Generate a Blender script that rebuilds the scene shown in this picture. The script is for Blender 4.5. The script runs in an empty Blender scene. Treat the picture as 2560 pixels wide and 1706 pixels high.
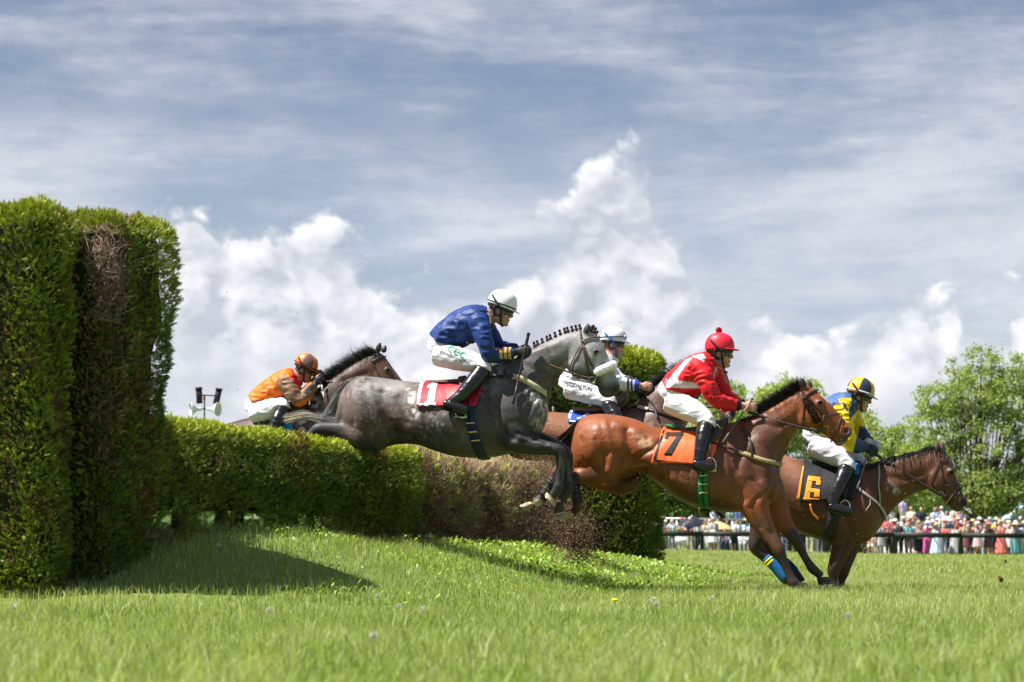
import bpy, bmesh, math, random
import numpy as np
from mathutils import Vector, Matrix
from mathutils.bvhtree import BVHTree
R = math.radians
C = bpy.context.scene.collection
rng = np.random.default_rng(7)
random.seed(7)

# ------------------------------------------------------------------ camera
FPX, CX, HY, H = 6044.44, 1280.0, 1355.0, 0.43      # focal length in photo pixels, horizon row, eye height
scn = bpy.context.scene
cam_d = bpy.data.cameras.new("camera"); cam = bpy.data.objects.new("camera", cam_d); C.objects.link(cam)
cam.location = (0, 0, H); cam.rotation_euler = (R(90), 0, 0)
cam_d.sensor_width = 36; cam_d.lens = 85; cam_d.shift_y = (HY - 853) / 2560
cam_d.clip_start = 0.1; cam_d.clip_end = 6000
cam_d.dof.use_dof = True; cam_d.dof.focus_distance = 20.0; cam_d.dof.aperture_fstop = 4.5
scn.camera = cam
scn.view_settings.view_transform = 'Standard'; scn.view_settings.look = 'None'
scn.view_settings.exposure = 1.1; scn.view_settings.gamma = 1
scn.cycles.max_bounces = 6; scn.cycles.transparent_max_bounces = 8
scn.cycles.use_denoising = True

# ------------------------------------------------------------------ light
SUN_EL, SUN_AZ = 60.0, -104.0      # azimuth from +Y (view direction) towards -X (left)
az = R(SUN_AZ); el = R(SUN_EL)
to_sun = Vector((math.sin(az) * math.cos(el), math.cos(az) * math.cos(el), math.sin(el)))
sun_d = bpy.data.lights.new("sun", 'SUN'); sun = bpy.data.objects.new("sun", sun_d); C.objects.link(sun)
sun_d.energy = 4.8; sun_d.angle = R(0.55); sun_d.color = (1.0, 0.96, 0.9)
sun.rotation_euler = to_sun.to_track_quat('Z', 'Y').to_euler(); sun.location = (-20, -5, 40)

# ------------------------------------------------------------------ node expression helper
class X:
    """A socket with arithmetic, so node maths reads like a formula."""
    nt = None
    def __init__(s, sock): s.s = sock
    @staticmethod
    def m(op, *a, clamp=False):
        n = X.nt.nodes.new('ShaderNodeMath'); n.operation = op; n.use_clamp = clamp
        for i, v in enumerate(a):
            if isinstance(v, X): X.nt.links.new(v.s, n.inputs[i])
            else: n.inputs[i].default_value = v
        return X(n.outputs[0])
    def __add__(s, o): return X.m('ADD', s, o)
    def __radd__(s, o): return X.m('ADD', o, s)
    def __sub__(s, o): return X.m('SUBTRACT', s, o)
    def __rsub__(s, o): return X.m('SUBTRACT', o, s)
    def __mul__(s, o): return X.m('MULTIPLY', s, o)
    def __rmul__(s, o): return X.m('MULTIPLY', o, s)
    def __truediv__(s, o): return X.m('DIVIDE', s, o)
    def sat(s): return X.m('ADD', s, 0.0, clamp=True)
def sstep(a, b, v):
    n = X.nt.nodes.new('ShaderNodeMapRange'); n.interpolation_type = 'SMOOTHSTEP'
    X.nt.links.new(v.s, n.inputs['Value'])
    n.inputs['From Min'].default_value = a; n.inputs['From Max'].default_value = b
    n.inputs['To Min'].default_value = 0; n.inputs['To Max'].default_value = 1
    return X(n.outputs['Result'])
def vec(x, y, z):
    n = X.nt.nodes.new('ShaderNodeCombineXYZ')
    for i, v in enumerate((x, y, z)):
        if isinstance(v, X): X.nt.links.new(v.s, n.inputs[i])
        else: n.inputs[i].default_value = v
    return X(n.outputs[0])
def noise(v, scale, detail=6, rough=0.55, dist=0.0, dims='3D'):
    n = X.nt.nodes.new('ShaderNodeTexNoise'); n.noise_dimensions = dims
    if v is not None: X.nt.links.new(v.s, n.inputs['Vector'])
    n.inputs['Scale'].default_value = scale; n.inputs['Detail'].default_value = detail
    n.inputs['Roughness'].default_value = rough; n.inputs['Distortion'].default_value = dist
    return X(n.outputs[0])
def mixc(f, a, b, mode='MIX'):
    n = X.nt.nodes.new('ShaderNodeMix'); n.data_type = 'RGBA'; n.blend_type = mode
    for idx, v in ((0, f), (6, a), (7, b)):
        if isinstance(v, X): X.nt.links.new(v.s, n.inputs[idx])
        elif idx == 0: n.inputs[0].default_value = v
        else: n.inputs[idx].default_value = (*v[:3], 1)
    return X(n.outputs[2])

# ------------------------------------------------------------------ sky with clouds
def build_world():
    w = bpy.data.worlds.new("World"); scn.world = w; w.use_nodes = True
    nt = w.node_tree; nt.nodes.clear(); X.nt = nt
    out = nt.nodes.new('ShaderNodeOutputWorld')
    tc = nt.nodes.new('ShaderNodeTexCoord'); sep = nt.nodes.new('ShaderNodeSeparateXYZ')
    nt.links.new(tc.outputs['Generated'], sep.inputs[0])
    dx, dy, dz = X(sep.outputs[0]), X(sep.outputs[1]), X(sep.outputs[2])
    k = FPX / 1000
    U = X.m('ARCTAN2', dx, dy) * k                       # heading, one unit = 0.165 rad
    V = X.m('ARCSINE', dz) * k                           # height above the horizon
    sky = nt.nodes.new('ShaderNodeTexSky'); sky.sky_type = 'NISHITA'; sky.sun_disc = False
    sky.sun_elevation = R(SUN_EL); sky.sun_rotation = az
    sky.altitude = 200; sky.air_density = 1.0; sky.dust_density = 1.2
    bg1 = nt.nodes.new('ShaderNodeBackground'); bg1.inputs['Strength'].default_value = 0.042
    nt.links.new(sky.outputs[0], bg1.inputs['Color'])
    # high layered cloud, streaked along the horizon
    warp = noise(vec(U * 0.8, V * 1.6, 3.1), 1.4, 3, 0.5)
    s1 = noise(vec(U * 0.62 + warp * 0.5, V * 2.3 + U * 0.16, 0.4), 1.55, 7, 0.60)
    s2 = noise(vec(U * 0.42, V * 3.6 + warp * 0.7 - U * 0.12, 5.7), 1.7, 8, 0.62)
    s3 = noise(vec(U * 1.7, V * 3.4, 2.7), 2.2, 7, 0.66)
    top = sstep(0.55, 1.38, V)                            # the layer thins higher up
    st = s1 * 0.58 + s2 * 0.42 + (s3 - 0.5) * 0.20
    streak = sstep(0.34, 0.64, st - top * 0.045 + 0.05)
    soft = sstep(0.32, 0.68, s2 * 0.6 + s3 * 0.4)
    blue = mixc(top, (0.42, 0.50, 0.64), (0.165, 0.225, 0.36))
    grey = mixc(soft, mixc(top, (0.52, 0.55, 0.63), (0.36, 0.40, 0.49)), mixc(top, (0.68, 0.70, 0.76), (0.56, 0.58, 0.65)))
    high = mixc(streak, blue, grey)
    # dark slate band across the left, low in the high layer
    by = V - 1.055 - (noise(vec(U * 1.1, 0.0, 1.0), 1.3, 5, 0.6) - 0.5) * 0.16 + U * 0.02
    band = sstep(-0.13, -0.01, by) * (1.0 - sstep(0.0, 0.035, by)) * (1.0 - sstep(-0.5, 0.25, U))
    high = mixc(band * 0.6, high, (0.24, 0.30, 0.43))
    # heaped clouds: a bank whose top edge follows a curve, billowed by noise
    def bank(pts, seed, amp, scale, edge, lit_gain, cols):
        fc = nt.nodes.new('ShaderNodeFloatCurve'); cu = fc.mapping.curves[0]
        while len(cu.points) > 2: cu.points.remove(cu.points[1])
        P = [((p - (-120)) / 2800, v / 1000) for p, v in pts]
        cu.points[0].location = P[0]; cu.points[1].location = P[-1]
        for q in P[1:-1]: cu.points.new(*q)
        fc.mapping.update()
        nt.links.new(((U + 1.4) / 2.8).sat().s, fc.inputs['Value'])
        h = X(fc.outputs[0])
        def dens(du, dv):
            p = vec(U + du, (V + dv) * 1.12, seed)
            n0 = noise(p, scale * 0.55, 3, 0.5)
            vo = nt.nodes.new('ShaderNodeTexVoronoi'); vo.feature = 'F1'; vo.voronoi_dimensions = '2D'; vo.inputs['Scale'].default_value = scale * 1.35; vo.inputs['Detail'].default_value = 2.0; vo.inputs['Roughness'].default_value = 0.55
            wp = noise(p, scale * 1.8, 3, 0.6); nt.links.new(vec(U + du + (wp - 0.5) * 0.22, (V + dv) * 1.12 + (wp - 0.5) * 0.22, seed).s, vo.inputs['Vector'])
            lob = 0.45 - X(vo.outputs['Distance'])                 # rounded cauliflower lobes
            n2 = noise(p, scale * 4.2, 6, 0.62)
            return h - (V + dv) + (n0 - 0.5) * amp * 1.1 + lob * amp * 0.55 + (n2 - 0.5) * amp * 0.42
        n_fine = noise(vec(U, V * 1.3, seed + 7), scale * 2.6, 6, 0.62)
        d0 = dens(0, 0); d1 = dens(-0.040, 0.045)
        m = sstep(0.0, edge, d0)
        lit = (0.47 + (d0 - d1 - 0.045) * lit_gain - sstep(0.0, 0.5, d0) * 0.16 + (n_fine - 0.5) * 0.5).sat()
        lit = lit + (1.0 - sstep(0.0, 0.09, d0)) * 0.22
        big = noise(vec(U * 1.1, V * 1.7, seed + 3), 2.2, 4, 0.6)
        lit = (lit + (big - 0.55) * 1.6).sat()
        low = sstep(0.0, 0.62, V)
        c = mixc(lit, mixc(low, cols[0], cols[1]), cols[2])
        return m, c
    far_pts = [(-120, 790), (300, 830), (430, 840), (540, 850), (640, 865), (720, 890), (800, 870), (880, 820), (960, 775),
               (1060, 700), (1130, 640), (1200, 650), (1270, 730), (1350, 810), (1430, 920), (1510, 1010), (1580, 1010), (1650, 900), (1730, 770),
               (1820, 690), (1920, 640), (2020, 590), (2100, 590), (2190, 640), (2280, 680), (2360, 640), (2430, 590), (2510, 660), (2680, 720)]
    m1, c1 = bank(far_pts, 1.7, 0.34, 3.0, 0.065, 5.0, ((0.585, 0.61, 0.67), (0.48, 0.51, 0.585), (0.93, 0.93, 0.945)))
    near_pts = [(-120, 560), (480, 640), (700, 690), (860, 660), (1000, 580), (1250, 500), (1400, 600), (1560, 660), (1750, 600), (2000, 560), (2250, 560), (2680, 640)]
    m2, c2 = bank(near_pts, 9.2, 0.46, 2.2, 0.30, 3.2, ((0.57, 0.60, 0.66), (0.50, 0.53, 0.60), (0.80, 0.81, 0.83)))
    col = mixc(m1, high, c1); col = mixc(m2 * 0.72, col, c2)
    haze = 1.0 - sstep(-0.05, 0.42, V)
    col = mixc(haze * 0.5, col, (0.58, 0.61, 0.665))
    rear = 1.0 - sstep(-0.45, 0.25, dy)      # unseen sky behind the camera, darkened and blued to cut fill light
    col = mixc(rear * 0.65, col, (0.13, 0.19, 0.33))
    bg2 = nt.nodes.new('ShaderNodeBackground'); bg2.inputs['Strength'].default_value = 0.565
    nt.links.new(col.s, bg2.inputs['Color'])
    cover = X.m('MAXIMUM', X.m('MAXIMUM', m1, m2), 0.55 + streak * 0.4)
    mx = nt.nodes.new('ShaderNodeMixShader')
    nt.links.new(cover.sat().s, mx.inputs[0]); nt.links.new(bg1.outputs[0], mx.inputs[1]); nt.links.new(bg2.outputs[0], mx.inputs[2])
    nt.links.new(mx.outputs[0], out.inputs['Surface'])
    w.cycles.sampling_method = 'MANUAL'; w.cycles.sample_map_resolution = 512
build_world()

# ------------------------------------------------------------------ small helpers
def vnoise(p, seed=0):
    """Value noise on an (n,3) array, 0..1."""
    p = np.asarray(p, float) + seed * 17.13
    i = np.floor(p).astype(np.int64); f = p - i; f = f * f * (3 - 2 * f)
    def hsh(a, b, c):
        n = (a * 374761393 + b * 668265263 + c * 2147483647) & 0xffffffff
        n = ((n ^ (n >> 13)) * 1274126177) & 0xffffffff
        return ((n ^ (n >> 16)) & 0xffff) / 65535.0
    o = 0
    for a in (0, 1):
        for b in (0, 1):
            for c in (0, 1):
                w = (f[:, 0] if a else 1 - f[:, 0]) * (f[:, 1] if b else 1 - f[:, 1]) * (f[:, 2] if c else 1 - f[:, 2])
                o = o + w * hsh(i[:, 0] + a, i[:, 1] + b, i[:, 2] + c)
    return o
def fbm(p, octv=4, seed=0):
    o = 0; a = 0.5; q = np.asarray(p, float); t = 0
    for k in range(octv):
        o = o + a * vnoise(q, seed + k); t += a; a *= 0.5; q = q * 2.03
    return o / t
def ss(a, b, x):
    t = np.clip((x - a) / (b - a), 0, 1); return t * t * (3 - 2 * t)
def unit(a): return a / np.maximum(np.linalg.norm(a, axis=-1, keepdims=True), 1e-9)

def mesh_np(name, V, faces=None, loops=None, sizes=None, col=None, smooth=True, mat=None):
    """Mesh from arrays. faces: (n,k) array, or list of arrays with different k."""
    me = bpy.data.meshes.new(name); V = np.asarray(V, np.float32)
    fl = faces if isinstance(faces, list) else [faces]
    fl = [np.asarray(f, np.int32) for f in fl if len(f)]
    loops = np.concatenate([f.ravel() for f in fl]) if fl else np.zeros(0, np.int32)
    sizes = np.concatenate([np.full(len(f), f.shape[1], np.int32) for f in fl]) if fl else np.zeros(0, np.int32)
    me.vertices.add(len(V)); me.vertices.foreach_set('co', V.ravel())
    me.loops.add(len(loops)); me.loops.foreach_set('vertex_index', loops)
    me.polygons.add(len(sizes))
    st = np.zeros(len(sizes), np.int32); st[1:] = np.cumsum(sizes)[:-1]
    me.polygons.foreach_set('loop_start', st)
    me.update(calc_edges=True); me.validate()
    if smooth: me.polygons.foreach_set('use_smooth', np.ones(len(me.polygons), bool))
    if col is not None:
        a = me.color_attributes.new('Col', 'FLOAT_COLOR', 'POINT')
        c = np.ones((len(V), 4), np.float32); c[:, :3] = col
        a.data.foreach_set('color', c.ravel())
    if mat: me.materials.append(mat)
    return me

def put(name, me, parent=None, loc=None):
    """Link a mesh given in world coordinates; its origin moves to loc (or to the parent's place)."""
    o = bpy.data.objects.new(name, me); C.objects.link(o)
    if parent is not None:
        o.parent = parent; off = Vector(parent['_w'])
        me.transform(Matrix.Translation(-off)); o['_w'] = tuple(off)
    elif loc is not None:
        me.transform(Matrix.Translation(-Vector(loc))); o.location = loc; o['_w'] = tuple(loc)
    else: o['_w'] = (0, 0, 0)
    return o
def empty(name, loc, label, cat, group=None):
    o = bpy.data.objects.new(name, None); C.objects.link(o); o.location = loc; o.empty_display_size = 0.2
    o['_w'] = tuple(loc); return tag(o, label, cat, group)
def tag(o, label, cat, group=None, kind=None):
    if label: o['label'] = label
    if cat: o['category'] = cat
    if group: o['group'] = group
    if kind: o['kind'] = kind
    return o

# ------------------------------------------------------------------ materials
MATS = {}
def pmat(name, color=(0.5, 0.5, 0.5), rough=0.6, spec=0.4, metal=0.0, attr=False, var=0.0, vscale=8.0, bump=0.0, bscale=60.0, sheen=0.0, coat=0.0, stretch=None):
    if name in MATS: return MATS[name]
    m = bpy.data.materials.new(name); m.use_nodes = True; nt = m.node_tree; X.nt = nt
    b = nt.nodes['Principled BSDF']
    b.inputs['Roughness'].default_value = rough; b.inputs['Specular IOR Level'].default_value = spec
    b.inputs['Metallic'].default_value = metal; b.inputs['Sheen Weight'].default_value = sheen; b.inputs['Coat Weight'].default_value = coat
    tc = nt.nodes.new('ShaderNodeTexCoord'); v = X(tc.outputs['Object'])
    if stretch:
        mp = nt.nodes.new('ShaderNodeMapping'); nt.links.new(v.s, mp.inputs['Vector']); mp.inputs['Scale'].default_value = stretch; v = X(mp.outputs[0])
    if attr:
        a = nt.nodes.new('ShaderNodeVertexColor'); a.layer_name = 'Col'; c = X(a.outputs[0])
    else:
        rgb = nt.nodes.new('ShaderNodeRGB'); rgb.outputs[0].default_value = (*color, 1); c = X(rgb.outputs[0])
    if var > 0:
        n = noise(v, vscale, 6, 0.6)
        f = (n - 0.5) * (2 * var) + 1.0
        c = mixc(1.0, c, vec(f, f, f), 'MULTIPLY')
    nt.links.new(c.s, b.inputs['Base Color'])
    if bump > 0:
        bn = nt.nodes.new('ShaderNodeBump'); bn.inputs['Strength'].default_value = bump; bn.inputs['Distance'].default_value = 0.01
        nt.links.new(noise(v, bscale, 5, 0.6).s, bn.inputs['Height']); nt.links.new(bn.outputs[0], b.inputs['Normal'])
    MATS[name] = m; return m
def leafmat(name, rough=0.5, trans=0.35, spec=0.35, gain=(1.25, 1.2, 0.55)):
    if name in MATS: return MATS[name]
    m = bpy.data.materials.new(name); m.use_nodes = True; nt = m.node_tree; X.nt = nt
    b = nt.nodes['Principled BSDF']; out = nt.nodes['Material Output']
    a = nt.nodes.new('ShaderNodeVertexColor'); a.layer_name = 'Col'
    nt.links.new(a.outputs[0], b.inputs['Base Color']); b.inputs['Roughness'].default_value = rough; b.inputs['Specular IOR Level'].default_value = spec
    t = nt.nodes.new('ShaderNodeBsdfTranslucent')
    nt.links.new(mixc(1.0, X(a.outputs[0]), gain, 'MULTIPLY').s, t.inputs['Color'])
    mx = nt.nodes.new('ShaderNodeMixShader'); mx.inputs[0].default_value = trans
    nt.links.new(b.outputs[0], mx.inputs[1]); nt.links.new(t.outputs[0], mx.inputs[2]); nt.links.new(mx.outputs[0], out.inputs['Surface'])
    MATS[name] = m; return m

# ------------------------------------------------------------------ terrain
HA = np.array((-2.31, 15.5)); HE = np.array((0.272, 0.962)); HN = np.array((0.962, -0.272))   # hedge line: start, along, towards landing side
def uv(x, y):
    px = x - HA[0]; py = y - HA[1]
    return px * HE[0] + py * HE[1], px * HN[0] + py * HN[1]
def gz(x, y):
    x = np.asarray(x, float); y = np.asarray(y, float)
    u, v = uv(x, y)
    along = np.interp(u, [-3, -1.8, -1.0, 0.0, 1.3, 5, 8.8, 11.2, 12.8, 14.6], [0, 0.05, 0.14, 0.33, 0.50, 0.43, 0.33, 0.25, 0.11, 0])
    across = (1 - ss(0.0, 2.1, v)) * ss(-3.6, -1.2, v)
    p = np.stack([x * 0.8, y * 0.8, 0 * x], -1).reshape(-1, 3)
    bump = (fbm(p, 3, 5).reshape(x.shape) - 0.5)
    z = along * across + bump * (0.05 + 0.10 * np.minimum(1, along * across * 3)) * (y < 80)
    z = z - 0.30 * ss(4, 24, x) * ss(60, 112, y)
    return z
def bare_mask(x, y):
    x = np.asarray(x, float); y = np.asarray(y, float); u, v = uv(x, y); p = np.stack([x, y, 0 * x], -1).reshape(-1, 3)
    return ss(0.80, 0.86, fbm(p * np.array((1.6, 1.1, 1)), 4, 21).reshape(x.shape) + 0.035 * (1 - ss(1.5, 4.5, u))) * (u > -1.4) * (u < 7.5) * ss(-0.4, 0.0, v) * (1 - ss(0.9, 1.7, v))
def graded(core0, core1, step, far0, far1, grow=1.25):
    a = list(np.arange(core0, core1 + 1e-6, step)); s = step; b = a[-1]
    while b < far1: s *= grow; b += s; a.append(b)
    s = step; b = a[0]
    while b > far0: s *= grow; b -= s; a.insert(0, b)
    return np.array(a)
gx = graded(-7, 8, 0.2, -1500, 1500); gy = graded(5, 34, 0.2, -60, 3500, 1.12)
GX, GY = np.meshgrid(gx, gy); GZ = gz(GX, GY)
nx, ny = len(gx), len(gy)
idx = np.arange(nx * ny).reshape(ny, nx)
gf = np.stack([idx[:-1, :-1], idx[:-1, 1:], idx[1:, 1:], idx[1:, :-1]], -1).reshape(-1, 4)
def ground_mat():
    m = bpy.data.materials.new('ground_soil_and_turf'); m.use_nodes = True; nt = m.node_tree; X.nt = nt
    b = nt.nodes['Principled BSDF']; b.inputs['Roughness'].default_value = 0.95; b.inputs['Specular IOR Level'].default_value = 0.1
    tc = nt.nodes.new('ShaderNodeTexCoord'); v = X(tc.outputs['Object'])
    n1 = noise(v, 0.35, 6, 0.6); n2 = noise(v, 3.0, 8, 0.65); n3 = noise(v, 22.0, 5, 0.6)
    g = mixc(sstep(0.3, 0.7, n1), (0.10, 0.165, 0.03), (0.19, 0.25, 0.06))
    g = mixc(sstep(0.35, 0.8, n3), g, (0.16, 0.16, 0.06))
    s = mixc(n3, (0.10, 0.062, 0.04), (0.20, 0.135, 0.095))
    at = nt.nodes.new('ShaderNodeVertexColor'); at.layer_name = 'Col'; sp = nt.nodes.new('ShaderNodeSeparateColor'); nt.links.new(at.outputs[0], sp.inputs[0])
    c = mixc(sstep(0.35, 0.65, X(sp.outputs[0]) + (n3 - 0.5) * 0.5), mixc(sstep(0.58, 0.68, n2 * 0.7 + n3 * 0.3), g, s), s)
    nt.links.new(c.s, b.inputs['Base Color'])
    bn = nt.nodes.new('ShaderNodeBump'); bn.inputs['Strength'].default_value = 0.8; bn.inputs['Distance'].default_value = 0.03
    nt.links.new(n3.s, bn.inputs['Height']); nt.links.new(bn.outputs[0], b.inputs['Normal'])
    return m
ground = put('ground', mesh_np('ground', np.stack([GX, GY, GZ], -1).reshape(-1, 3), gf, col=np.repeat(bare_mask(GX, GY).reshape(-1, 1), 3, 1), mat=ground_mat()))
tag(ground, 'grassy racecourse field with a low turf bank under the hedge', 'ground', kind='structure')

# ------------------------------------------------------------------ grass
def blades(P, hgt, wid, lean, col, bend=0.5):
    """Curved tapered blades: (n,3) roots; returns V,F3,F4,col."""
    n = len(P); th = rng.uniform(0, 2 * np.pi, n); fa = rng.uniform(0, 2 * np.pi, n)
    d = np.stack([np.cos(th), np.sin(th), 0 * th], -1); s = np.stack([np.cos(fa), np.sin(fa), 0 * fa], -1)
    V = np.zeros((n, 5, 3)); up = np.array((0, 0, 1.0))
    ln = (hgt * lean)[:, None]
    mid = P + up * (hgt * 0.58)[:, None] + d * ln * 0.32; tip = P + up * (hgt * (1 - 0.25 * lean * bend))[:, None] + d * ln
    w = wid[:, None] * 0.5
    V[:, 0] = P - s * w; V[:, 1] = P + s * w; V[:, 2] = mid + s * w * 0.8; V[:, 3] = mid - s * w * 0.8; V[:, 4] = tip
    b = np.arange(n)[:, None] * 5
    F4 = b + np.array([[0, 1, 2, 3]]); F3 = b + np.array([[3, 2, 4]])
    cc = np.repeat(col[:, None, :], 5, 1)
    return V.reshape(-1, 3), F3, F4, cc.reshape(-1, 3)
def grass_pts(d0, d1, dens):
    n = int(dens * (0.225 * (d1 ** 2 - d0 ** 2) + 5.0 * (d1 - d0)))
    y = np.sqrt(rng.uniform(d0 ** 2, d1 ** 2, n)); x = rng.uniform(-1, 1, n) * (0.225 * y + 2.5)
    return x, y
GCOL = np.array([(0.18, 0.275, 0.04), (0.275, 0.375, 0.085), (0.37, 0.44, 0.155), (0.455, 0.49, 0.23), (0.53, 0.51, 0.32)])
def grass_band(d0, d1, dens, h0, h1, w0, w1):
    x, y = grass_pts(d0, d1, dens); u, v = uv(x, y)
    p3 = np.stack([x, y, 0 * x], -1)
    big = fbm(p3 * np.array((0.55, 0.22, 1)), 4, 3); cl = fbm(p3 * 2.6, 3, 9)
    bare = bare_mask(x, y) > 0.5
    keep = ~(bare & (rng.random(len(x)) < 0.8)) 
    x, y, big, cl, u, v = (a[keep] for a in (x, y, big, cl, u, v)); n = len(x)
    P = np.stack([x, y, gz(x, y) - 0.004], -1)
    hg = rng.uniform(h0, h1, n) * (0.42 + 1.25 * cl) ; hg *= np.where(rng.random(n) < 0.03, 1.6, 1)
    k = np.clip(big * 3.4 - 0.15 + (cl - 0.5) * 2.2 + rng.normal(0, 0.7, n), 0, 3.6)
    onm = (v > 0) & (v < 2.6) & (u > -1) & (u < 14); k = np.where(onm, np.clip(k - 0.7, 0, 3.2), k)
    k = np.where(rng.random(n) < 0.085, 4, k)
    i = np.minimum(k.astype(int), 3); f = (k - i)[:, None]
    col = GCOL[i] * (1 - f) + GCOL[np.minimum(i + 1, 4)] * f
    col *= rng.uniform(0.8, 1.2, n)[:, None]
    return blades(P, hg, rng.uniform(w0, w1, n), np.abs(rng.normal(0.35, 0.32, n)), col)
def join_parts(parts):
    V, F3, F4, Cc, o = [], [], [], [], 0
    for v, f3, f4, c in parts:
        V.append(v); Cc.append(c); F3.append(np.asarray(f3) + o); F4.append(np.asarray(f4) + o); o += len(v)
    return np.concatenate(V), [np.concatenate(F3), np.concatenate(F4)], np.concatenate(Cc)
gm = leafmat('grass_blade', 0.5, 0.42, 0.35)
parts = [grass_band(5.2, 13, 3200, 0.035, 0.10, 0.0025, 0.0058), grass_band(13, 30, 1500, 0.03, 0.08, 0.003, 0.0065),
         grass_band(30, 62, 150, 0.045, 0.09, 0.007, 0.014), grass_band(62, 132, 30, 0.05, 0.09, 0.014, 0.03)]
V, F, Cc = join_parts(parts)
tag(put('grass', mesh_np('grass', V, F, col=Cc, smooth=False, mat=gm)), 'mown meadow grass covering the racecourse', 'grass', kind='stuff')

# broad-leaved weeds on the landing bank
def weeds():
    n = 15000
    u = rng.uniform(-0.6, 12.3, n); v = np.abs(rng.normal(0.95, 0.62, n)) + 0.1
    keep = (v < 2.4) & (rng.random(n) < np.where(u > 5, 1.0, 0.22)); u, v = u[keep], v[keep]; n = len(u)
    x = HA[0] + u * HE[0] + v * HN[0]; y = HA[1] + u * HE[1] + v * HN[1]
    cl = fbm(np.stack([x, y, 0 * x], -1) * 1.3, 3, 33); keep = cl > 0.46; x, y, u, v = x[keep], y[keep], u[keep], v[keep]; n = len(x)
    z = gz(x, y)
    L = rng.uniform(0.025, 0.07, n) * np.where(u > 4, 1.0, 0.8); Wd = L * rng.uniform(0.28, 0.48, n)
    th = rng.uniform(0, 2 * np.pi, n); el_ = rng.uniform(0.2, 1.15, n)
    d = np.stack([np.cos(th) * np.cos(el_), np.sin(th) * np.cos(el_), np.sin(el_)], -1)
    s = np.stack([-np.sin(th), np.cos(th), rng.uniform(-0.35, 0.35, n)], -1)
    P = np.stack([x, y, z + rng.uniform(0.0, 0.07, n)], -1); dn = np.array((0, 0, -1.0))
    Vv = np.zeros((n, 6, 3)); l = L[:, None]; w = Wd[:, None] * 0.5
    Vv[:, 0] = P; Vv[:, 1] = P + d * l * 0.4 + s * w; Vv[:, 2] = P + d * l * 0.75 + s * w * 0.8 + dn * l * 0.05
    Vv[:, 3] = P + d * l + dn * l * 0.2; Vv[:, 4] = P + d * l * 0.75 - s * w * 0.8 + dn * l * 0.05; Vv[:, 5] = P + d * l * 0.4 - s * w
    b = np.arange(n)[:, None] * 6
    col = np.array((0.27, 0.40, 0.055)) * rng.uniform(0.65, 1.3, n)[:, None] * np.array((1, 1, 1)); col[:, 0] *= rng.uniform(0.75, 1.25, n)
    bl = rng.random(n) < 0.03; col[bl] = np.array((0.2, 0.32, 0.15)) * rng.uniform(0.8, 1.2, (bl.sum(), 1))
    me = mesh_np('weeds', Vv.reshape(-1, 3), [b + np.array([[0, 1, 5]]), b + np.array([[1, 2, 4, 5]]), b + np.array([[2, 3, 4]])], col=np.repeat(col, 6, 0), smooth=False, mat=leafmat('weed_leaf', 0.45, 0.3, 0.4))
    tag(put('weeds', me), 'broad leaved weeds sprouting on the turf bank below the hedge', 'weeds', kind='stuff')
weeds()
# ------------------------------------------------------------------ clipped conifer hedges
def frond():
    """Flat fan spray, unit length along +x, in the xy plane."""
    V, F = [], []
    def quad(a, b, w):
        a = np.array(a); b = np.array(b); d = b - a; d = d / np.linalg.norm(d); s = np.array((-d[1], d[0], 0)) * w
        m = a * 0.45 + b * 0.55; k = len(V)
        V.extend([a, m + s, b, m - s]); F.append((k, k + 1, k + 2, k + 3))
    quad((0, 0, 0), (1, 0, -0.12), 0.045)
    for j, s in enumerate((0.12, 0.28, 0.44, 0.60, 0.76)):
        l = 0.42 - 0.28 * s
        for sg in (-1, 1):
            x0 = s + 0.06 * (sg > 0); z0 = -0.12 * x0 * x0
            quad((x0, 0, z0), (x0 + l * 0.74, sg * l * 0.62, z0 - 0.06), 0.048)
    return np.array(V), np.array(F)
FRV, FRF = frond()
def spray_mesh(P, N, size, col, droop=0.0, up=0.5):
    n = len(P); k = len(FRV)
    d = unit(N * 0.75 + np.array((0, 0, up)) + rng.normal(0, 0.42, (n, 3)))
    a = rng.normal(0, 1, (n, 3)); s = unit(np.cross(d, a)); t = np.cross(d, s)
    S = size[:, None, None]
    V = P[:, None, :] + S * (FRV[None, :, 0:1] * d[:, None] + FRV[None, :, 1:2] * s[:, None] + FRV[None, :, 2:3] * t[:, None])
    F = (np.arange(n)[:, None, None] * k + FRF[None]).reshape(-1, 4)
    shade = (0.82 + 0.36 * FRV[:, 0])[None, :, None]           # new growth at the frond tip is paler
    cc = col[:, None, :] * shade
    return V.reshape(-1, 3), F, cc.reshape(-1, 3)
def box_samples(lo, hi, r, n, faces):
    """Points on a rounded box in hedge coordinates (u, v, h)."""
    lo = np.array(lo); hi = np.array(hi); s = hi - lo
    A = {'v+': s[0] * s[2], 'v-': s[0] * s[2], 'u-': s[1] * s[2], 'u+': s[1] * s[2], 'h+': s[0] * s[1]}
    tot = sum(A[f] for f in faces); P, Nn = [], []
    for f in faces:
        k = int(n * A[f] / tot); q = lo + rng.random((k, 3)) * s; ax = 'uvh'.index(f[0]); q[:, ax] = hi[ax] if f[1] == '+' else lo[ax]
        il = lo + r; ih = hi - r; il[2] = lo[2] - 0.2
        c = np.clip(q, il, ih); nn = unit(q - c); P.append(c + nn * r); Nn.append(nn)
    return np.concatenate(P), np.concatenate(Nn)
def to_world(p):
    x = HA[0] + p[:, 0] * HE[0] + p[:, 1] * HN[0]; y = HA[1] + p[:, 0] * HE[1] + p[:, 1] * HN[1]
    return np.stack([x, y, p[:, 2]], -1)
def vec_world(n): return np.stack([n[:, 0] * HE[0] + n[:, 1] * HN[0], n[:, 0] * HE[1] + n[:, 1] * HN[1], n[:, 2]], -1)
hedge_leaf = leafmat('hedge_leaf', 0.55, 0.22, 0.3)
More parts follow.
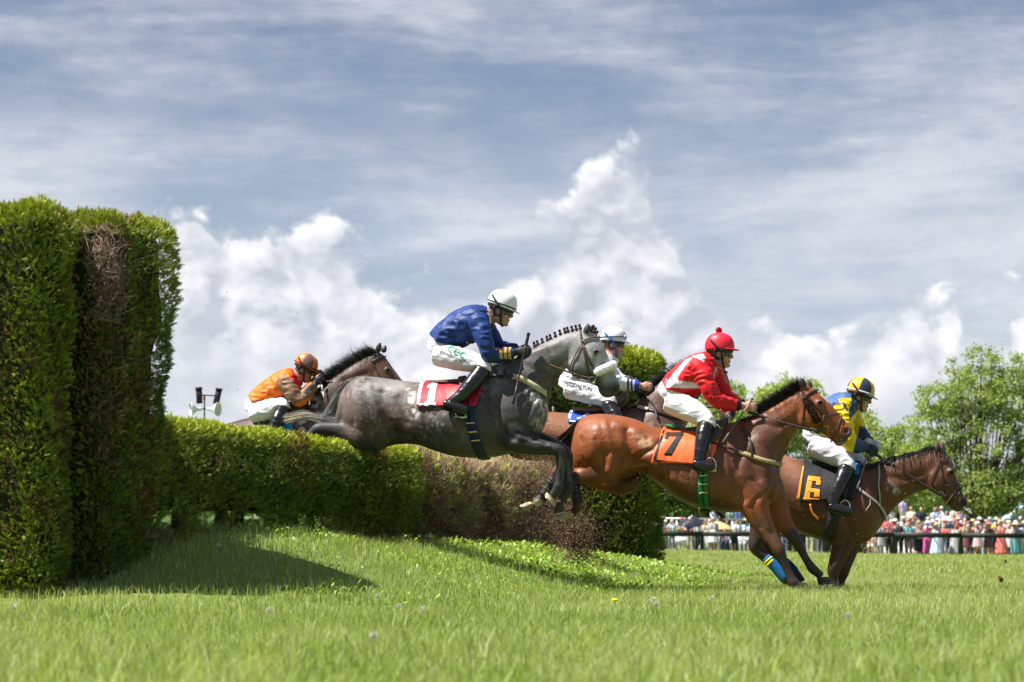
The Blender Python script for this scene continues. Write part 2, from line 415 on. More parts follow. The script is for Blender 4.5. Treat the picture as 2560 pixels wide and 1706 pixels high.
core_mat = pmat('hedge_inner_twigs', (0.034, 0.036, 0.016), 0.95, 0.05, var=0.5, vscale=14, bump=1.0, bscale=30)
bark = pmat('bark', (0.085, 0.06, 0.045), 0.9, 0.2, var=0.4, vscale=9, bump=0.8, bscale=30)
dead = pmat('dead_twig', (0.20, 0.145, 0.11), 0.9, 0.15, attr=True)
def tube_mesh(pts, rad, seg=6, cap=True):
    pts = np.asarray(pts, float); n = len(pts); t = np.gradient(pts, axis=0); t = unit(t)
    ref = np.array((0.31, 0.22, 0.92)) if abs(t[0] @ np.array((0.31, 0.22, 0.92))) < 0.9 else np.array((1.0, 0, 0))
    a = unit(np.cross(t, ref)); b = np.cross(t, a); th = np.linspace(0, 2 * np.pi, seg, endpoint=False)
    rad = np.broadcast_to(np.asarray(rad, float), (n,))
    V = pts[:, None] + rad[:, None, None] * (np.cos(th)[None, :, None] * a[:, None] + np.sin(th)[None, :, None] * b[:, None])
    V = V.reshape(-1, 3); i = np.arange(n - 1)[:, None] * seg; j = np.arange(seg)[None]; j2 = (j + 1) % seg
    F = np.stack([i + j, i + j2, i + seg + j2, i + seg + j], -1).reshape(-1, 4)
    T = []
    if cap:
        V = np.concatenate([V, pts[:1], pts[-1:]]); k = n * seg; jj = np.arange(seg)
        T = np.concatenate([np.stack([(jj + 1) % seg, jj, np.full(seg, k)], -1), np.stack([(n - 1) * seg + jj, (n - 1) * seg + (jj + 1) % seg, np.full(seg, k + 1)], -1)])
    return V, F, T
def merge(lst):
    """Join (V,F4,F3) triples."""
    V, A, B, o = [], [], [], 0
    for v, f4, f3 in lst:
        V.append(v)
        if len(f4): A.append(np.asarray(f4) + o)
        if len(f3): B.append(np.asarray(f3) + o)
        o += len(v)
    return np.concatenate(V), [np.concatenate(A) if A else np.zeros((0, 4), int), np.concatenate(B) if B else np.zeros((0, 3), int)]
def twig_mesh(P, L, Rr, dirs, col):
    n = len(P); a = unit(np.cross(dirs, rng.normal(0, 1, (n, 3)))); b = np.cross(dirs, a); V = np.zeros((n, 4, 3))
    tip = P + dirs * L[:, None]; r = Rr[:, None]
    V[:, 0] = P + a * r; V[:, 1] = P - a * r * 0.5 + b * r * 0.86; V[:, 2] = P - a * r * 0.5 - b * r * 0.86; V[:, 3] = tip
    k = np.arange(n)[:, None] * 4
    F = np.concatenate([k + np.array([[0, 1, 3]]), k + np.array([[1, 2, 3]]), k + np.array([[2, 0, 3]])])
    return V.reshape(-1, 3), F, np.repeat(col, 4, 0)
def hedge(label, lo, hi, dens, faces, size=(0.035, 0.085), amp=0.07, brown=0.05, topglow=1.0, taper=0.0, dents=(), r=0.16, base_gap=0.12, cat='hedge', name='hedge', twigs=0, gaps=(), seed=0, trunk_step=0.6, core_in=0.11, dark=1.0, core=None, browns=()):
    """One clipped hedge block in hedge coordinates; lo/hi heights are above the ground line."""
    lo = np.array(lo, float); hi = np.array(hi, float); s = hi - lo
    area = sum({'v': s[0] * s[2], 'u': s[1] * s[2], 'h': s[0] * s[1]}[f[0]] for f in faces)
    mid = (lo + hi) / 2; m = to_world(np.array([[mid[0], mid[1], 0]]))[0]; base = float(gz(m[0], m[1]))
    root = empty(name, (m[0], m[1], base), label, cat)
    P, Nn = box_samples(lo, hi, r, int(area * dens), faces)
    def shape(P, Nn, jit):
        w = to_world(P); z0 = gz(w[:, 0], w[:, 1])
        d = amp * 2.2 * (fbm(P * 2.6, 3, 40 + seed) - 0.5) + amp * 1.6 * (fbm(P * 8.0, 2, 50 + seed) - 0.5)
        d = d - jit
        for (cu, cv, ch, rad, dep) in dents:                     # where horses have brushed the top, or a shrub has died back
            q = np.array((cu, cv, ch)); dd = np.linalg.norm((P - q) / np.array(rad), axis=1); d = d - dep * np.exp(-dd ** 2 * 1.6)
        P = P + Nn * d[:, None]
        if taper: 
            f = np.clip((hi[2] - P[:, 2]) / s[2], 0, 1)[:, None]; P[:, :2] = mid[:2] + (P[:, :2] - mid[:2]) * (1 - taper * f ** 1.5)
        frac = np.clip((P[:, 2] - lo[2]) / (hi[2] - lo[2]), 0, 1.2)
        w = to_world(P); zg = gz(w[:, 0], w[:, 1]); w[:, 2] = base + P[:, 2] * 1.0 + (zg - base) * (1 - np.clip(frac, 0, 1)) 
        return w, d
    jit = np.abs(rng.normal(0, 0.035, len(P))) * (rng.random(len(P)) < 0.6)
    Wp, d = shape(P.copy(), Nn, jit)
    Wn = vec_world(Nn)
    n = len(P)
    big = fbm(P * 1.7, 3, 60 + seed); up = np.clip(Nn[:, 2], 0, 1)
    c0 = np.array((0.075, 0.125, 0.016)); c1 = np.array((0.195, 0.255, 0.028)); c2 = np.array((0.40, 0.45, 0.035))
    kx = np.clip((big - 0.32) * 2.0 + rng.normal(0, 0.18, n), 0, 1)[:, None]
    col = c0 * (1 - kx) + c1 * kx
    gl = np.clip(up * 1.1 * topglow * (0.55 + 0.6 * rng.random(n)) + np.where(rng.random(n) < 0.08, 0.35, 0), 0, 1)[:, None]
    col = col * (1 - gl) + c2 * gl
    bm = (fbm(P * 3.3, 3, 70 + seed) + rng.normal(0, 0.05, n)) > (0.74 - brown * 1.3)
    col[bm] = np.array((0.15, 0.088, 0.032)) * rng.uniform(0.6, 1.5, (bm.sum(), 1))
    for (q, rad, pr_) in browns:                                  # scorched strips
        bm = (np.linalg.norm((P - np.array(q)) / np.array(rad), axis=1) < 1) & (rng.random(n) < pr_); col[bm] = np.array((0.19, 0.115, 0.07)) * rng.uniform(0.5, 1.6, (bm.sum(), 1))
    keep = ~((fbm(P * 6.5, 3, 90 + seed) < 0.345) & (rng.random(n) < 0.6) & (Nn[:, 2] < .5))
    for (cu, cv, ch, rad) in gaps:                               # holes where the foliage is missing
        q = np.array((cu, cv, ch)); keep &= ~((np.linalg.norm((P - q) / np.array(rad), axis=1) < 1) & (rng.random(n) < 0.93))
    Wp, Wn, col = Wp[keep], Wn[keep], col[keep]; n = len(Wp)
    col = col * rng.uniform(0.72, 1.28, n)[:, None] * dark
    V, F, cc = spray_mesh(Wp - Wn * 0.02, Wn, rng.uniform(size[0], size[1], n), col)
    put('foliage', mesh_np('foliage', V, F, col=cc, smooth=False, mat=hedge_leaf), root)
    # inner mass of dark twigs, so the hedge is solid
    g = 14; ax = [np.linspace(lo[i] + core_in, hi[i] - core_in, max(3, int((hi[i] - lo[i]) / 0.09))) for i in range(3)]
    ax[2] = np.linspace(lo[2] + base_gap, hi[2] - core_in, max(3, int(s[2] / 0.09)))
    vs, fs, o = [], [], 0
    for f in ('v+', 'v-', 'u-', 'u+', 'h+', 'h-'):
        a = 'uvh'.index(f[0]); b, c = [i for i in range(3) if i != a]
        A, B = np.meshgrid(ax[b], ax[c]); q = np.zeros((A.size, 3)); q[:, b] = A.ravel(); q[:, c] = B.ravel(); q[:, a] = ax[a][-1] if f[1] == '+' else ax[a][0]
        il = lo + r; ih = hi - r; il[2] = lo[2] + base_gap + 0.1; cl = np.clip(q, il, ih); nn = unit(q - cl); rr = np.minimum(np.linalg.norm(q - cl, axis=1), r - core_in + 0.001)
        w, _ = shape(cl + nn * rr[:, None], nn, 0.0); ii = np.arange(A.size).reshape(A.shape)
        vs.append(w); fs.append(np.stack([ii[:-1, :-1], ii[:-1, 1:], ii[1:, 1:], ii[1:, :-1]], -1).reshape(-1, 4) + o); o += A.size
    put('inner_branches', mesh_np('inner_branches', np.concatenate(vs), np.concatenate(fs), mat=core or core_mat), root)
    # stems standing in the ground
    for uu in np.arange(lo[0] + 0.3, hi[0] - 0.1, trunk_step):
        q = np.array([[uu + rng.uniform(-.1, .1), mid[1] + rng.uniform(-.1, .28) * s[1], 0]]); b = to_world(q)[0]; zg = float(gz(b[0], b[1]))
        pts = [(b[0], b[1], zg - 0.05), (b[0] + rng.uniform(-.03, .03), b[1], zg + 0.15), (b[0] + rng.uniform(-.06, .06), b[1] + .03, zg + 0.5)]
        v_, f4, f3 = tube_mesh(pts, (0.05, 0.038, 0.02), 7); put('trunk', mesh_np('trunk', v_, [f4, f3], mat=bark), root)
    if twigs:
        sel = rng.integers(0, n, twigs); tp = Wp[sel] - Wn[sel] * 0.05
        dr = unit(Wn[sel] * 0.6 + rng.normal(0, 0.6, (twigs, 3)) + np.array((0, 0, 0.25)))
        v_, f_, c_ = twig_mesh(tp, rng.uniform(0.06, 0.2, twigs), rng.uniform(0.0015, 0.0035, twigs), dr, np.array((0.40, 0.28, 0.20)) * rng.uniform(0.5, 1.4, (twigs, 1)))
        put('bare_twigs', mesh_np('bare_twigs', v_, f_, col=c_, smooth=False, mat=dead), root)
    return root
def dead_patch(root, ctr, rad, n):
    """Bare brown branches of a died-back shrub, in hedge coordinates."""
    q = np.array(ctr) + np.clip(rng.normal(0, 0.5, (n, 3)), -1, 1) * np.array(rad); w = to_world(q); base = root['_w'][2]; w[:, 2] = base + q[:, 2]
    dr = unit(rng.normal(0, 0.7, (n, 3)) + np.array((0.25, -0.35, 0.15)))
    v1, f1, c1 = twig_mesh(w, rng.uniform(0.03, 0.09, n), rng.uniform(0.0018, 0.004, n), dr, np.array((0.24, 0.165, 0.125)) * rng.uniform(0.5, 1.5, (n, 1)))
    m = n // 2; dd = unit(rng.normal(0, 1, (m, 3)))
    put('dead_branches', mesh_np('dead_branches', v1, f1, col=c1, smooth=False, mat=dead), root)

# near end of the fence: two tall clipped shrubs with a died-back gap between them
wl = hedge('tall clipped conifer hedge block cut by the left edge, nearest the camera', (-1.32, -2.3, 0.0), (-0.80, -0.10, 2.34), 4200, ('v+', 'u-', 'h+', 'u+'), size=(0.018, 0.058), browns=(((-1.05, -.1, .9), (.07, .6, .7), .35), ((-1.28, -.35, 1.0), (.3, .06, .8), .35)), brown=0.09, topglow=0.6, seed=1, base_gap=0.06, amp=0.05, r=0.16, trunk_step=0.5, dark=1.05,
           dents=((-1.0, -0.05, 1.3, (0.25, 0.3, 0.5), 0.06), (-1.32, -0.4, 0.5, (.3, .3, .5), .07)))
wr = hedge('tall clipped conifer hedge block with dead brown twigs, adjoining the low hedge', (-0.84, -1.15, 0.0), (0.16, 0.16, 2.20), 4200, ('v+', 'u-', 'h+', 'u+', 'v-'), size=(0.018, 0.058), brown=0.10, topglow=0.6, seed=2, base_gap=0.06, amp=0.05, r=0.18, taper=0.20, trunk_step=0.4, dark=1.05,
           dents=((-0.80, 0.1, 1.3, (0.12, 0.3, 0.5), 0.10),), gaps=((-0.80, 0.1, 1.85, (0.15, 0.3, 0.28)),), twigs=1500, browns=(((-0.74, 0.1, 1.35), (0.17, 0.5, 0.75), .6), ((-0.30, 0.1, 0.75), (0.10, 0.5, 0.4), .4)))
dead_patch(wr, (-0.785, 0.06, 1.78), (0.14, 0.10, 0.28), 1500)
hedge('long low clipped hedge of dense green conifer under the grey horse', (0.05, -1.05, 0.0), (5.75, 0.0, 0.79), 4600, ('v+', 'h+', 'u-', 'u+'), size=(0.018, 0.056), brown=0.045, topglow=1.0, seed=3, amp=0.036,
      dents=((4.25, -0.1, 0.79, (0.5, 0.8, 0.25), 0.10),), gaps=((1.05, 0.0, 0.06, (0.25, 0.3, 0.13)), (1.75, 0.0, 0.05, (0.3, 0.3, 0.12)), (0.3, 0.0, 0.06, (0.2, 0.3, 0.14)), (5.0, 0, 0.0, (0.5, 0.3, 0.1))), r=0.15, base_gap=0.16)
hedge('thin brushed-out low hedge stretch of brown twigs and pale green sprigs', (5.75, -1.0, 0.0), (11.2, -0.26, 0.93), 1100, ('v+', 'h+', 'u+'), brown=0.17, topglow=0.8, seed=4, amp=0.18, size=(0.03, 0.075), twigs=22000, r=0.22,
      dents=((8.6, 0, 0.6, (0.5, 0.9, 0.4), 0.2), (6.6, 0, 0.2, (0.6, 0.9, 0.4), 0.2)), base_gap=0.1, dark=1.25, core=pmat('brown_brush', (0.085, 0.055, 0.036), 0.95, 0.05, var=0.6, vscale=14, bump=1.0, bscale=30))
hedge('tall rounded conifer hedge block at the far end of the low hedge', (11.2, -1.15, 0.0), (12.6, 0.72, 2.36), 1700, ('v+', 'u-', 'h+', 'u+'), size=(0.04, 0.085), brown=0.03, topglow=0.9, seed=5, amp=0.06, r=0.3, taper=0.06, base_gap=0.06)

# ------------------------------------------------------------------ trees
tree_leaf = leafmat('tree_leaf', 0.55, 0.38, 0.3)
def tree(label, x, y, blobs, nleaf, leaf=(0.2, 0.36), tone=1.0, trunk_r=0.25, clump=0.75, base=None, warm=0.0, fork=0.22, thin=0, name='tree', group='trees behind the crowd', shell=0.55):
    """blobs: (dx, dy, z, rx, ry, rz) ellipsoids of the crown."""
    z0 = float(gz(x, y)) if base is None else base
    root = empty(name, (x, y, z0), label, 'tree' if name != 'bush' else 'bush', group)
    vol = np.array([b[3] * b[4] * b[5] for b in blobs]); pr = vol ** 0.8; pr = pr / pr.sum()
    nc = max(20, nleaf // 46); cc, cr = [], []
    which = rng.choice(len(blobs), nc, p=pr); B = np.array(blobs)[which]
    d = unit(rng.normal(0, 1, (nc, 3))); rad = rng.uniform(0, 1, nc) ** (1 / 3.0); rad = np.where(rng.random(nc) < shell, rng.uniform(0.78, 1.05, nc), rad)
    ctr = B[:, :3] + d * rad[:, None] * B[:, 3:6] * (1 + 0.22 * (fbm(d * 2.2 + which[:, None] * 3.1, 2, 4)[:, None] - 0.5) * 2)
    ctr = ctr + np.array((x, y, z0)); ctr = ctr[ctr[:, 2] > z0 + 0.15]; nc = len(ctr)
    k = nleaf // nc; rr = rng.uniform(0.5, 1.15, nc) * clump
    P = (ctr[:, None] + rng.normal(0, 0.42, (nc, k, 3)) * rr[:, None, None] * np.array((1, 1, 0.72))).reshape(-1, 3)
    tone_c = np.repeat(rng.uniform(0.8, 1.2, nc), k); n = len(P)
    L = rng.uniform(leaf[0], leaf[1], n); a = unit(rng.normal(0, 1, (n, 3)) + np.array((0, 0, 0.15))); b = unit(np.cross(a, rng.normal(0, 1, (n, 3))))
    V = np.stack([P, P + a * (L * .5)[:, None] + b * (L * .27)[:, None], P + a * L[:, None], P + a * (L * .5)[:, None] - b * (L * .27)[:, None]], 1)
    F = np.arange(n * 4).reshape(-1, 4)
    col = np.array((0.275 + warm * .05, 0.385, 0.115)) * tone * (tone_c * rng.uniform(0.75, 1.25, n))[:, None]; col[:, 0] *= rng.uniform(0.8, 1.25, n)
    put('crown', mesh_np('crown', V.reshape(-1, 3), F, col=np.repeat(col, 4, 0), smooth=False, mat=tree_leaf), root)
    # trunk and limbs
    top = max(b[2] + b[5] * 0.6 for b in blobs); fz = top * fork; T = []
    o = np.array((x, y, z0)); f = o + np.array((0.1 * trunk_r, 0, fz))
    T.append(tube_mesh([o - (0, 0, .2), o + (0, 0, fz * .5), f], (trunk_r * 1.25, trunk_r, trunk_r * .85), 9))
    ends = [np.array(b[:3]) + o + (0, 0, b[5] * 0.35) for b in blobs]
    for e in ends:
        r0 = trunk_r * rng.uniform(.32, .5); mid = f * .45 + e * .55 + (0, 0, -0.12 * np.linalg.norm(e - f)); T.append(tube_mesh([f, f * .75 + mid * .25, mid, e], (r0 * 1.3, r0, r0 * .6, r0 * .18), 6))
    sel = rng.integers(0, nc, thin)
    for c in ctr[sel]:
        e = ends[int(np.argmin([np.linalg.norm(c - q) for q in ends]))]; s = f * rng.uniform(.2, .6) + e * 0.4 + (e - f) * .0
        s = f + (e - f) * rng.uniform(.25, .75); s[2] -= 0.06 * np.linalg.norm(e - f); m = (s + c) / 2 + (0, 0, -.12 * np.linalg.norm(c - s))
        T.append(tube_mesh([s, m, c], (trunk_r * .17, trunk_r * .11, trunk_r * .03), 5))
    v, fl = merge(T); put('trunk', mesh_np('trunk', v, fl, mat=bark), root)
    return root
def TX(px, D): return (px - CX) * D / FPX
def TZ(py, D): return H - (py - HY) * D / FPX
# big open tree at the right edge
D = 146
tree('big broad green tree with dark spreading limbs, rightmost behind the crowd', TX(2445, D), D,
     [(-3.2, 0, 4.6, 2.1, 2.2, 2.2), (-2.3, 0.5, 7.6, 1.9, 2, 1.8), (-0.2, 0, 9.6, 2.0, 2, 1.6), (1.9, 0, 9.4, 1.9, 2, 1.6), (3.4, 0, 8.0, 2.1, 2, 1.9), (0.6, 0, 6.4, 2.2, 2.4, 2.2),
      (3.8, 0, 5.0, 2.1, 2, 2.0), (4.4, 0, 10.0, 1.9, 2, 1.7), (2.6, 0, 11.2, 1.2, 1.4, .9), (-2.4, 0, 9.2, 1.4, 1.6, 1.2), (-0.6, -1, 3.6, 2.2, 2, 1.3), (2.0, -.5, 3.4, 1.9, 2, 1.2), (-1.2, 0, 11.0, .9, .9, .8), (0.2, 0, 11.8, .9, .9, .8), (-3.6, 0, 2.9, 1.3, 1.6, 1.2)],
     46000, (0.13, 0.25), 1.0, 0.34, 0.62, thin=110, fork=0.16, warm=.3, shell=0.5)
for i, (px, py, w, Dt, lab, tn) in enumerate([
        (1648, 1100, 55, 150, 'small rounded tree just right of the far hedge block', .8), (1745, 968, 85, 152, 'pale green tree behind the red jockey’s arms, left of the bay horse’s mane', 1.2),
        (1850, 955, 85, 156, 'pale green tree rising behind the mane of the orange-cloth horse', 1.2), (1940, 938, 80, 158, 'light green tree behind the poll of the orange-cloth horse', 1.15),
        (2045, 935, 80, 160, 'light green tree between the bay horse’s ears and the yellow jockey', 1.1), (2130, 1000, 75, 158, 'light green tree hidden behind the yellow and navy jockey', 1.1),
        (2225, 1060, 60, 154, 'light green slender tree left of the big right-hand tree, behind the reins', 1.1), (2290, 1100, 50, 150, 'small light green tree over the head of the black-cloth horse', 1.15)]):
    x = TX(px, Dt); ht = TZ(py, Dt); sc = Dt / FPX; W_ = w * sc
    bl = [(rng.uniform(-.3, .3) * W_, 0, ht - W_ * .9, W_ * .55, W_ * .6, W_ * .8)]
    for k in range(7):
        hz = rng.uniform(.28, .86); bl.append((rng.uniform(-.85, .85) * W_ * (1.1 - hz * .45), rng.uniform(-.3, .3) * W_, ht * hz, W_ * rng.uniform(.4, .6), W_ * .5, W_ * rng.uniform(.45, .7)))
    for k in range(4): bl.append((rng.uniform(-.7, .7) * W_, 0, ht - rng.uniform(.0, .5) * W_, W_ * .16, W_ * .16, W_ * .28))
    tree(lab, x, Dt, bl, 13000, (0.15, 0.28), tn, 0.16, 0.6, thin=14, warm=.4)
for i, (px, w, top, Dt, lab) in enumerate([(1660, 70, 1160, 140, 'dense dark green bush behind the crowd nearest the far hedge block'), (1760, 80, 1185, 141, 'dense green bush behind the black umbrella'),
        (1870, 80, 1190, 142, 'dense green bush behind the forelegs of the orange-cloth horse'), (1990, 90, 1150, 143, 'dense green bush behind the saddle of the black-cloth horse'), (2110, 80, 1185, 144, 'dense green bush behind the boots of the yellow jockey'), (2225, 60, 1195, 145, 'dense green bush behind the neck of the black-cloth horse')]):
    x = TX(px, Dt); ht = TZ(top, Dt); W_ = w * Dt / FPX
    bl = [(rng.uniform(-.7, .7) * W_, rng.uniform(-.4, .4) * W_, ht * rng.uniform(.3, .75), W_ * .5, W_ * .5, ht * .33) for k in range(8)] + [(0, 0, ht * .4, W_ * .9, W_ * .6, ht * .42)]
    tree(lab, x, Dt, bl, 6500, (0.2, 0.36), 0.62, 0.12, 0.5, name='bush', group='bushes behind the crowd', fork=.1)
# ------------------------------------------------------------------ figure toolkit
CAM = np.array((0, 0, H))
class Frame:
    """The upright middle plane of a horse: P() finds the point of that plane (or of one lat metres nearer) seen at a photo pixel."""
    def __init__(s, px, D, yaw):
        s.O = np.array(((px - CX) * D / FPX, D, 0.0)); a = R(yaw)
        s.f = np.array((math.cos(a), -math.sin(a), 0)); s.r = np.array((-math.sin(a), -math.cos(a), 0)); s.D = D; s.mpp = D / FPX
    def P(s, px, py, lat=0.0):
        d = np.array(((px - CX) / FPX, 1.0, -(py - HY) / FPX)); t = (lat + s.O @ s.r - CAM @ s.r) / (d @ s.r); return CAM + t * d
    def PP(s, pts, lat=0.0): return np.array([s.P(p[0], p[1], p[2] if len(p) > 2 else lat) for p in pts])
    def lat(s, w): return (np.asarray(w) - s.O) @ s.r
    def px(s, w):
        """Photo pixel of points after sliding them along r onto the middle plane."""
        w = np.asarray(w); q = w - np.outer(s.lat(w), s.r); 
        return np.stack([CX + q[:, 0] / q[:, 1] * FPX, HY - (q[:, 2] - H) / q[:, 1] * FPX], -1)
    def mirror(s, w): w = np.asarray(w); return w - 2 * np.outer(s.lat(w), s.r)
def crom(a, k):
    a = np.asarray(a, float); n = len(a)
    if n < 3: 
        t = np.linspace(0, 1, k + 1)[:, None]; return a[0] * (1 - t) + a[1] * t
    p = np.concatenate([[2 * a[0] - a[1]], a, [2 * a[-1] - a[-2]]]); out = []
    for i in range(n - 1):
        for t in np.linspace(0, 1, k, endpoint=False):
            p0, p1, p2, p3 = p[i:i + 4]; out.append(0.5 * (2 * p1 + (p2 - p0) * t + (2 * p0 - 5 * p1 + 4 * p2 - p3) * t * t + (3 * p1 - p0 - 3 * p2 + p3) * t ** 3))
    out.append(a[-1]); return np.array(out)
def rings_mesh(Rg):
    m, k, _ = Rg.shape; V = Rg.reshape(-1, 3); i = np.arange(m - 1)[:, None] * k; j = np.arange(k)[None]; j2 = (j + 1) % k
    F = np.stack([i + j, i + j2, i + k + j2, i + k + j], -1).reshape(-1, 4); jj = np.arange(k)
    V = np.concatenate([V, Rg[0].mean(0)[None], Rg[-1].mean(0)[None]])
    T = np.concatenate([np.stack([(jj + 1) % k, jj, np.full(k, m * k)], -1), np.stack([(m - 1) * k + jj, (m - 1) * k + (jj + 1) % k, np.full(k, m * k + 1)], -1)])
    return V, F, T
def loft(fr, secs, k=5, seg=28):
    """secs: (topx, topy, botx, boty, halfwidth[, belly, lat]); belly > 0 puts the greatest width low."""
    A = np.array([np.concatenate([fr.P(s[0], s[1], s[6] if len(s) > 6 else 0), fr.P(s[2], s[3], s[6] if len(s) > 6 else 0), [s[4], s[5] if len(s) > 5 else 0.0]]) for s in secs])
    A = crom(A, k); th = np.linspace(0, 2 * np.pi, seg, endpoint=False); ct, st = np.cos(th), np.sin(th); out = []
    for a in A:
        c = (a[:3] + a[3:6]) / 2; h = (a[:3] - a[3:6]) / 2; w = max(a[6], 0.004) * (1 - a[7] * ct * 0.5)
        out.append(c + ct[:, None] * h + (w * st)[:, None] * fr.r)
    return rings_mesh(np.array(out))
def limb(fr, pts, k=5, seg=18):
    """pts: (px, py, lat, radius in photo px, lateral radius in m or None)."""
    A = np.array([np.concatenate([fr.P(p[0], p[1], p[2]), [p[3] * fr.mpp, p[4] if len(p) > 4 and p[4] else p[3] * fr.mpp]]) for p in pts])
    A = crom(A, k); c = A[:, :3]; t = unit(np.gradient(c, axis=0)); th = np.linspace(0, 2 * np.pi, seg, endpoint=False); out = []
    for i in range(len(A)):
        n1 = np.cross(fr.r, t[i]); n1 /= max(np.linalg.norm(n1), 1e-6); n2 = np.cross(t[i], n1)
        out.append(c[i] + np.cos(th)[:, None] * n1 * A[i, 3] + np.sin(th)[:, None] * n2 * A[i, 4])
    return rings_mesh(np.array(out))
def blob(c, ax, rad, seg=14):
    """Ellipsoid: centre, 3 axis vectors (rows), radii."""
    u = np.linspace(0, np.pi, seg)[1:-1]; th = np.linspace(0, 2 * np.pi, seg, endpoint=False)
    Rg = np.stack([np.stack([np.full(seg, np.cos(a)), np.sin(a) * np.cos(th), np.sin(a) * np.sin(th)], -1) for a in u])
    V = (Rg * np.asarray(rad)) @ np.asarray(ax) + np.asarray(c); return rings_mesh(V)
def fuse(parts, vox, smooth=4):
    """Union of closed parts as ONE continuous surface; returns V, F(quads), adjacency smoothing done."""
    V, F = merge(parts); me = mesh_np('tmp', V, F); o = bpy.data.objects.new('tmp', me); C.objects.link(o)
    md = o.modifiers.new('r', 'REMESH'); md.mode = 'VOXEL'; md.voxel_size = vox; md.adaptivity = 0.0
    dg = bpy.context.evaluated_depsgraph_get(); e = o.evaluated_get(dg).to_mesh()
    n = len(e.vertices); v = np.zeros(n * 3, np.float32); e.vertices.foreach_get('co', v); v = v.reshape(-1, 3).astype(float)
    m = len(e.polygons); li = np.zeros(len(e.loops), np.int32); e.loops.foreach_get('vertex_index', li); f = li.reshape(-1, 4)
    o.evaluated_get(dg).to_mesh_clear(); bpy.data.objects.remove(o); bpy.data.meshes.remove(me)
    # the remesh can leave loose shells inside: keep the largest
    return relax(v, f, smooth), f
def edges_of(f): 
    e = np.concatenate([f[:, [0, 1]], f[:, [1, 2]], f[:, [2, 3]], f[:, [3, 0]]]); e.sort(1); return np.unique(e, axis=0)
def relax(v, f, it, lam=0.5, mu=-0.51):
    e = edges_of(f); n = len(v); deg = np.bincount(e.ravel(), minlength=n).astype(float)
    for k in range(it * 2):
        s = np.stack([np.bincount(e[:, 0], v[e[:, 1], c], n) + np.bincount(e[:, 1], v[e[:, 0], c], n) for c in range(3)], -1) / deg[:, None]
        v = v + (s - v) * (lam if k % 2 == 0 else mu)
    return v
def vnorm(v, f):
    a = np.cross(v[f[:, 2]] - v[f[:, 0]], v[f[:, 3]] - v[f[:, 1]]); n = np.zeros_like(v)
    for k in range(4):
        for c in range(3): n[:, c] += np.bincount(f[:, k], a[:, c], len(v))
    return unit(n)
def segdist(p, poly):
    """Distance of 2-D points to a polyline."""
    d = np.full(len(p), 1e9); poly = np.asarray(poly, float)
    if len(poly) == 1: return np.linalg.norm(p - poly[0], axis=1)
    for a, b in zip(poly[:-1], poly[1:]):
        t = np.clip(((p - a) @ (b - a)) / max((b - a) @ (b - a), 1e-9), 0, 1); d = np.minimum(d, np.linalg.norm(p - a - t[:, None] * (b - a), axis=1))
    return d
def inpoly(p, poly):
    poly = np.asarray(poly, float); r = np.zeros(len(p), bool); j = len(poly) - 1
    for i in range(len(poly)):
        a, b = poly[i], poly[j]; c = ((a[1] > p[:, 1]) != (b[1] > p[:, 1])) & (p[:, 0] < (b[0] - a[0]) * (p[:, 1] - a[1]) / (b[1] - a[1] + 1e-12) + a[0]); r ^= c; j = i
    return r
class Surf:
    """A finished surface that straps, cloths and lettering can be laid on."""
    def __init__(s, fr, v, f): s.fr = fr; s.v = v; s.f = f; s.t = BVHTree.FromPolygons([tuple(x) for x in v], [tuple(x) for x in f])
    def hit(s, p, side=1):
        o = Vector(p + s.fr.r * side * 1.2 - s.fr.r * s.fr.lat(p)); h = s.t.ray_cast(o, Vector(-s.fr.r * side))
        return (None, None) if h[0] is None else (np.array(h[0]), np.array(h[1]))
    def at(s, px, py, side=1, off=0.0, fall=None):
        """Point of the surface over photo pixel (px, py), near side (1) or far side (-1)."""
        p = s.fr.P(px, py, 0); h, n = s.hit(p, side)
        if h is None: 
            q = s.t.find_nearest(Vector(p)); h, n = np.array(q[0]), np.array(q[1])
        if n @ (s.fr.r * side) < 0: n = -n
        return h + n * off, n
def ribbon(surf, pts, width, off=0.006, thick=0.006, side=1, step=0.02, ends=None, taper=None):
    """Strap laid on a surface along photo pixels; closed box section. width in m."""
    q = crom(np.array(pts, float), 8) if len(pts) > 2 else crom(np.array(pts, float), 14)
    c, nn = zip(*[surf.at(a[0], a[1], side, off) for a in q]); c = np.array(c); nn = np.array(nn)
    for _ in range(2): c[1:-1] = c[1:-1] * 0.5 + (c[:-2] + c[2:]) * 0.25; nn[1:-1] = unit(nn[1:-1] + nn[:-2] + nn[2:])
    t = unit(np.gradient(c, axis=0)); s = unit(np.cross(t, nn)); w = width / 2 if taper is None else (np.linspace(taper[0], taper[1], len(c)) / 2)[:, None]
    Rg = np.stack([c - s * w, c + s * w, c + s * w + nn * thick, c - s * w + nn * thick], 1); return rings_mesh(Rg)
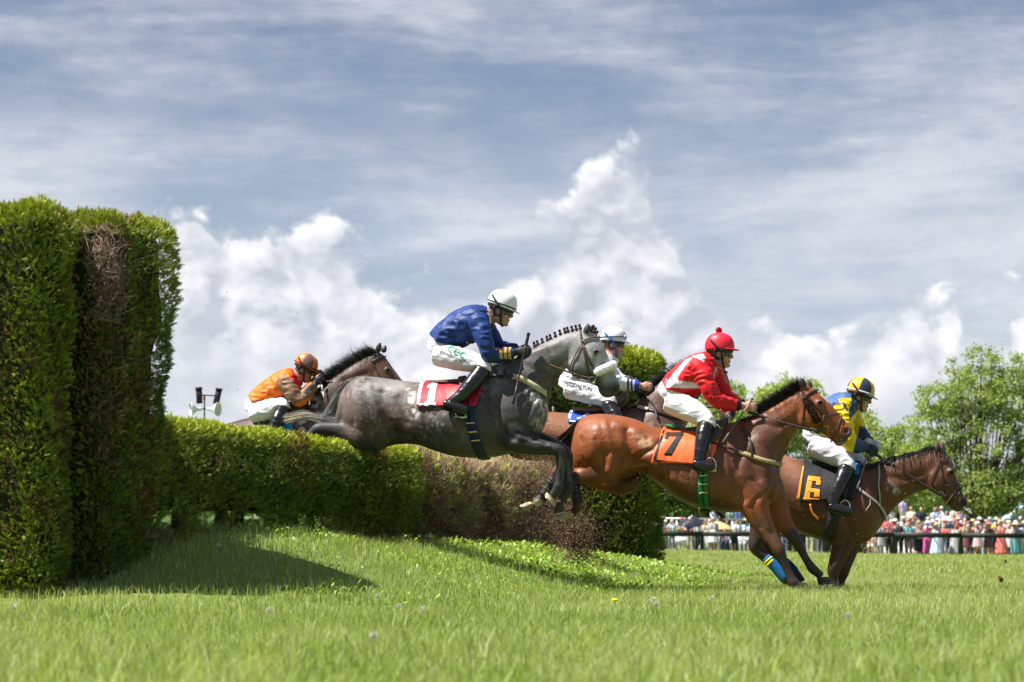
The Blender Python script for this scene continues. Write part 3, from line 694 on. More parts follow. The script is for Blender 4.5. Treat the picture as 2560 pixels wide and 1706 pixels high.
def patch(surf, poly4, nu, nv, off=0.012, thick=0.006, side=1, wave=0.0, seed=0, edge=None):
    """Cloth laid on a surface: bilinear grid over 4 photo pixels (top-left, top-right, bottom-right, bottom-left)."""
    a, b, c, d = [np.array(q, float) for q in poly4]; U, V = np.meshgrid(np.linspace(0, 1, nu), np.linspace(0, 1, nv))
    q = (a * (1 - U[..., None]) + b * U[..., None]) * (1 - V[..., None]) + (d * (1 - U[..., None]) + c * U[..., None]) * V[..., None]
    pts = q.reshape(-1, 2); h = [surf.at(x, y, side, off) for x, y in pts]; w = np.array([x[0] for x in h]).reshape(nv, nu, 3); n = np.array([x[1] for x in h]).reshape(nv, nu, 3)
    for _ in range(3):
        w[1:-1, 1:-1] = w[1:-1, 1:-1] * .4 + .15 * (w[:-2, 1:-1] + w[2:, 1:-1] + w[1:-1, :-2] + w[1:-1, 2:])
    if wave:
        f = fbm(np.stack([U.ravel() * 4, V.ravel() * 2, U.ravel() * 0 + seed], -1), 3, seed).reshape(nv, nu) - 0.5; w = w + n * (f * wave * 2)[..., None]
    w2 = w + n * thick; Va = np.concatenate([w.reshape(-1, 3), w2.reshape(-1, 3)]); i = np.arange(nu * nv).reshape(nv, nu); o = nu * nv
    g = lambda m: np.stack([m[:-1, :-1], m[:-1, 1:], m[1:, 1:], m[1:, :-1]], -1).reshape(-1, 4)
    rim = np.concatenate([i[0, :], i[1:, -1], i[-1, -2::-1], i[-2:0:-1, 0]]); r2 = np.roll(rim, -1)
    F = np.concatenate([g(i), g(i + o), np.stack([rim, r2, r2 + o, rim + o], -1)])
    return Va, F, np.zeros((0, 3), int), pts
def hair(roots, dirs, length, width, sag, col, curl=0.0, seg=4, wind=None):
    """Tapered ribbons; arrays of n."""
    n = len(roots); t = np.linspace(0, 1, seg + 1); g = np.array((0, 0, -1.0)); side = unit(np.cross(dirs, rng.normal(0, 1, (n, 3)))); bend = unit(np.cross(dirs, side)) 
    V = np.zeros((n, seg + 1, 2, 3)); cv = rng.normal(0, curl, n)
    for k, a in enumerate(t):
        c = roots + dirs * (length * a)[:, None] + g * (sag * length * a * a)[:, None] + bend * (cv * length * a * a)[:, None]
        if wind is not None: c = c + wind * (length * a * a)[:, None]
        w = (width * (1 - a * 0.85) * 0.5)[:, None]; V[:, k, 0] = c - side * w; V[:, k, 1] = c + side * w
    b = np.arange(n)[:, None] * (2 * (seg + 1)); F = np.concatenate([b + np.array([[2 * k, 2 * k + 1, 2 * k + 3, 2 * k + 2]]) for k in range(seg)])
    return V.reshape(-1, 3), F, np.repeat(col, 2 * (seg + 1), 0)
hair_mat = pmat('horse_hair', attr=True, rough=0.5, spec=0.35)
def polyhair(lines, n, spread, width, col, jitter=0.25):
    """Locks following guide curves: lines = list of (k,3) arrays of equal length; strands are random mixes of neighbouring guides."""
    L = np.array([crom(l, 4) for l in lines]); m, k, _ = L.shape; i = rng.uniform(0, m - 1.001, n); a = i.astype(int); f = (i - a)[:, None, None]
    base = L[a] * (1 - f) + L[a + 1] * f; t = np.linspace(0, 1, k)[None, :, None]
    off = rng.normal(0, 1, (n, 1, 3)) * spread * (0.25 + t) + rng.normal(0, 1, (n, 1, 3)) * spread * jitter * np.sin(t * 9 + rng.uniform(0, 6, (n, 1, 1)))
    c = base + off; ln = rng.uniform(0.72, 1.0, (n, 1, 1)); 
    s = unit(rng.normal(0, 1, (n, 1, 3))); w = width * (1 - 0.8 * t) * 0.5
    V = np.stack([c - s * w, c + s * w], 2); b = np.arange(n)[:, None] * (2 * k); F = np.concatenate([b + np.array([[2 * q, 2 * q + 1, 2 * q + 3, 2 * q + 2]]) for q in range(k - 1)])
    cc = np.repeat(col, 2 * k, 0); return V.reshape(-1, 3), F, cc

# ------------------------------------------------------------------ horses
def coat_mat(name, dapple=0.0, rough=0.36, dust=0.0):
    m = bpy.data.materials.new(name); m.use_nodes = True; nt = m.node_tree; X.nt = nt; b = nt.nodes['Principled BSDF']
    a = nt.nodes.new('ShaderNodeVertexColor'); a.layer_name = 'Col'; c = X(a.outputs[0]); al = X(a.outputs['Alpha'])
    tc = nt.nodes.new('ShaderNodeTexCoord'); v = X(tc.outputs['Object'])
    n1 = noise(v, 5.0, 6, 0.6); n2 = noise(v, 90.0, 3, 0.6); n3 = noise(v, 18.0, 4, 0.6)
    f = (n1 - 0.5) * 0.55 + (n2 - 0.5) * 0.35 + (n3 - 0.5) * 0.25 + 1.0; c = mixc(1.0, c, vec(f, f, f), 'MULTIPLY')
    if dapple:
        vo = nt.nodes.new('ShaderNodeTexVoronoi'); vo.inputs['Scale'].default_value = 21; vo.feature = 'SMOOTH_F1'; vo.inputs['Smoothness'].default_value = 0.6
        mp = noise(v, 9, 3, 0.5); nt.links.new((v if False else X(tc.outputs['Object'])).s, vo.inputs['Vector'])
        spots = sstep(0.55, 0.15, X(vo.outputs['Distance'])) if False else (1.0 - sstep(0.10, 0.42, X(vo.outputs['Distance'])))
        mott = sstep(0.40, 0.62, n1 * 0.6 + n3 * 0.4); mt2 = sstep(0.5, 0.68, noise(v, 7.5, 7, 0.68, 0.6)); amt = spots * 0.50 + mott * 0.18 + mt2 * 0.6
        c = mixc((amt * al * dapple).sat(), c, (0.32, 0.30, 0.295))
        brown = sstep(0.46, 0.62, noise(v, 3.1, 4, 0.6)); c = mixc(brown * al * 0.6, c, (0.13, 0.075, 0.055))
    nt.links.new(c.s, b.inputs['Base Color'])
    rr = (n3 - 0.5) * 0.35 + (n1 - 0.5) * 0.22 + rough + 0.16; nt.links.new(rr.s, b.inputs['Roughness']); b.inputs['Specular IOR Level'].default_value = 0.42
    b.inputs['Sheen Weight'].default_value = 0.0
    bn = nt.nodes.new('ShaderNodeBump'); bn.inputs['Strength'].default_value = 0.5; bn.inputs['Distance'].default_value = 0.011
    vein = noise(v, 11.0, 4, 0.6, 1.2); rid = 1.0 - X.m('ABSOLUTE', vein - 0.5) * 14.0; rid = rid.sat() * sstep(0.45, 0.62, noise(v, 2.3, 3, 0.5))
    hgt = n3 * 0.55 + n2 * 0.12 + rid * 0.25 + n1 * 0.25; nt.links.new(hgt.s, bn.inputs['Height']); nt.links.new(bn.outputs[0], b.inputs['Normal'])
    return m
eye_mat = pmat('horse_eye', (0.005, 0.003, 0.002), 0.35, 0.06)
hoof_dark = pmat('hoof_dark', (0.055, 0.042, 0.035), 0.55, 0.3, var=0.4, vscale=30)
hoof_pale = pmat('hoof_pale', (0.42, 0.33, 0.2), 0.5, 0.3, var=0.35, vscale=30)
steel = pmat('steel', (0.55, 0.54, 0.5), 0.25, 0.5, metal=1.0); brass = pmat('brass', (0.72, 0.55, 0.25), 0.25, 0.5, metal=1.0)
leather = pmat('dark_leather', (0.030, 0.018, 0.013), 0.45, 0.5, var=0.3, vscale=25); leather_br = pmat('brown_leather', (0.085, 0.045, 0.032), 0.5, 0.4, var=0.3, vscale=25)
rubber = pmat('black_rubber', (0.018, 0.017, 0.018), 0.55, 0.4, var=0.3, vscale=40)
def ears_of(fr, specs):
    out = []
    for (bx, by, tx, ty, lat, w) in specs:
        b = fr.P(bx, by, lat); t = fr.P(tx, ty, lat * 1.05); ax = t - b; L = np.linalg.norm(ax); ax = ax / L; sd = unit(np.cross(ax, fr.r)); k = np.array((0, .12, .3, .5, .7, .86, 1.0)); wd = np.array((.6, .85, 1.05, 1.0, .8, .5, .14)) * w * 1.15
        th = np.linspace(0, 2 * np.pi, 12, endpoint=False)
        out.append(rings_mesh(np.array([b - ax * .01 + ax * L * kk + np.cos(th)[:, None] * sd * ww + np.sin(th)[:, None] * fr.r * ww * .72 for kk, ww in zip(k, wd)])))
    return out
def hoof(root, fr, cor, toe, heel, lat, mat, w=0.052):
    """Hoof from coronet centre to the sole edge given by toe and heel pixels."""
    a = fr.P(cor[0], cor[1], lat); t = fr.P(toe[0], toe[1], lat); h = fr.P(heel[0], heel[1], lat); c = (t + h) / 2; lx = (t - h) / 2; th = np.linspace(0, 2 * np.pi, 18, endpoint=False); Rg = []
    for k, s in ((0, .74), (.15, .80), (.6, .93), (.97, 1.0), (1.0, 0.96)):
        cc = a * (1 - k) + c * k; Rg.append(cc + np.cos(th)[:, None] * lx * s + np.sin(th)[:, None] * fr.r * w * s)
    v, f, t3 = rings_mesh(np.array(Rg)); o = put('hoof', mesh_np('hoof', v, [f, t3], mat=mat), root)
    v, f, t3 = rings_mesh(np.array([c + (c - a) * q + np.cos(th)[:, None] * lx * 1.0 + np.sin(th)[:, None] * fr.r * w for q in (0.02, 0.12)])); put('horseshoe', mesh_np('horseshoe', v, [f, t3], mat=steel), o)
def horse(name, label, fr, foot, body, neck, head, legs, ears, coat, strokes, base, muscles=(), eye=None, eye_r=5.5, nostril=None, extra=(), hooves=(), mouth=None, group='racehorses jumping the hedge', vox=0.0125, dapcol=None):
    org = fr.P(foot[0], foot[1], 0); org[2] = max(0.0, float(gz(org[0], org[1])))
    root = empty(name, tuple(org), label, 'horse', group)
    parts = [loft(fr, body), loft(fr, neck), loft(fr, head, k=5)] + [limb(fr, l) for l in legs] + ears_of(fr, ears) + list(extra)
    if eye is not None:
        for sg in (1, -1):                                                             # brow ridge and cheek
            parts.append(blob(fr.P(eye[0] - 1, eye[1] + 1, sg * 0.083), np.eye(3), (0.032,) * 3, 10))
            parts.append(blob(fr.P(eye[2], eye[3], sg * 0.055), np.array((fr.f, fr.r, (0, 0, 1))), (0.085, 0.042, 0.10), 14))
    v, f = fuse(parts, vox, 5); px = fr.px(v); lt = fr.lat(v)
    for (poly, rad, amt, *rest) in muscles:                                            # swellings and grooves, same on both flanks
        n = vnorm(v, f); d = segdist(px, poly); w = np.exp(-(d / rad) ** 2 * 1.4)
        w *= ss(0.02, 0.07, np.abs(lt)) if not rest else (np.sign(lt) * rest[0] > 0); v = v + n * (w * amt * 1.45)[:, None]
    v = relax(v, f, 2)
    if nostril is not None:
        for sg in (1, -1):
            q = fr.P(nostril[0], nostril[1], sg * 0.05); d = np.linalg.norm((v - q), axis=1); sel = (np.sign(lt) == sg); n = vnorm(v, f)
            v = v + n * (np.where(sel, 0.012 * np.exp(-((d - 0.030) / 0.013) ** 2) - 0.024 * np.exp(-(d / 0.018) ** 2), 0))[:, None]
    if mouth is not None:
        n = vnorm(v, f); d = segdist(px, mouth); v = v - n * (0.012 * np.exp(-(d / 2.2) ** 2))[:, None]
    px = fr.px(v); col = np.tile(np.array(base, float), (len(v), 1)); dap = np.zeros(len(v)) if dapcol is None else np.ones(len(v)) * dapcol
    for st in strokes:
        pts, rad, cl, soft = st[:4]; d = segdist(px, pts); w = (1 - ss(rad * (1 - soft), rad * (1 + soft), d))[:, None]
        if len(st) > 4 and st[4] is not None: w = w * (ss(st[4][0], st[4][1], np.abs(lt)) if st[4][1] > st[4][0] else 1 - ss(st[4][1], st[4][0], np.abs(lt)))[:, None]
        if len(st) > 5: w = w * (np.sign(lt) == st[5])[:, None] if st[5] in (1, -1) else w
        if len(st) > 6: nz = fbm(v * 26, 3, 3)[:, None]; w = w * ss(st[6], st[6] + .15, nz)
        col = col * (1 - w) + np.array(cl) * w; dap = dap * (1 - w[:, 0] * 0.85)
    if nostril is not None:
        for sg in (1, -1):
            d = np.linalg.norm(v - fr.P(nostril[0], nostril[1], sg * 0.05), axis=1); w = np.exp(-(d / 0.021) ** 2)[:, None]; col = col * (1 - w) + np.array((0.035, 0.012, 0.012)) * w
    me = mesh_np('body', v, f, col=col, mat=coat); al = me.color_attributes['Col']; buf = np.ones((len(v), 4), np.float32); buf[:, :3] = col; buf[:, 3] = dap; al.data.foreach_set('color', buf.ravel())
    S = Surf(fr, v, f); put('body', me, root)
    if eye is not None:
        for sg in (1, -1):
            c, n = S.at(eye[0], eye[1], sg, -0.012); vv, ff, tt = blob(c, np.array((fr.f, fr.r, (0, 0, 1))), (eye_r * fr.mpp, 0.022, eye_r * fr.mpp * .8), 12); put('eye', mesh_np('eye', vv, [ff, tt], mat=eye_mat), root)
    for hf in hooves: hoof(root, fr, *hf)
    return root, S
def strand_cols(n, a, b): t = rng.random(n)[:, None]; return (np.array(a) * (1 - t) + np.array(b) * t) * rng.uniform(0.7, 1.3, (n, 1))
def mane(root, fr, crest, n, d0, length, width, sag, cols, lat=0.02, spread=0.35, both=True, wind=None, curl=.3):
    q = crom(np.array(crest, float), 12); i = rng.uniform(0, len(q) - 1.001, n); a = i.astype(int); f = (i - a)[:, None]; p = q[a] * (1 - f) + q[a + 1] * f
    w = np.array([fr.P(x, y, l) for (x, y), l in zip(p, rng.normal(0, lat, n))]); t = i / (len(q) - 1)
    d = np.array(d0[0])[None] * (1 - t[:, None]) + np.array(d0[1])[None] * t[:, None]; dw = d[:, :1] * fr.f + d[:, 1:2] * fr.r + d[:, 2:3] * np.array((0, 0, 1.0))
    dw = unit(dw + rng.normal(0, spread, (n, 3)) * np.array((1, 1, .6))); L = rng.uniform(length[0], length[1], n) * (0.7 + 0.6 * fbm(np.stack([i * .35, i * 0, i * 0], -1), 2, 5))
    v, F, c = hair(w - dw * 0.02, dw, L, rng.uniform(width[0], width[1], n), np.full(n, sag), strand_cols(n, *cols), curl, 4, wind)
    put('mane', mesh_np('mane', v, F, col=c, smooth=False, mat=hair_mat), root)
def tail(root, fr, guides, n, spread, width, cols):
    L = [fr.PP(g) for g in guides]; v, F, c = polyhair(L, n, spread, width, strand_cols(n, *cols)); put('tail', mesh_np('tail', v, F, col=c, smooth=False, mat=hair_mat), root)
def put_parts(name, lst, mat, parent):
    v, fl = merge(lst); return put(name, mesh_np(name, v, fl, mat=mat), parent)
def ring(fr, c, rad, r, lat, normal=None, seg=18):
    th = np.linspace(0, 2 * np.pi, seg + 1); p = fr.P(c[0], c[1], lat) if len(c) == 2 else np.array(c); k = p + np.cos(th)[:, None] * fr.f * rad + np.sin(th)[:, None] * np.array((0, 0, 1.0)) * rad
    return tube_mesh(k, r, 6, False)
def on(S, pts, side=1, off=0.008): return np.array([S.at(x, y, side, off)[0] for x, y in pts])

# --- the grey ----------------------------------------------------------------
FG = Frame(1120, 19.6, 9)
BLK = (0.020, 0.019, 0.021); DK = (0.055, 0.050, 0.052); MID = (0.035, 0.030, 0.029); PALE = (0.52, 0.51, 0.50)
g_body = [(846, 1010, 850, 1062, .07), (858, 975, 868, 1095, .17), (890, 944, 912, 1118, .245, .1), (930, 942, 948, 1122, .265, .1), (970, 947, 990, 1112, .25, .1), (1015, 953, 1040, 1112, .255, .25), (1060, 957, 1085, 1127, .275, .3), (1127, 956, 1135, 1141, .29, .35),
          (1190, 945, 1192, 1146, .285, .35), (1240, 918, 1243, 1142, .25, .45), (1285, 915, 1290, 1130, .225, .5), (1330, 935, 1328, 1108, .19, .4), (1358, 975, 1352, 1082, .145), (1369, 1010, 1366, 1055, .08)]
g_neck = [(1225, 920, 1345, 1075, .16), (1262, 898, 1366, 1020, .15), (1300, 884, 1376, 978, .125), (1338, 868, 1390, 950, .105), (1378, 849, 1403, 930, .09), (1412, 835, 1415, 915, .08), (1448, 827, 1424, 898, .07)]
g_head = [(1452, 826, 1412, 884, .068), (1474, 829, 1411, 912, .083), (1494, 841, 1424, 930, .098), (1507, 860, 1444, 938, .103), (1517, 882, 1465, 945, .092), (1527, 907, 1483, 952, .074), (1537, 933, 1493, 965, .06), (1547, 955, 1497, 980, .057), (1551, 971, 1506, 991, .056), (1548, 984, 1520, 996, .038)]
g_legs = [
    # near and far forelegs, folded under
    [(1262, 1050, .16, 44, .07), (1290, 1095, .17, 36, .06), (1330, 1113, .165, 25, .05), (1372, 1121, .155, 17), (1398, 1128, .15, 15.5), (1403, 1150, .15, 13), (1400, 1180, .15, 11), (1398, 1200, .15, 11.5), (1397, 1216, .15, 14), (1388, 1232, .15, 11.5), (1380, 1240, .15, 11)],
    [(1285, 1060, -.15, 40, .07), (1310, 1092, -.16, 32, .06), (1360, 1107, -.15, 22, .045), (1402, 1122, -.14, 15), (1417, 1138, -.14, 15), (1421, 1160, -.14, 12), (1420, 1185, -.14, 11), (1421, 1205, -.14, 11.5), (1421, 1221, -.14, 14), (1410, 1240, -.14, 11.5), (1402, 1252, -.14, 11)],
    # hind legs, trailing through the top of the hedge
    [(935, 1050, .13, 62, .10), (925, 1085, .15, 46, .09), (880, 1080, .15, 31, .06), (838, 1075, .14, 20, .045), (802, 1072, .13, 16), (788, 1078, .13, 14), (766, 1100, .13, 10), (744, 1122, .13, 11.5), (728, 1128, .13, 9), (714, 1132, .13, 9)],
    [(935, 1050, -.13, 62, .10), (930, 1090, -.15, 46, .09), (885, 1092, -.15, 31, .06), (840, 1082, -.14, 20, .045), (806, 1080, -.13, 16), (790, 1086, -.13, 14), (766, 1106, -.13, 10), (742, 1128, -.13, 11.5), (726, 1134, -.13, 9), (712, 1138, -.13, 9)]]
g_ears = [(1466, 838, 1472, 804, .045, .029), (1478, 836, 1486, 806, -.045, .027)]
g_musc = [([(930, 960), (960, 1030), (960, 1090)], 8, .009), ([(885, 980), (905, 1060)], 7, -.008), ([(1075, 1030), (1082, 1105)], 5, -.005), ([(1105, 1040), (1112, 1118)], 5, -.005), ([(1310, 960), (1330, 1000)], 7, -.010), ([(1255, 1085), (1240, 1115)], 8, -.010), ([(1010, 1000), (1035, 1060)], 9, -.007), ([(1280, 960), (1300, 1010), (1330, 1060)], 22, .018), ([(1250, 1000), (1262, 1070), (1290, 1100)], 9, -.012), ([(1225, 960), (1232, 1040), (1250, 1110)], 10, -.008), ([(905, 1000), (925, 1070)], 30, .02), ([(970, 985), (985, 1050), (1000, 1085)], 13, -.016), ([(945, 965), (1005, 985)], 16, .012),
          ([(990, 1085), (1040, 1095)], 10, -.018), ([(870, 985), (862, 1050)], 10, -.010), ([(1030, 1080), (1100, 1112), (1190, 1125)], 14, .010), ([(1295, 905), (1345, 930), (1395, 925)], 11, -.010), ([(1330, 885), (1400, 860)], 10, .008), ([(1385, 945), (1345, 1000), (1325, 1040)], 8, -.012),
          ([(1505, 905), (1490, 950)], 7, -.008), ([(1440, 905), (1445, 925)], 12, .010), ([(1480, 890), (1520, 945)], 4, .006), ([(1300, 1085), (1375, 1108)], 4, -.008), ([(1310, 1098), (1380, 1120)], 5, .006)]
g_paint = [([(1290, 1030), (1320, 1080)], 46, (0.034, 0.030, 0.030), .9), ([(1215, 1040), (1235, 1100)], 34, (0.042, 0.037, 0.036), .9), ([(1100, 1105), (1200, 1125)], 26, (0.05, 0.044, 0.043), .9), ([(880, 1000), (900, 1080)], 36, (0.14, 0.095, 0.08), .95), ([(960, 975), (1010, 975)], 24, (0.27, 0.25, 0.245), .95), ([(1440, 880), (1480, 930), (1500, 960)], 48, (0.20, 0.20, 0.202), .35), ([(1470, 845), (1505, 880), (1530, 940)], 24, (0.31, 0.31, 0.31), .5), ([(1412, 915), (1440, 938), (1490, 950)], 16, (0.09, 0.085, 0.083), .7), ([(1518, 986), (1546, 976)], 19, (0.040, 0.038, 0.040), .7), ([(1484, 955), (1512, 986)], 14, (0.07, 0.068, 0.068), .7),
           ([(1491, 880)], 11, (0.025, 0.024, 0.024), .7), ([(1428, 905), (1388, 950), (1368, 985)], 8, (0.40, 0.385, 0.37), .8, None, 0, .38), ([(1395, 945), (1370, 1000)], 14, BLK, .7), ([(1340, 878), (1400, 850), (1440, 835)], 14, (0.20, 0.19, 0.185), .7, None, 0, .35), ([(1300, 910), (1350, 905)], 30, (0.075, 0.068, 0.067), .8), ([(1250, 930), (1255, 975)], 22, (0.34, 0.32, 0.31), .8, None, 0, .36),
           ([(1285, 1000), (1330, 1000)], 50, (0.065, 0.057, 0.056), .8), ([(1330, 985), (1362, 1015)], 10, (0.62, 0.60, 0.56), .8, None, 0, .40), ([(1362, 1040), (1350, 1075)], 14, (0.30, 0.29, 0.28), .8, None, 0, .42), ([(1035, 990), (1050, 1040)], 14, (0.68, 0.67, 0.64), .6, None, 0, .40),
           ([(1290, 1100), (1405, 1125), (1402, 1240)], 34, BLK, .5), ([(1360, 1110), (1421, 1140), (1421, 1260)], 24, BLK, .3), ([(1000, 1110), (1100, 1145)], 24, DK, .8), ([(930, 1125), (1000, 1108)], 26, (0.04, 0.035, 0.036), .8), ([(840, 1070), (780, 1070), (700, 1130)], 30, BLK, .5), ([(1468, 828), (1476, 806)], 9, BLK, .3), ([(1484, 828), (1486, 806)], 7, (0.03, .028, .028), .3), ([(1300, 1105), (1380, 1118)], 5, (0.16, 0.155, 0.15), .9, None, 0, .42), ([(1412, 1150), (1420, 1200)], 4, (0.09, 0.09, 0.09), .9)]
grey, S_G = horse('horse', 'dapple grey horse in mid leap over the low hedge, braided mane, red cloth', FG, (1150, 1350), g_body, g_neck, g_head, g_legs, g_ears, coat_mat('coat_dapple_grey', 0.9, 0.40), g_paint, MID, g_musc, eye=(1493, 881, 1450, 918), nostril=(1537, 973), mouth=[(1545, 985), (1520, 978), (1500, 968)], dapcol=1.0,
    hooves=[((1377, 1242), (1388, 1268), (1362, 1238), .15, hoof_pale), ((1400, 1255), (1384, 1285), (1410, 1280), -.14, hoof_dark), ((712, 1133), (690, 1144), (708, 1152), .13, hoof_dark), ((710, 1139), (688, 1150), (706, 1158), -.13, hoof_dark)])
for sx in np.arange(12):                                           # braided knots along the crest
    t = sx / 11; cr = crom(np.array([(1338, 868), (1362, 857), (1386, 845), (1410, 834), (1432, 828), (1452, 824)], float), 6); p = cr[min(int(t * (len(cr) - 1)), len(cr) - 1)]
    a = fr_p = FG.P(p[0] - 1, p[1] - 1, 0.012); up = np.array((0, 0, 1.0)) - FG.f * .25
    b1 = blob(a + up * 0.004, np.eye(3), (0.016, 0.014, 0.016), 8); b2 = blob(a + up * 0.030, np.eye(3), (0.0125, 0.012, 0.0125), 8); b3 = tube_mesh([a, a + up * .034], .009, 6)
    put_parts('mane_braid', [b1, b2, b3], pmat('braided_hair', (0.028, 0.024, 0.024), 0.6, 0.3, bump=.6, bscale=90), grey)
for (x, y) in ((1489, 822), (1481, 817), (1493, 830)): put_parts('mane_braid', [blob(FG.P(x, y, 0), np.eye(3), (.013, .013, .013), 8), blob(FG.P(x - 4, y + 8, 0), np.eye(3), (.016, .014, .018), 8)], MATS['braided_hair'], grey)
tail(grey, FG, [[(892, 945, .02), (862, 958, .03), (840, 985, .03), (820, 1020, .03), (800, 1045, .02)], [(890, 948, -.02), (870, 962, 0), (852, 995, 0), (838, 1030, 0), (815, 1050, 0)], [(888, 952, .02), (862, 975, .03), (852, 1020, .04), (848, 1052, .03), (790, 1040, .02)], [(886, 955, .0), (866, 985, .03), (856, 1030, .04), (845, 1060, .03), (770, 1045, .02)]], 640, .016, .007, ((0.10, 0.095, 0.09), (0.42, 0.41, 0.40)))
tail(grey, FG, [[(850, 1040, .04), (846, 1058, .03), (815, 1052, .02), (780, 1044, .02), (735, 1050, .0)], [(852, 1030, .04), (848, 1062, .03), (818, 1058, .02), (775, 1038, .02), (715, 1055, .0)], [(852, 1030, .04), (842, 1066, .03), (800, 1048, .02), (760, 1032, .02), (708, 1040, .0)]], 200, .010, .006, ((0.45, 0.40, 0.30), (0.66, 0.60, 0.48)))

# --- bay with the orange cloth ------------------------------------------------
FB = Frame(1690, 20.0, 9)
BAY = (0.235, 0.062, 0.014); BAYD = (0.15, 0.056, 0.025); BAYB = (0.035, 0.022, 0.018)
b_body = [(1434, 1090, 1428, 1150, .08), (1444, 1058, 1436, 1188, .17), (1465, 1040, 1462, 1196, .225, .1), (1503, 1035, 1505, 1188, .255, .1), (1547, 1039, 1562, 1178, .26, .1), (1590, 1049, 1606, 1184, .255, .2), (1632, 1066, 1648, 1214, .265, .3), (1680, 1075, 1700, 1252, .285, .35), (1730, 1074, 1748, 1270, .29, .35), (1780, 1066, 1795, 1280, .28, .4), (1830, 1056, 1838, 1282, .25, .45), (1870, 1058, 1880, 1278, .225, .4), (1912, 1090, 1918, 1266, .185, .2), (1940, 1140, 1940, 1250, .13), (1950, 1175, 1946, 1222, .07)]
b_neck = [(1815, 1062, 1935, 1235, .15), (1858, 1048, 1950, 1170, .145), (1898, 1034, 1962, 1134, .125), (1930, 1016, 1976, 1105, .105), (1958, 999, 1986, 1083, .092), (1985, 983, 1994, 1062, .082), (2008, 972, 1996, 1040, .072)]
b_head = [(2002, 970, 1984, 1026, .068), (2020, 968, 1988, 1050, .084), (2040, 977, 2002, 1064, .10), (2058, 990, 2022, 1073, .104), (2076, 1009, 2044, 1080, .094), (2092, 1028, 2062, 1088, .076), (2108, 1047, 2074, 1098, .062), (2122, 1063, 2084, 1107, .058), (2131, 1077, 2092, 1115, .056), (2126, 1093, 2104, 1116, .04)]
b_legs = [
    [(1862, 1180, .15, 50, .075), (1878, 1240, .165, 45, .065), (1896, 1290, .16, 31, .055), (1918, 1328, .155, 22, .045), (1938, 1360, .15, 17), (1948, 1378, .15, 16.5), (1956, 1398, .15, 12.5), (1966, 1420, .15, 10.5), (1976, 1442, .15, 11), (1984, 1457, .15, 14), (1996, 1466, .15, 11.5), (2007, 1472, .15, 12)],
    [(1910, 1200, -.13, 42, .07), (1934, 1258, -.15, 36, .06), (1956, 1303, -.15, 25, .048), (1978, 1335, -.14, 18), (1993, 1354, -.14, 15.5), (2003, 1375, -.14, 11.5), (2014, 1396, -.14, 10), (2024, 1412, -.14, 11), (2031, 1422, -.14, 12.5), (2044, 1433, -.14, 10.5), (2054, 1442, -.14, 11)],
    # hind legs folded back
    [(1525, 1110, .14, 66, .10), (1530, 1160, .16, 50, .09), (1500, 1178, .16, 38, .065), (1465, 1188, .15, 24, .05), (1440, 1194, .14, 17), (1430, 1199, .14, 15), (1438, 1218, .14, 11.5), (1441, 1242, .14, 10), (1444, 1262, .14, 12.5), (1440, 1275, .14, 11), (1430, 1281, .14, 11)],
    [(1525, 1110, -.14, 66, .10), (1565, 1190, -.16, 46, .09), (1520, 1196, -.16, 36, .065), (1460, 1185, -.15, 25, .05), (1415, 1176, -.14, 17), (1396, 1178, -.14, 15), (1384, 1198, -.14, 11.5), (1371, 1222, -.14, 10.5), (1356, 1244, -.14, 12.5), (1342, 1254, -.14, 11), (1334, 1258, -.14, 11)]]
b_ears = [(2008, 970, 2002, 940, .045, .029), (2024, 972, 2020, 946, -.045, .028)]
b_musc = [([(1870, 1095), (1862, 1140)], 5, -.006), ([(1885, 1200), (1915, 1235)], 6, -.008), ([(1700, 1100), (1780, 1130)], 20, .006), ([(1520, 1060), (1540, 1130), (1530, 1180)], 9, .008), ([(1462, 1100), (1475, 1160)], 7, -.008), ([(1830, 1140), (1842, 1230)], 6, -.008), ([(1905, 1240), (1880, 1270)], 6, -.008), ([(1700, 1150), (1706, 1215)], 5, -.004), ([(1728, 1155), (1734, 1225)], 5, -.004), ([(1672, 1140), (1678, 1200)], 5, -.004), ([(1895, 1110), (1915, 1160), (1925, 1220)], 24, .022), ([(1855, 1120), (1845, 1190), (1862, 1250)], 12, -.014), ([(1878, 1140), (1900, 1200)], 9, -.009), ([(1500, 1080), (1490, 1140)], 32, .02), ([(1575, 1080), (1582, 1130), (1565, 1175)], 13, -.02), ([(1545, 1065), (1600, 1085)], 14, .012), ([(1500, 1105), (1520, 1160)], 8, -.008), ([(1560, 1195), (1620, 1175), (1650, 1195)], 12, -.030), ([(1590, 1150), (1640, 1125), (1660, 1105)], 8, -.012),
          ([(1690, 1200), (1760, 1240), (1830, 1250)], 14, .008), ([(1905, 1060), (1945, 1070), (1975, 1055)], 10, -.009), ([(1985, 1085), (1955, 1130), (1940, 1180)], 9, -.013), ([(1925, 1030), (1975, 1000)], 9, .008), ([(2040, 1040), (2085, 1080)], 5, .008), ([(2020, 1040), (2028, 1060)], 14, .010), ([(2060, 1030), (2085, 1075)], 7, -.007), ([(1885, 1270), (1905, 1320)], 5, -.008), ([(1900, 1255), (1925, 1320)], 7, .008), ([(1942, 1195), (1925, 1245)], 7, -.016)]
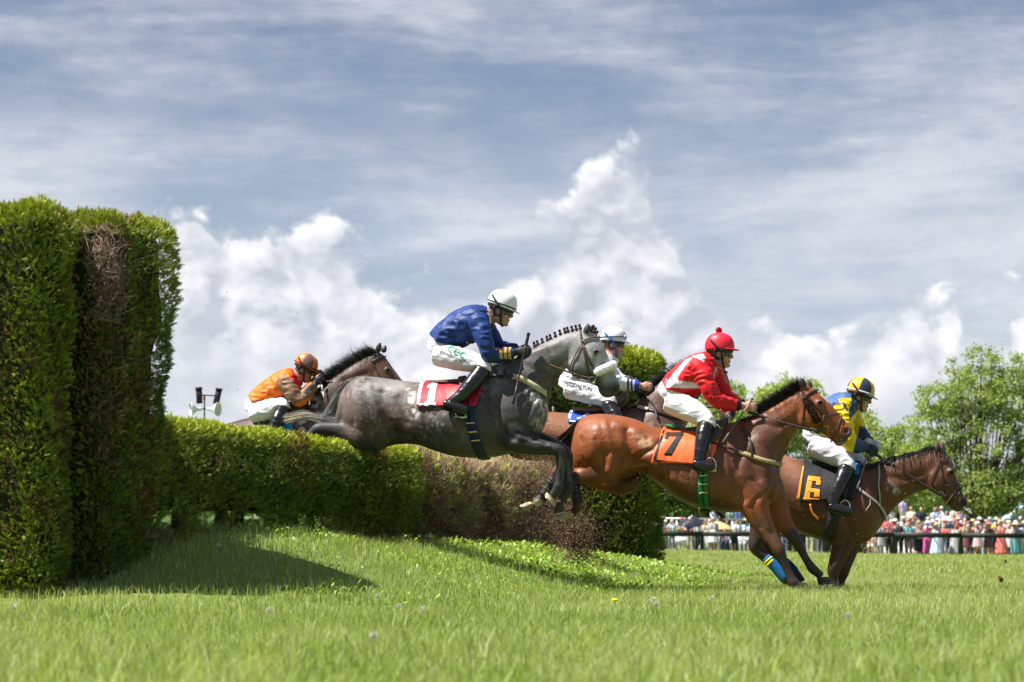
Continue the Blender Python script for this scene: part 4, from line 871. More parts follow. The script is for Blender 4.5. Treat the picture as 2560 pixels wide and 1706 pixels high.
b_paint = [([(1690, 1160), (1800, 1180)], 70, (0.155, 0.05, 0.018), .9), ([(1700, 1260), (1800, 1275)], 38, (0.070, 0.026, 0.013), .9), ([(1880, 1120), (1930, 1180)], 60, (0.105, 0.038, 0.020), .8), ([(1550, 1215), (1600, 1200)], 24, (0.10, 0.04, 0.02), .8), ([(1930, 1065), (1955, 1130)], 34, (0.105, 0.040, 0.021), .8), ([(1945, 1370), (1965, 1420), (2010, 1475)], 30, BAYB, .5), ([(1985, 1345), (2015, 1400), (2058, 1445)], 24, BAYB, .5), ([(1905, 1310), (1940, 1360)], 20, (0.12, 0.05, 0.027), .8), ([(1440, 1200), (1442, 1270), (1425, 1284)], 17, BAYB, .4), ([(1400, 1180), (1360, 1240), (1335, 1258)], 20, BAYB, .5), ([(2105, 1108), (2128, 1088)], 14, (0.06, 0.038, 0.032), .7), ([(2095, 1112), (2112, 1112)], 6, (0.20, 0.13, 0.12), .6),  # the belly stroke paints underside shade into the coat
           ([(2051, 1007)], 9, (0.05, 0.025, 0.015), .7), ([(2008, 962), (2004, 942)], 9, (0.025, 0.015, 0.012), .3), ([(2024, 962), (2020, 948)], 6, (0.04, .022, .016), .3), ([(2056, 988), (2070, 1002)], 5, (0.75, 0.72, 0.68), .4, (.045, .02)), ([(1492, 1188), (1475, 1190)], 16, (0.13, 0.05, 0.028), .9), ([(1428, 1185), (1440, 1205)], 10, BAYB, .6), ([(1342, 1256), (1330, 1262)], 8, (0.62, 0.55, 0.45), .5, None, -1), ([(1600, 1100), (1625, 1110)], 14, (0.50, 0.30, 0.17), .9, None, 0, .45)]
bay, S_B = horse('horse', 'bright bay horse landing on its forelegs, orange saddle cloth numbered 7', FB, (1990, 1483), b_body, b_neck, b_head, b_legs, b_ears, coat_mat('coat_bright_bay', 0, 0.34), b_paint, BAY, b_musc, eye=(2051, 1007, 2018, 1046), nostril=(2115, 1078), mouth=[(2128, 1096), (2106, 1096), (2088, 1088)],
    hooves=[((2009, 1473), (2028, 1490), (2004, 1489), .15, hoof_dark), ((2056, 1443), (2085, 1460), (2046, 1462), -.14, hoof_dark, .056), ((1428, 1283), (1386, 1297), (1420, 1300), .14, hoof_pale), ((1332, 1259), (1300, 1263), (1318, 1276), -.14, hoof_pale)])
mane(bay, FB, [(1900, 1035), (1930, 1015), (1960, 998), (1990, 982), (2008, 972)], 3000, ((-.66, .12, 1.0), (-.45, .05, 1.0)), (.08, .18), (.003, .006), .30, ((0.010, 0.009, 0.009), (0.028, 0.022, 0.02)), lat=.018, spread=.15, curl=.5)
mane(bay, FB, [(1858, 1048), (1880, 1042), (1900, 1036)], 260, ((-.6, .5, .2), (-.6, .4, .5)), (.07, .13), (.007, .014), .8, ((0.010, 0.009, 0.009), (0.028, 0.022, 0.02)), lat=.02, spread=.35)
tail(bay, FB, [[(1462, 1046, .02), (1436, 1062, .03), (1412, 1085, .03), (1388, 1098, .02), (1360, 1090, .02)], [(1458, 1048, 0), (1432, 1072, .03), (1420, 1105, .02), (1410, 1125, .02), (1385, 1118, 0)], [(1460, 1050, 0), (1440, 1075, .03), (1430, 1110, .02), (1434, 1140, .02), (1428, 1160, 0)]], 480, .014, .010, ((0.018, 0.013, 0.012), (0.055, 0.032, 0.025)))

# --- bay with the black cloth -------------------------------------------------
FS = Frame(2060, 21.0, 8)
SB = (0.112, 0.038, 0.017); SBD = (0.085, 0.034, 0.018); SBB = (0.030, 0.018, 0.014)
s_body = [(1768, 1140, 1780, 1180, .08), (1795, 1102, 1812, 1250, .22), (1840, 1098, 1855, 1282, .27), (1900, 1114, 1905, 1300, .28), (1956, 1136, 1958, 1312, .275, .2), (2010, 1152, 2008, 1336, .28, .3), (2068, 1162, 2062, 1354, .285, .35), (2125, 1162, 2110, 1366, .265, .4), (2168, 1165, 2150, 1362, .235, .4), (2196, 1200, 2182, 1342, .185, .2), (2213, 1245, 2206, 1312, .11)]
s_neck = [(2125, 1166, 2195, 1325, .16), (2170, 1163, 2222, 1288, .145), (2205, 1153, 2250, 1258, .125), (2243, 1142, 2282, 1236, .11), (2282, 1131, 2312, 1226, .096), (2318, 1122, 2328, 1215, .084), (2345, 1118, 2332, 1198, .072)]
s_head = [(2345, 1117, 2318, 1168, .068), (2362, 1128, 2310, 1200, .084), (2374, 1148, 2316, 1220, .10), (2384, 1172, 2330, 1231, .104), (2392, 1193, 2346, 1241, .092), (2401, 1215, 2359, 1252, .075), (2410, 1237, 2370, 1263, .061), (2419, 1253, 2378, 1273, .057), (2418, 1265, 2390, 1279, .05), (2408, 1273, 2399, 1280, .03)]
s_legs = [
    [(2105, 1285, .14, 52, .085), (2113, 1335, .15, 36, .065), (2102, 1376, .14, 25, .05), (2088, 1414, .13, 18), (2084, 1430, .13, 16), (2086, 1450, .13, 11), (2090, 1466, .13, 12)],
    [(2125, 1290, -.12, 46, .08), (2128, 1340, -.14, 32, .06), (2120, 1382, -.13, 23, .05), (2110, 1420, -.12, 17), (2106, 1436, -.12, 15), (2102, 1452, -.12, 11), (2100, 1466, -.12, 12)],
    [(1835, 1190, .14, 66, .10), (1890, 1255, .15, 48, .085), (1905, 1295, .15, 36, .06), (1898, 1330, .14, 25, .05), (1889, 1358, .13, 18), (1890, 1372, .13, 16), (1908, 1390, .13, 13), (1928, 1406, .13, 12.5), (1948, 1430, .13, 12), (1964, 1448, .13, 13.5), (1976, 1456, .13, 11), (1985, 1462, .13, 11)],
    [(1835, 1190, -.14, 66, .10), (1895, 1260, -.15, 46, .085), (1925, 1300, -.15, 34, .06), (1925, 1335, -.14, 24, .05), (1922, 1362, -.13, 17), (1926, 1378, -.13, 15), (1948, 1396, -.13, 12), (1970, 1414, -.13, 11), (1988, 1432, -.13, 11), (1997, 1446, -.13, 12), (2004, 1456, -.13, 11)]]
s_ears = [(2344, 1131, 2341, 1103, .045, .028), (2356, 1128, 2353, 1099, -.045, .027)]
s_musc = [([(2155, 1230), (2172, 1290), (2160, 1340)], 24, .02), ([(2120, 1230), (2108, 1290), (2130, 1340)], 11, -.012), ([(1860, 1150), (1850, 1210)], 30, .018), ([(2190, 1210), (2215, 1260)], 9, -.010), ([(2200, 1190), (2260, 1200), (2305, 1185)], 11, -.010), ([(2240, 1160), (2300, 1140)], 9, .008), ([(2355, 1190), (2392, 1240)], 5, .008), ([(2330, 1190), (2340, 1215)], 14, .010), ([(2378, 1190), (2392, 1235)], 7, -.007), ([(2090, 1365), (2150, 1355)], 9, -.010), ([(2118, 1350), (2100, 1400)], 5, -.008)]
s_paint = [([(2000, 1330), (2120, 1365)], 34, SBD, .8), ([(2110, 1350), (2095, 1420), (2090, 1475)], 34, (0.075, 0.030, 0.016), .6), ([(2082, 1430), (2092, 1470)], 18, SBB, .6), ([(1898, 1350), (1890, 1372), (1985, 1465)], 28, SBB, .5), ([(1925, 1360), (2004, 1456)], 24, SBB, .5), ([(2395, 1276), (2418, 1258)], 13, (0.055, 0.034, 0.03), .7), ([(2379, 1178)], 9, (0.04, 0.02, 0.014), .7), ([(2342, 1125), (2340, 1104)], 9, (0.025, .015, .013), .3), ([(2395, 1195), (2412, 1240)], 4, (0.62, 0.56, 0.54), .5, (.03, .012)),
           ([(2260, 1150), (2320, 1135)], 14, (0.26, 0.115, 0.068), .9), ([(2220, 1215), (2240, 1228)], 8, (0.45, 0.42, 0.40), .9, None, 0, .46), ([(1960, 1150), (1985, 1190)], 22, (0.24, 0.105, 0.06), .9)]
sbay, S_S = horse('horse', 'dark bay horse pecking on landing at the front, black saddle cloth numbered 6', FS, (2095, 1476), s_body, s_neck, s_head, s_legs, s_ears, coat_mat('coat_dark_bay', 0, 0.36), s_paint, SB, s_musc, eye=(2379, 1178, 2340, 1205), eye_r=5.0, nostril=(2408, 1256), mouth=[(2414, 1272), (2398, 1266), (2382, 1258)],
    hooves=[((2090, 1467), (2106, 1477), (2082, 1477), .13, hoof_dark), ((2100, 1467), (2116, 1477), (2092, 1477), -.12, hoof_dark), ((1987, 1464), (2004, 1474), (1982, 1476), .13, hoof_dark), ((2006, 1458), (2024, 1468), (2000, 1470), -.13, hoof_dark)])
mane(sbay, FS, [(2150, 1166), (2190, 1160), (2225, 1148), (2262, 1138), (2300, 1128), (2338, 1116)], 700, ((-.55, .65, .35), (-.6, .75, .25)), (.09, .17), (.007, .014), .55, ((0.012, 0.010, 0.010), (0.04, 0.03, 0.03)), lat=.022, spread=.22, curl=.15)
mane(sbay, FS, [(2340, 1116), (2356, 1122), (2364, 1130)], 110, ((-.1, .6, -.5), (.1, .5, -.6)), (.06, .12), (.006, .011), .4, ((0.012, 0.010, 0.010), (0.03, 0.024, 0.022)), lat=.03, spread=.2)
tail(sbay, FS, [[(1785, 1125, 0), (1775, 1150, 0), (1772, 1190, 0), (1778, 1230, 0), (1790, 1275, 0)], [(1785, 1125, 0), (1770, 1155, .03), (1765, 1200, .03), (1774, 1240, .03), (1810, 1300, .02)], [(1785, 1125, 0), (1768, 1150, -.03), (1762, 1200, -.03), (1768, 1250, -.03), (1800, 1290, -.02)]], 240, .02, .012, ((0.016, 0.011, 0.010), (0.04, 0.026, 0.02)))

# --- brown horse behind, with the white-clad jockey ---------------------------
FW = Frame(1500, 22.8, 7)
w_body = [(1248, 1072, 1256, 1110, .07), (1264, 1048, 1276, 1140, .19), (1305, 1034, 1318, 1152, .25), (1360, 1030, 1372, 1152, .26), (1420, 1033, 1432, 1156, .265, .2), (1480, 1037, 1490, 1166, .275, .3), (1540, 1034, 1552, 1174, .27, .35), (1590, 1016, 1606, 1176, .245, .4), (1640, 1004, 1658, 1168, .215, .4), (1684, 1010, 1696, 1142, .17, .2), (1708, 1035, 1712, 1100, .09)]
w_neck = [(1585, 1012, 1690, 1120, .15), (1612, 985, 1716, 1064, .14), (1646, 958, 1736, 1014, .12), (1688, 930, 1758, 980, .10), (1730, 910, 1776, 956, .085), (1768, 898, 1784, 940, .072)]
w_head = [(1776, 896, 1758, 926, .068), (1797, 899, 1760, 950, .084), (1808, 912, 1768, 972, .10), (1817, 934, 1780, 986, .10), (1824, 955, 1788, 1004, .088), (1829, 975, 1794, 1018, .072), (1834, 998, 1798, 1034, .06), (1839, 1020, 1801, 1048, .056), (1840, 1038, 1808, 1058, .052), (1832, 1052, 1818, 1062, .034)]
w_legs = [[(1650, 1090, .14, 44, .075), (1668, 1130, .15, 32, .06), (1700, 1158, .14, 21), (1726, 1176, .13, 14), (1722, 1192, .13, 12), (1700, 1205, .13, 9), (1680, 1216, .13, 10.5), (1668, 1222, .13, 9)],
          [(1660, 1090, -.14, 40, .075), (1690, 1128, -.15, 28, .06), (1725, 1150, -.14, 19), (1750, 1166, -.13, 13), (1746, 1182, -.13, 11), (1724, 1196, -.13, 9), (1704, 1206, -.13, 10), (1692, 1212, -.13, 9)],
          [(1310, 1085, .14, 52, .10), (1300, 1108, .15, 36, .08), (1262, 1106, .14, 24, .05), (1228, 1098, .14, 15), (1212, 1098, .13, 13), (1190, 1106, .13, 9), (1164, 1116, .13, 10), (1150, 1118, .13, 8)],
          [(1310, 1085, -.14, 52, .10), (1300, 1108, -.15, 36, .08), (1256, 1100, -.14, 24, .05), (1222, 1090, -.14, 15), (1206, 1090, -.13, 13), (1184, 1098, -.13, 9), (1158, 1106, -.13, 10), (1144, 1108, -.13, 8)]]
w_paint = [([(1560, 1050), (1640, 1060), (1690, 1080)], 62, (0.095, 0.05, 0.035), .7), ([(1620, 990), (1720, 960), (1770, 900)], 50, (0.10, 0.05, 0.033), .6), ([(1700, 1160), (1730, 1180), (1660, 1225)], 20, SBB, .5), ([(1720, 1150), (1750, 1170), (1690, 1212)], 18, SBB, .5), ([(1250, 1100), (1140, 1115)], 20, SBB, .5), ([(1810, 1050), (1838, 1040)], 14, (0.06, 0.038, 0.032), .7), ([(1818, 1010), (1822, 1055)], 6, (0.45, 0.38, 0.33), .6), ([(1440, 1050), (1520, 1050)], 14, (0.30, 0.155, 0.09), .9), ([(1600, 1062), (1680, 1085)], 13, (0.26, 0.15, 0.105), .9, None, 0, .44)]
brown, S_W = horse('horse', 'brown horse jumping behind the orange-cloth bay, head tucked by the red jockey’s arm', FW, (1480, 1352), w_body, w_neck, w_head, w_legs, [(1778, 896, 1782, 872, .045, .027), (1792, 897, 1796, 874, -.045, .026)], coat_mat('coat_brown', 0, 0.36), w_paint, (0.20, 0.075, 0.03),
    [([(1640, 1040), (1665, 1080)], 20, .018), ([(1605, 1050), (1612, 1110)], 10, -.012), ([(1330, 1060), (1320, 1100)], 26, .018), ([(1690, 1010), (1730, 970)], 9, -.010)], eye=(1812, 956, 1775, 950), eye_r=4.8, nostril=(1830, 1034),
    hooves=[((1666, 1223), (1646, 1236), (1664, 1232), .13, rubber), ((1690, 1213), (1672, 1226), (1690, 1222), -.13, hoof_dark), ((1148, 1118), (1130, 1126), (1142, 1130), .13, hoof_dark), ((1142, 1108), (1124, 1116), (1136, 1120), -.13, hoof_dark)])
mane(brown, FW, [(1600, 996), (1630, 969), (1660, 946), (1700, 922), (1740, 905), (1768, 896)], 1800, ((-.8, .2, .65), (-.7, .1, .7)), (.06, .16), (.003, .007), .30, ((0.010, 0.009, 0.009), (0.026, 0.022, 0.02)), lat=.02, spread=.16, curl=.5)
tail(brown, FW, [[(1256, 1062, 0), (1240, 1080, 0), (1225, 1095, 0), (1210, 1105, 0), (1180, 1110, 0)], [(1256, 1066, 0), (1244, 1090, .02), (1235, 1110, .02), (1215, 1118, .02), (1195, 1125, 0)], [(1256, 1066, 0), (1244, 1090, -.02), (1235, 1110, -.02), (1225, 1122, -.02), (1205, 1132, 0)]], 160, .012, .01, ((0.014, 0.010, 0.010), (0.035, 0.022, 0.018)))

# --- near-black horse coming up behind the hedge ------------------------------
FO = Frame(760, 24.5, 7)
o_body = [(505, 1108, 515, 1160, .08), (530, 1075, 545, 1195, .2), (580, 1056, 592, 1205, .26), (640, 1040, 652, 1212, .275, .2), (700, 1022, 714, 1214, .275, .3), (750, 1000, 764, 1208, .25, .4), (792, 992, 806, 1192, .22, .4), (826, 1010, 834, 1155, .17, .2), (846, 1045, 848, 1110, .09)]
o_neck = [(745, 1006, 838, 1135, .15), (782, 980, 868, 1065, .14), (822, 950, 898, 1018, .12), (862, 922, 922, 985, .105), (898, 900, 942, 962, .092), (930, 884, 956, 946, .078)]
o_head = [(938, 882, 930, 926, .07), (956, 886, 934, 950, .085), (970, 903, 946, 966, .10), (982, 920, 960, 978, .10), (994, 936, 975, 988, .086), (1006, 952, 988, 998, .07), (1017, 968, 998, 1008, .06), (1026, 984, 1004, 1018, .055), (1028, 998, 1012, 1022, .045)]
o_legs = [[(800, 1090, .14, 42, .075), (826, 1126, .15, 28, .06), (856, 1140, .14, 18), (880, 1150, .13, 13), (878, 1166, .13, 11), (860, 1184, .13, 9), (850, 1198, .13, 10), (842, 1206, .13, 8)],
          [(810, 1090, -.14, 40, .075), (840, 1120, -.15, 26, .06), (870, 1132, -.14, 17), (894, 1142, -.13, 12), (892, 1158, -.13, 11), (874, 1176, -.13, 9), (864, 1190, -.13, 10), (856, 1198, -.13, 8)],
          [(575, 1130, .14, 52, .10), (580, 1180, .15, 36, .08), (560, 1215, .14, 22), (540, 1240, .14, 15), (542, 1262, .13, 10), (548, 1290, .13, 9), (556, 1310, .13, 10)],
          [(575, 1130, -.14, 52, .10), (590, 1180, -.15, 36, .08), (575, 1215, -.14, 22), (556, 1240, -.14, 15), (558, 1262, -.13, 10), (564, 1290, -.13, 9), (572, 1310, -.13, 10)]]
OB = (0.060, 0.030, 0.022)
dark_h, S_O = horse('horse', 'near-black bay horse with windblown mane rising behind the grey horse’s rump', FO, (720, 1360), o_body, o_neck, o_head, o_legs, [(944, 880, 952, 852, .045, .027), (958, 880, 966, 860, -.045, .026)], coat_mat('coat_near_black', 0, 0.33), [([(930, 925), (975, 930), (1010, 985)], 34, (0.115, 0.052, 0.032), .7), ([(900, 920), (860, 960)], 16, (0.10, 0.05, 0.038), .9), ([(972, 925)], 8, (0.02, .012, .01), .6), ([(946, 876), (953, 856)], 8, BLK, .4), ([(958, 876), (966, 862)], 6, (.05, .03, .028), .4), ([(785, 1000), (800, 1015)], 10, (0.42, 0.38, 0.37), .9, None, 0, .42), ([(742, 1052), (770, 1058)], 12, (0.45, 0.38, 0.36), .9, None, 0, .45)], OB,
    [([(800, 1040), (815, 1085)], 18, .016), ([(860, 955), (920, 935)], 9, -.010)], eye=(972, 925, 948, 945), eye_r=4.6,
    hooves=[((840, 1207), (826, 1216), (838, 1220), .13, hoof_dark), ((854, 1199), (840, 1208), (852, 1212), -.13, hoof_dark), ((558, 1312), (572, 1322), (552, 1322), .13, hoof_dark), ((574, 1312), (588, 1322), (568, 1322), -.13, hoof_dark)])
mane(dark_h, FO, [(800, 962), (830, 940), (860, 920), (895, 898), (930, 882), (942, 878)], 2200, ((-.8, .35, .65), (-.9, .1, .45)), (.09, .19), (.003, .007), .28, ((0.009, 0.008, 0.009), (0.03, 0.026, 0.026)), lat=.025, spread=.17, curl=.5)
mane(dark_h, FO, [(936, 880), (950, 888)], 110, ((.1, .5, -.5), (.2, .6, -.6)), (.07, .13), (.006, .011), .2, ((0.009, 0.008, 0.009), (0.03, 0.026, 0.026)), lat=.03, spread=.3)
tail(dark_h, FO, [[(508, 1110, 0), (495, 1125, 0), (480, 1150, 0), (470, 1180, 0), (465, 1210, 0)], [(508, 1112, 0), (492, 1135, .02), (482, 1165, .02), (478, 1195, .02), (480, 1225, 0)], [(508, 1112, 0), (496, 1135, -.02), (488, 1165, -.02), (486, 1195, -.02), (488, 1225, 0)]], 140, .012, .01, ((0.010, 0.009, 0.009), (0.025, 0.02, 0.018)))
# ------------------------------------------------------------------ tack
def fleece(c, rad, n, tuft, mat, col):
    """Sheepskin roll: a tube with short wool tufts."""
    v, f, t = tube_mesh(c, rad, 14); i = rng.integers(0, len(c) - 1, n); fr_ = rng.random((n, 1)); p = c[i] * (1 - fr_) + c[i + 1] * fr_; ax = unit(c[i + 1] - c[i]); d = unit(np.cross(ax, rng.normal(0, 1, (n, 3)))); rr = rad if np.isscalar(rad) else np.asarray(rad)[i][:, None]
    v2, f2, c2 = hair(p + d * rr * 0.9, unit(d + rng.normal(0, .4, (n, 3))), rng.uniform(.5, 1.2, n) * tuft, np.full(n, tuft * .7), np.full(n, .3), np.tile(np.array(col), (n, 1)), .3, 2)
    V = np.concatenate([v, v2]); return mesh_np('fleece', V, [np.concatenate([f, f2 + len(v)]), t], mat=mat)
def strap_part(name, root, S, lines, mat, far=True, parent=None):
    first = None
    for sd in ((1, -1) if far else (1,)):                          # near and far side are separate straps
        o = put_parts(name, [ribbon(S, pts, w, off + .0011 * k, .005, sd) for k, (pts, w, off) in enumerate(lines)], mat, parent or root); first = first or o
    return first
def cloth(root, S, quad, mat, name='saddle_cloth', nu=44, nv=26, off=.016, wave=.004, seed=0, far=True):
    lst = [patch(S, quad, nu, nv, off, .006, sd, wave, seed)[:3] for sd in ((1, -1) if far else (1,))]
    v, fl = merge(lst); o = put(name, mesh_np(name, v, fl, mat=mat), root); w = np.concatenate([l[0] for l in lst]); F = np.concatenate([lst[0][1]] + ([lst[1][1] + len(lst[0][0])] if far else []))
    return o, Surf(S.fr, w, F)
def marks(name, parent, S, quads, mat, off=.003, far=False):
    lst = []
    for k, q in enumerate(quads):
        for sd in ((1, -1) if far else (1,)): lst.append(patch(S, q, 10, 10, off + k * .0006, .0012, sd)[:3])
    return put_parts(name, lst, mat, parent)
def girth(root, S, line, width, mat, buckles, trim=None):
    lst = [ribbon(S, line, width, .012, .006, sd) for sd in (1, -1)]
    g = put_parts('girth', lst, mat, root)
    if trim:
        put_parts('girth_strap', [ribbon(S, [(x + trim[0], y) for x, y in line], trim[1], .020, .004, 1)], rubber, g)
    for (x, y) in buckles:
        put_parts('buckle', [ribbon(S, [(x - 9, y + 1), (x, y), (x + 9, y - 1)], .010, .024, .006, 1)] + [blob(S.at(x + q, y, 1, .034)[0], np.eye(3), (.006,) * 3, 8) for q in (-9, 9)], brass, g)
def saddle(root, S, seat, flap, mat, pad=None, stir=None):
    o = put_parts('saddle', [loft(S.fr, seat, 5, 18)], mat, root)
    put_parts('saddle_flap', [patch(S, flap, 16, 14, .034, .008, sd)[:3] for sd in (1, -1)], mat, o)
    if stir:
        (x0, y0), (x1, y1), lat = stir; fr = S.fr
        for sg in (1, -1):
            a = fr.P(x0, y0, sg * (lat - .07)); b = fr.P(x1, y1, sg * (lat + .0)); d = b - a; L = tube_mesh([a, a * .5 + b * .5 + fr.r * sg * .02, b], .008, 6)
            put_parts('stirrup_leather', [L], mat, o)
            th = np.linspace(-.5 * np.pi - 2.3, -.5 * np.pi + 2.3, 16); k = b + np.array((0, 0, -.055)) + np.cos(th)[:, None] * fr.f * -.045 * -1 + np.sin(th)[:, None] * np.array((0, 0, -.058)) 
            put_parts('stirrup', [tube_mesh(k, .0075, 6), tube_mesh([b + fr.f * -.05 + np.array((0, 0, -.10)), b + fr.f * .05 + np.array((0, 0, -.10))], .011, 6)], steel, o)
    return o
def rein_part(root, fr, S, hand, ring_px, bit, lat_ring=.09, w=.012, mat=leather, lath=.05, midsag=4):
    lst = []
    for sg in (1, -1):
        a = fr.P(hand[0], hand[1], sg * lath); b = fr.P(ring_px[0], ring_px[1], sg * lat_ring); c = fr.P(bit[0], bit[1], sg * lat_ring * .95)
        m = fr.P((hand[0] + ring_px[0]) / 2, (hand[1] + ring_px[1]) / 2 + midsag * .5, sg * (lath * .4 + lat_ring * .6 + .02))
        p = crom(np.array([a, m, b, c]), 6); t = unit(np.gradient(p, axis=0)); up = unit(np.cross(np.cross(t, np.array((0, 0, 1.0))), t)); s = unit(np.cross(t, up)); lst.append(rings_mesh(np.stack([p - up * w - s * .002, p - up * w + s * .002, p + up * w + s * .002, p + up * w - s * .002], 1)))
    return put_parts('reins', lst, mat, root)
def whip(label, fr, pts, rads, mats, group='jockeys’ whips'):
    P = fr.PP(pts); root = empty('riding_whip', tuple(P[0]), label, 'whip', group); n = len(P); k = len(mats)
    for i, (a, b, mt) in enumerate(mats):
        nm = ('handle', 'shaft', 'flap')[min(i, 2)]; put_parts(nm, [tube_mesh(crom(P[a:b + 1], 3) if b - a > 1 else P[a:b + 1], np.interp(np.linspace(a, b, (b - a) * 3 + 1 if b - a > 1 else 2), range(n), rads), 8)], mt, root)
    put_parts('handle_cap', [blob(P[0], np.eye(3), (rads[0] * 1.5,) * 3, 8)], mats[0][2], root)
    return root
satin = lambda n, c, **k: pmat(n, c, 0.42, 0.45, var=.12, vscale=10, bump=.25, bscale=28, **k)
red_cloth = satin('red_saddle_cloth', (0.46, 0.012, 0.025)); white_cloth = pmat('white_cloth', (0.74, 0.74, 0.75), 0.7, 0.3, bump=.2, bscale=40)
orange_cloth = satin('orange_saddle_cloth', (0.82, 0.125, 0.022)); black_cloth = pmat('black_saddle_cloth', (0.014, 0.014, 0.016), 0.6, 0.4, bump=.4, bscale=20); amber = pmat('amber_tape', (0.86, 0.32, 0.012), 0.5, 0.4, bump=.2, bscale=50)
navy_web = pmat('navy_webbing', (0.010, 0.028, 0.085), 0.7, 0.3, bump=.3, bscale=120); green_web = pmat('green_webbing', (0.006, 0.16, 0.05), 0.6, 0.35, bump=.3, bscale=120); tan_web = pmat('tan_elastic', (0.34, 0.26, 0.13), 0.7, 0.3, bump=.3, bscale=120); cream_web = pmat('cream_elastic', (0.52, 0.46, 0.30), 0.7, 0.3, bump=.3, bscale=120); grey_web = pmat('grey_webbing', (0.42, 0.40, 0.36), 0.7, 0.3, bump=.3, bscale=120)
blue_cloth = satin('royal_blue_cloth', (0.025, 0.085, 0.45)); teal_cloth = satin('teal_cloth', (0.0, 0.24, 0.33)); black_tape = pmat('black_tape', (0.012, 0.012, 0.012), .6, .3)
wool_w = pmat('white_sheepskin', (0.80, 0.80, 0.82), 0.9, 0.1); wool_b = pmat('brown_sheepskin', (0.065, 0.032, 0.022), 0.9, 0.1)

# grey horse
co, SC = cloth(grey, S_G, [(1058, 955), (1232, 914), (1204, 1022), (1057, 1023)], red_cloth)
marks('cloth_border', co, SC, [[(1058, 957), (1066, 955), (1066, 1021), (1058, 1021)], [(1066, 1014), (1110, 1020), (1110, 1026), (1066, 1020)]], white_cloth)
marks('number', co, SC, [[(1085, 962), (1101, 958), (1102, 1016), (1083, 1016)], [(1077, 970), (1087, 960), (1087, 972), (1078, 976)], [(1077, 1011), (1107, 1013), (1108, 1021), (1077, 1020)]], white_cloth)
girth(grey, S_G, [(1180, 990), (1186, 1030), (1199, 1090), (1211, 1144)], .080, navy_web, [(1192, 1063), (1197, 1083), (1202, 1102)], (2, .016))
saddle(grey, S_G, [(1068, 951, 1066, 957, .03), (1090, 951, 1090, 962, .12), (1130, 949, 1130, 966, .14), (1170, 944, 1172, 964, .13), (1205, 926, 1208, 952, .10), (1226, 916, 1228, 938, .05)], [(1150, 956), (1232, 920), (1212, 966), (1166, 986)], leather_br, stir=((1172, 962), (1152, 1012), .33))
strap_part('breastplate', grey, S_G, [([(1230, 951), (1262, 948), (1292, 947)], .018, .02)], leather); strap_part('breast_strap', grey, S_G, [([(1288, 946), (1310, 950), (1345, 970), (1373, 990)], .044, .008)], cream_web)
br = strap_part('bridle', grey, S_G, [([(1452, 829), (1455, 845), (1459, 862), (1468, 900), (1477, 938), (1480, 947)], .015, .006), ([(1457, 858), (1474, 850), (1498, 845)], .018, .008), ([(1462, 866), (1477, 903), (1493, 930)], .013, .007), ([(1455, 866), (1438, 903), (1429, 926)], .011, .006), ([(1480, 948), (1462, 944), (1440, 936)], .016, .009)], leather_br)
for sg in (1, -1): put_parts('bit_ring', [ring(FG, (1481, 950), .026, .004, sg * .075), ring(FG, (1437, 936), .022, .0035, sg * .085), tube_mesh([FG.P(1494, 938, sg * .075), FG.P(1478, 966, sg * .07)], .004, 6)], steel, br)
cN = np.concatenate([on(S_G, [(1494, 932), (1502, 929), (1512, 924), (1524, 918), (1533, 913)], 1, .016), on(S_G, [(1533, 913), (1524, 918), (1512, 924), (1502, 929), (1494, 932)], -1, .016)]); put('noseband', fleece(crom(cN, 3), .034, 3600, .009, wool_w, (.8, .8, .8)), grey)
rein_part(grey, FG, S_G, (1322, 889), (1437, 936), (1480, 948), .095, .009, leather_br)
# bay, orange cloth
co, SC = cloth(bay, S_B, [(1661, 1071), (1815, 1062), (1782, 1166), (1637, 1160)], orange_cloth, seed=3)
marks('cloth_border', co, SC, [[(1661, 1078), (1666, 1078), (1648, 1154), (1642, 1153)], [(1643, 1151), (1730, 1164), (1730, 1170), (1643, 1157)]], black_tape)
marks('number', co, SC, [[(1671, 1084), (1713, 1083), (1712, 1094), (1672, 1094)], [(1670, 1084), (1677, 1083), (1676, 1101), (1668, 1100)], [(1698, 1093), (1713, 1088), (1686, 1142), (1667, 1141)]], black_tape)
girth(bay, S_B, [(1766, 1120), (1765, 1180), (1764, 1230), (1765, 1275)], .082, green_web, [(1765, 1192), (1765, 1212), (1765, 1232)], (0, .014))
sd = saddle(bay, S_B, [(1690, 1067, 1690, 1078, .05), (1715, 1069, 1716, 1084, .12), (1750, 1066, 1752, 1084, .14), (1780, 1058, 1784, 1080, .12), (1805, 1048, 1810, 1070, .09), (1818, 1050, 1820, 1062, .04)], [(1772, 1066), (1822, 1056), (1806, 1104), (1770, 1116)], pmat('worn_saddle_leather', (0.085, 0.075, 0.062), .6, .3, var=.3, vscale=20), stir=((1774, 1085), (1776, 1146), .33))
put_parts('seat_pad', [loft(FB, [(1664, 1061, 1664, 1066, .05), (1676, 1061, 1677, 1072, .12), (1692, 1066, 1693, 1077, .12), (1702, 1071, 1703, 1076, .06)], 4, 16)], green_web, sd)
strap_part('breastplate', bay, S_B, [([(1780, 1112), (1815, 1122), (1850, 1133)], .018, .02), ([(1857, 1072), (1880, 1108), (1886, 1146)], .020, .012)], leather); strap_part('breast_strap', bay, S_B, [([(1846, 1131), (1885, 1144), (1920, 1156), (1954, 1162)], .036, .009)], tan_web)
